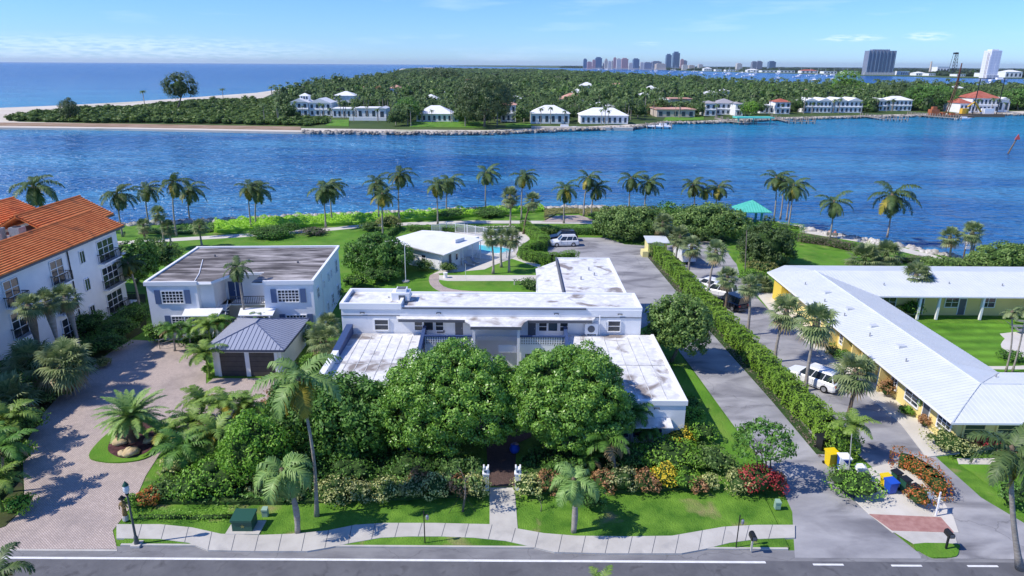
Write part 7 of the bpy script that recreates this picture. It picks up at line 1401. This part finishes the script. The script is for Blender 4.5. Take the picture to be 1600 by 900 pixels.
def excluded(x, y):
    for r in BOXES:
        if r[0] < x < r[2] and r[1] < y < r[3]: return True
    return False
BOXES = []
for o in list(COL.objects):
    if o.parent is None and o.name.split('.')[0] in ('villa', 'house') and o.location.y > 200:
        w = max((c.dimensions.x if c.type == 'MESH' else 0) for c in o.children); x0, y0 = o.location.x, o.location.y; f = y0*.0
        BOXES.append((x0-1, y0-24, x0+w+1, y0+15))
for px0, px1, py0, py1 in ((508, 545, 197, 187), (640, 715, 205, 190), (828, 985, 205, 190), (1020, 1098, 192, 182), (1119, 1180, 192, 182), (455, 604, 186, 182), (400, 640, 203, 182)):
    a, b = at(px0, py0), at(px1, py1); BOXES.append((a.x, a.y-6, b.x, b.y))
fpoly = [Vector(p) for p in W2([(520, 178), (440, 172), (425, 158), (470, 143), (530, 134), (578, 125), (610, 116.5), (640, 108.5), (830, 109), (900, 113), (1000, 119.8), (1120, 130.4), (1200, 135.3), (1300, 136.8), (1500, 139.5), (1620, 141.5), (1640, 170), (1420, 175), (1300, 177), (1200, 179.5), (1120, 181), (1008, 188), (900, 192), (760, 198), (640, 199), (470, 197), (400, 194)], -.5)]
def inside(x, y, P):
    r = False; j = len(P)-1
    for i in range(len(P)):
        if (P[i][1] > y) != (P[j][1] > y) and x < (P[j][0]-P[i][0])*(y-P[i][1])/(P[j][1]-P[i][1])+P[i][0]: r = not r
        j = i
    return r
fr = random.Random(11); near_pts, mid_pts = [], []
xs = [p[0] for p in fpoly]; y = 335.0
while y < 5200:
    sp = 6.4 if y < 520 else (9 if y < 800 else (14 if y < 1400 else (24 if y < 2500 else 42))); x = max(min(xs), -1.0*y); mx_ = min(max(xs), .85*y)
    while x < mx_:
        qx, qy = x+fr.uniform(-.45, .45)*sp, y+fr.uniform(-.45, .45)*sp
        if inside(qx, qy, fpoly) and not excluded(qx, qy): (near_pts if qy < 470 else mid_pts).append((qx, qy, sp))
        x += sp
    y += sp*1.0
near_pts.sort(key=lambda p: p[1]); npalm = ntree = 0
for qx, qy, sp in near_pts:
    ip = fr.random() < .55; s = fr.uniform(.75, 1.15)
    if ip and npalm < 240:
        o = link('far_palm', FP[fr.randrange(5)], None, (qx, qy, -.5), fr.uniform(0, 6), s*(1.1 if fr.random() < .3 else .9)); props(o, 'small palm of the wooded far bank', 'palm tree', 'palms of the far bank'); npalm += 1
    elif not ip and ntree < 200:
        o = link('broadleaf_tree', FT[fr.randrange(5)], None, (qx, qy, -.5), fr.uniform(0, 6), (s, s, s*fr.uniform(.75, 1.05))); props(o, 'small broadleaf tree of the wooded far bank', 'tree', 'trees of the far bank'); ntree += 1
    else: mid_pts.append((qx, qy, sp))
VILL = [o for o in COL.objects if o.parent is None and o.name.split('.')[0] == 'villa']
for v in VILL:
    w = max(c.location.x+c.dimensions.x*.5 for c in v.children if c.type == 'MESH'); w = max(c.dimensions.x for c in v.children if c.type == 'MESH')
    for k in range(2 if w < 14 else 3):
        o = link('far_palm', FP[fr.randrange(5)], None, (v.location.x+w*fr.random(), v.location.y-fr.uniform(2, 7), -.5), fr.uniform(0, 6), fr.uniform(.6, .95)); props(o, 'x', 'palm tree', 'palms of the far bank')
big = 0
for qx, qy, sp in sorted(mid_pts, key=lambda p: fr.random()):
    if 440 < qy < 1300 and big < 34:
        z_ = fr.uniform(1.1, 1.75)*(.75+qy/1600); o = link('broadleaf_tree', FT[fr.randrange(5)], None, (qx, qy, -1.5), fr.uniform(0, 6), (z_, z_, z_*fr.uniform(.75, .95))); props(o, 'x', 'tree', 'trees of the far bank'); big += 1
LM = [(0, 'the dune pine'), (440, 'the roof lantern villa'), (500, 'the low modern villa'), (600, 'the gabled pavilion'), (640, 'the lawn house'), (715, 'the huge far bank pine'), (800, 'the broad hip roofed house'), (893, 'the long low pavilion'), (990, 'the seawall end'), (1024, 'the stepped beige house'), (1095, 'the grey roofed villa'), (1165, 'the turquoise boat lift'), (1205, 'the red roofed villa'), (1245, 'the left long white villa'), (1297, 'the right long white villa'), (1350, 'the metal roofed villa'), (1425, 'the unfinished pier'), (1480, 'the rusty barge'), (1520, 'the dark red roofed villa'), (1580, 'the right frame edge')]
ORD = 'first second third fourth fifth sixth seventh eighth ninth tenth eleventh twelfth thirteenth fourteenth fifteenth sixteenth seventeenth eighteenth nineteenth twentieth'.split()+['twenty '+w for w in 'first second third fourth fifth sixth seventh eighth ninth'.split()]+['thirtieth']
def relabel(kinds, noun):
    G = {}
    for o in COL.objects:
        if o.parent is None and o.get('group') in kinds:
            x, y, z = o.location; cp, sp_ = math.cos(PITCH), math.sin(PITCH); px = 800+F*x/(y*cp-(z-H)*sp_); k = [b for a, b in LM if a <= px][-1] if px > 0 else LM[0][1]
            G.setdefault((k, 'near' if y < 372 else ('mid' if y < 430 else ('back' if y < 600 else 'far'))), []).append((px, o))
    for (k, band_), L_ in G.items():
        L_.sort(key=lambda t: t[0])
        for i, (px, o) in enumerate(L_):
            w_ = {'near': 'in the front rank by', 'mid': 'in the middle by', 'back': 'at the rear behind', 'far': 'deep behind'}[band_]
            o['label'] = (f'{noun} {w_} {k}' if len(L_) == 1 else f'{ORD[min(i, 29)]} {noun} from the left {w_} {k}')
relabel(('palms of the far bank',), 'palm'); relabel(('trees of the far bank',), 'round tree')
print('far', npalm, ntree, len(mid_pts))
def low_blob(seed, n=34, leaf=2.2, mini=False):
    g = rng(seed); u = unit(g.normal(0, 1, (n, 3))); u[:, 2] = np.abs(u[:, 2])*.9; P = u*np.array([4.3, 4.3, 4.6])+np.array([0, 0, 3.6]); V, Fq = leaves(P, u, leaf, g, .7); cv, cf = blob_core((0, 0, 3.2), (3.7, 3.7, 4.3), g, 6, 4); return [(V, Fq, 0), (cv, cf, 1)]
def forest(name, label, pts, kinds=.45, hs=1.0, matl=M_far1, seed=5):
    g = random.Random(seed); base = [low_blob(500+i) for i in range(6)]; pal = [quads_fix([b for b in mini_palm(600+i)]) for i in range(3)]; bl = []
    for qx, qy, sp in pts:
        s = sp/7.0*(1 if sp < 12 else .9); k = g.random(); a = g.uniform(0, 6.28); ca, sa = math.cos(a), math.sin(a); hz = min(1.0, .8+.2/s)*hs*g.uniform(.7, 1.15)
        if k > .9: hz *= 1.5
        if k < kinds and sp < 26:
            src = pal[g.randrange(3)]; z0 = g.choice((6.5, 7.5, 8.5, 10.5, 12.5))*g.uniform(.85, 1.1)
            for V, Fq, m in src: ps_ = 1.0 if sp < 12 else 1.45; V2 = np.stack([(V[:, 0]*ca-V[:, 1]*sa)*ps_+qx, (V[:, 0]*sa+V[:, 1]*ca)*ps_+qy, V[:, 2]*ps_+z0-.5], 1) if len(V) else V; bl.append((V2, Fq, 0))
            src = base[g.randrange(6)]; hz *= .62
        else: src = base[g.randrange(6)]
        mm = g.choice((0, 0, 2, 3)) if name == 'far_woods' else 0
        for V, Fq, m in src: m = mm if m == 0 else m; bl.append((np.stack([(V[:, 0]*ca-V[:, 1]*sa)*s+qx, (V[:, 0]*sa+V[:, 1]*ca)*s+qy, V[:, 2]*hz-.5], 1), Fq, m))
    o = link(name, np_mesh(name, bl, [matl, M_core, M_far2, M_far3])); props(o, label, 'woods', kind='stuff'); return o
forest('far_woods', 'dense woods of palms and broadleaf trees covering the island', mid_pts, .78)
# dune scrub at the left
dp = [Vector(p) for p in W2([(12, 188.5), (30, 182), (120, 172), (200, 170), (300, 160), (405, 157), (450, 160), (455, 184), (508, 190), (512, 199), (470, 196), (300, 193), (100, 191)], -.4)]
pts = []
y = 335
while y < 560:
    x = -420
    while x < -95:
        qx, qy = x+fr.uniform(-2, 2), y+fr.uniform(-2, 2)
        if inside(qx, qy, dp): pts.append((qx, qy, 4.6))
        x += 4.2
    y += 4.2
forest('dune_scrub', 'low green scrub covering the dune behind the beach', pts, 0, .33, leafm('dune_scrub_leaf', (.045, .10, .012), (.17, .25, .045), scale=.02), 9)
for i, (bx, by, cx, cy, w, lb_) in enumerate(((226, 164, 224, 142, 16, 'small palm standing on the dune left of the open pine'), (349, 156, 347, 139, 14, 'small palm on the dune right of the open pine'), (425, 152, 423, 136, 18, 'small palm on the dune near the leftmost villa'), (467, 150, 467, 138, 18, 'small palm behind the roof lantern villa'), (1583, 140, 1583, 130, 14, 'palm against the bay at the far right'), (553, 190, 553, 168, 12, 'palm before the modern villa'), (517, 190, 517, 170, 13, 'palm before the twin gabled villa'), (637, 195, 638, 172, 14, 'palm left of the lawn house'))):
    b = at(bx, by, -.4); t = up(cx, cy, b.y); h = (t.z-b.z)/9.5; o = link('far_palm', FP[i % 5], None, b, i*1.1, (w*mpp(t)/5.6, w*mpp(t)/5.6, h)); props(o, lb_, 'palm tree')
# ---- mainland and skyline
mpts = []
for i in range(2600):
    px = fr.uniform(880, 1660); k = fr.random(); pyn = 106.4+max(0, px-905)*.0215; py = 104.6+(pyn-104.6-.4)*k**.6; b = at(px, py)
    if b.y < 14000: mpts.append((b.x, b.y, 14+b.y*.010))
forest('mainland_woods', 'dark tree line along the mainland shore', mpts, 0, 1.9, leafm('mainland_leaf', (.03, .055, .03), (.09, .13, .06), scale=.01), 12)
def tower(px0, px1, pyt, Y, m, label, name='tower', cat='tower', dz=1.0, crown=.08, tilt=0, steps=0, base_py=None):
    a, b = up(px0, pyt, Y), up(px1, pyt, Y); w = b.x-a.x; h = a.z; dd = w*dz; root = thing(name, (a.x, Y, 0), label, cat, 'towers of the distant skyline' if cat == 'tower' else None)
    mb = MB()
    if steps: 
        mb.box(0, 0, 0, w, dd, h*.8); mb.box(w*.12, dd*.1, h*.8, w*.88, dd*.9, h*.92); mb.box(w*.3, dd*.25, h*.92, w*.7, dd*.7, h)
    else: mb.box(0, 0, 0, w, dd, h*(1-crown))
    mb.local('tower_body', M_tw[m], root)
    if not steps: MB().box(w*.15, dd*.2, h*(1-crown), w*.8, dd*.8, h).local('roof_plant', M_tw[m], root)
    MB().box(-w*.08, -dd*.1, 0, w*1.08, 0, h*.10).local('podium', M_tw['white'], root)
    return root
SK = [(912, 917.5, 91.5, 'blue', 'slim blue tower at the left end of the skyline'), (918, 925, 96, 'pink', 'low pink tower right of the slim blue one'), (926, 931, 93, 'pink', 'taller pink tower against the wide blue one'), (931, 941, 89, 'blue', 'wide blue tower left of the beige group'), (945, 950, 91.5, 'beige', 'pointed beige tower right of the wide blue one'), (950.5, 955.5, 95, 'white', 'pale tower, first of the low beige group'), (956, 958.5, 94.5, 'beige', 'narrow beige tower in the low group'), (959, 963.5, 89.5, 'pink', 'tall rosy tower in the middle of the beige group'), (964, 971, 91, 'white', 'round topped pale tower in the beige group'), (972, 982, 90.5, 'pink', 'broad rosy tower at the right of the beige group'), (990, 999.5, 91, 'blue', 'square dark blue tower standing alone in the skyline'),
    (1001, 1006, 97, 'white', 'low pale block right of the square blue tower'), (1007, 1019, 97, 'grey', 'low grey block in the middle of the skyline'), (1020, 1034, 95.2, 'grey', 'wide grey block left of the tallest towers'), (1042, 1050, 84, 'blue', 'dark blue tower left of the tallest'), (1053, 1063, 80.5, 'blue', 'tallest blue glass tower of the skyline'), (1064, 1069, 92, 'pink', 'rosy tower behind the tallest one'), (1068, 1074, 94, 'grey', 'grey tower at the right of the tallest'), (983, 989, 98, 'white', 'low pale block left of the square blue tower'), (942, 945, 98, 'white', 'small pale block right of the wide blue tower'), (1026, 1041, 99, 'beige', 'low beige block before the wide grey one'),
    (1067, 1075, 101, 'white', 'cream waterfront block below the tallest tower'), (1077, 1086, 101.5, 'beige', 'cream waterfront block right of the first one'), (1092, 1099, 100, 'white', 'small white block between the tallest tower and the far grey pair'), (1152, 1160, 98.5, 'white', 'pale round block left of the far grey pair'), (1176, 1183, 95.5, 'grey', 'grey tower, left one of the far pair'), (1183.5, 1192, 95.0, 'grey', 'grey tower, middle of the far pair'), (1203, 1213, 95.2, 'blue', 'pale and blue block right of the far grey pair')]
for i_, (x0, x1, yt, m, lb_) in enumerate(SK): tower(x0, x1, yt, (5000 if x0 < 1100 else 4200)+(i_*7 % 27)*14 - (420 if 'waterfront' in lb_ or 'low' in lb_ else 0), m, lb_, steps=1 if 'pointed' in lb_ else 0)
t1 = tower(1359, 1401, 77, 2600, 'grey', 'wide grey slab tower with a ribbed facade rising over the bay', dz=.35, crown=.05)
rb = MB(); w_ = up(1401, 77, 2600).x-up(1359, 77, 2600).x; h_ = up(1359, 77, 2600).z
for i in range(8): rb.box(w_*i/7.2, -3, 0, w_*i/7.2+3.2, 0, h_*.95)
rb.local('balcony_stack', M_tw['blue'], t1)
t2 = tower(1551, 1567, 77, 2000, 'plain', 'white slab tower with a crane beside it at the far right', dz=1.2, crown=.04)
MB().tube([(-6, 0, 0), (-6, 0, 66)], .6, 4).tube([(-9, 0, 0), (-9, 0, 66)], .6, 4).local('hoist', M_trunkd, t2)
b = at(1487, 118); hh = up(1487, 82, b.y).z; o = thing('lattice_tower', (b.x, b.y, 0), 'dark lattice tower standing between the grey tower and the white tower', 'lattice tower'); m = MB(); w0, w1 = 10, 5
for sx_ in (-1, 1):
    for sy in (-1, 1): m.tube([(sx_*w0, sy*w0, 0), (sx_*w1, sy*w1, hh)], .8, 4)
for i in range(7):
    z0, z1 = hh*i/7, hh*(i+1)/7; a0, a1 = w0+(w1-w0)*i/7, w0+(w1-w0)*(i+1)/7; m.tube([(-a0, -a0, z0), (a1, -a1, z1)], .5, 4).tube([(a0, -a0, z0), (-a1, -a1, z1)], .5, 4).tube([(-a1, -a1, z1), (a1, -a1, z1)], .5, 4)
m.local('lattice', M_black, o); MB().box(-w1*1.4, -w1, hh*.93, w1*1.4, w1, hh).local('top_platform', M_black, o)
LB = random.Random(8)
for i, (px, w, h, lb_) in enumerate([(1105, 10, 14, 'white low block on the mainland shore, first right of the cream blocks'), (1122, 8, 10, 'small pale block on the shore, second right of the cream blocks'), (1140, 12, 9, 'long pale shed on the shore before the far grey pair'), (1175, 14, 9, 'white marina shed below the far grey pair'), (1200, 20, 9, 'long white marina shed right of the far grey pair'), (1228, 18, 9, 'pinkish marina shed between the pair and the grey slab tower'), (1262, 20, 10, 'long red brown roofed marina shed'), (1295, 16, 9, 'white marina shed left of the grey slab tower'), (1327, 16, 10, 'white boathouse nearest the grey slab tower'),
    (1368, 16, 16, 'white podium block below the grey slab tower, left'), (1392, 28, 11, 'long white parking block below the grey slab tower, right'), (1412, 10, 14, 'beige block right of the grey slab tower'), (1437, 12, 8, 'small white shed right of the beige block'), (1470, 14, 30, 'white roofed hall among the mainland trees'), (1500, 10, 7, 'small white house right of the lattice tower'), (1580, 20, 16, 'white arched hall right of the white tower'), (1540, 12, 12, 'white low block left of the white tower foot'), (1455, 8, 8, 'tiny white shed left of the lattice tower')]):
    py = 106.9+max(0, px-905)*.0215-(2.4 if 'among' in lb_ else 0.35); far_house(px-w/2, px+w/2, py, h, lb_, 'flat' if i % 3 else 'hip', M_redtile if 'red' in lb_ else M_roofp, M_coping, depth=40, nwin=4, rise=.3, name='waterfront_building', group='low buildings on the mainland shore')
# smokestack like pylons on the horizon
b = at(1452, 116); o = MB().tube([(0, 0, 0), (0, 0, up(1452, 96, b.y).z)], [5, 3], 8).local('chimney', M_tw['beige'], None, (b.x, b.y, 0)); props(o, 'thin brown chimney left of the lattice tower', 'chimney')

# ================================================================== AIR
hz_m = bpy.data.materials.new('haze'); hz_m.use_nodes = True; hn = hz_m.node_tree; hn.nodes.remove(hn.nodes['Principled BSDF']); pv = hn.nodes.new('ShaderNodeVolumePrincipled')
pv.inputs['Color'].default_value = (.78, .87, 1, 1); pv.inputs['Density'].default_value = 2.4e-5; pv.inputs['Anisotropy'].default_value = .2; hn.links.new(pv.outputs[0], hn.nodes['Material Output'].inputs['Volume'])
hz = MB().box(-40500, -800, -6, 40500, 42500, 190).build('haze', hz_m); props(hz, kind='stuff', label='thin haze over the far bank and the distant city')
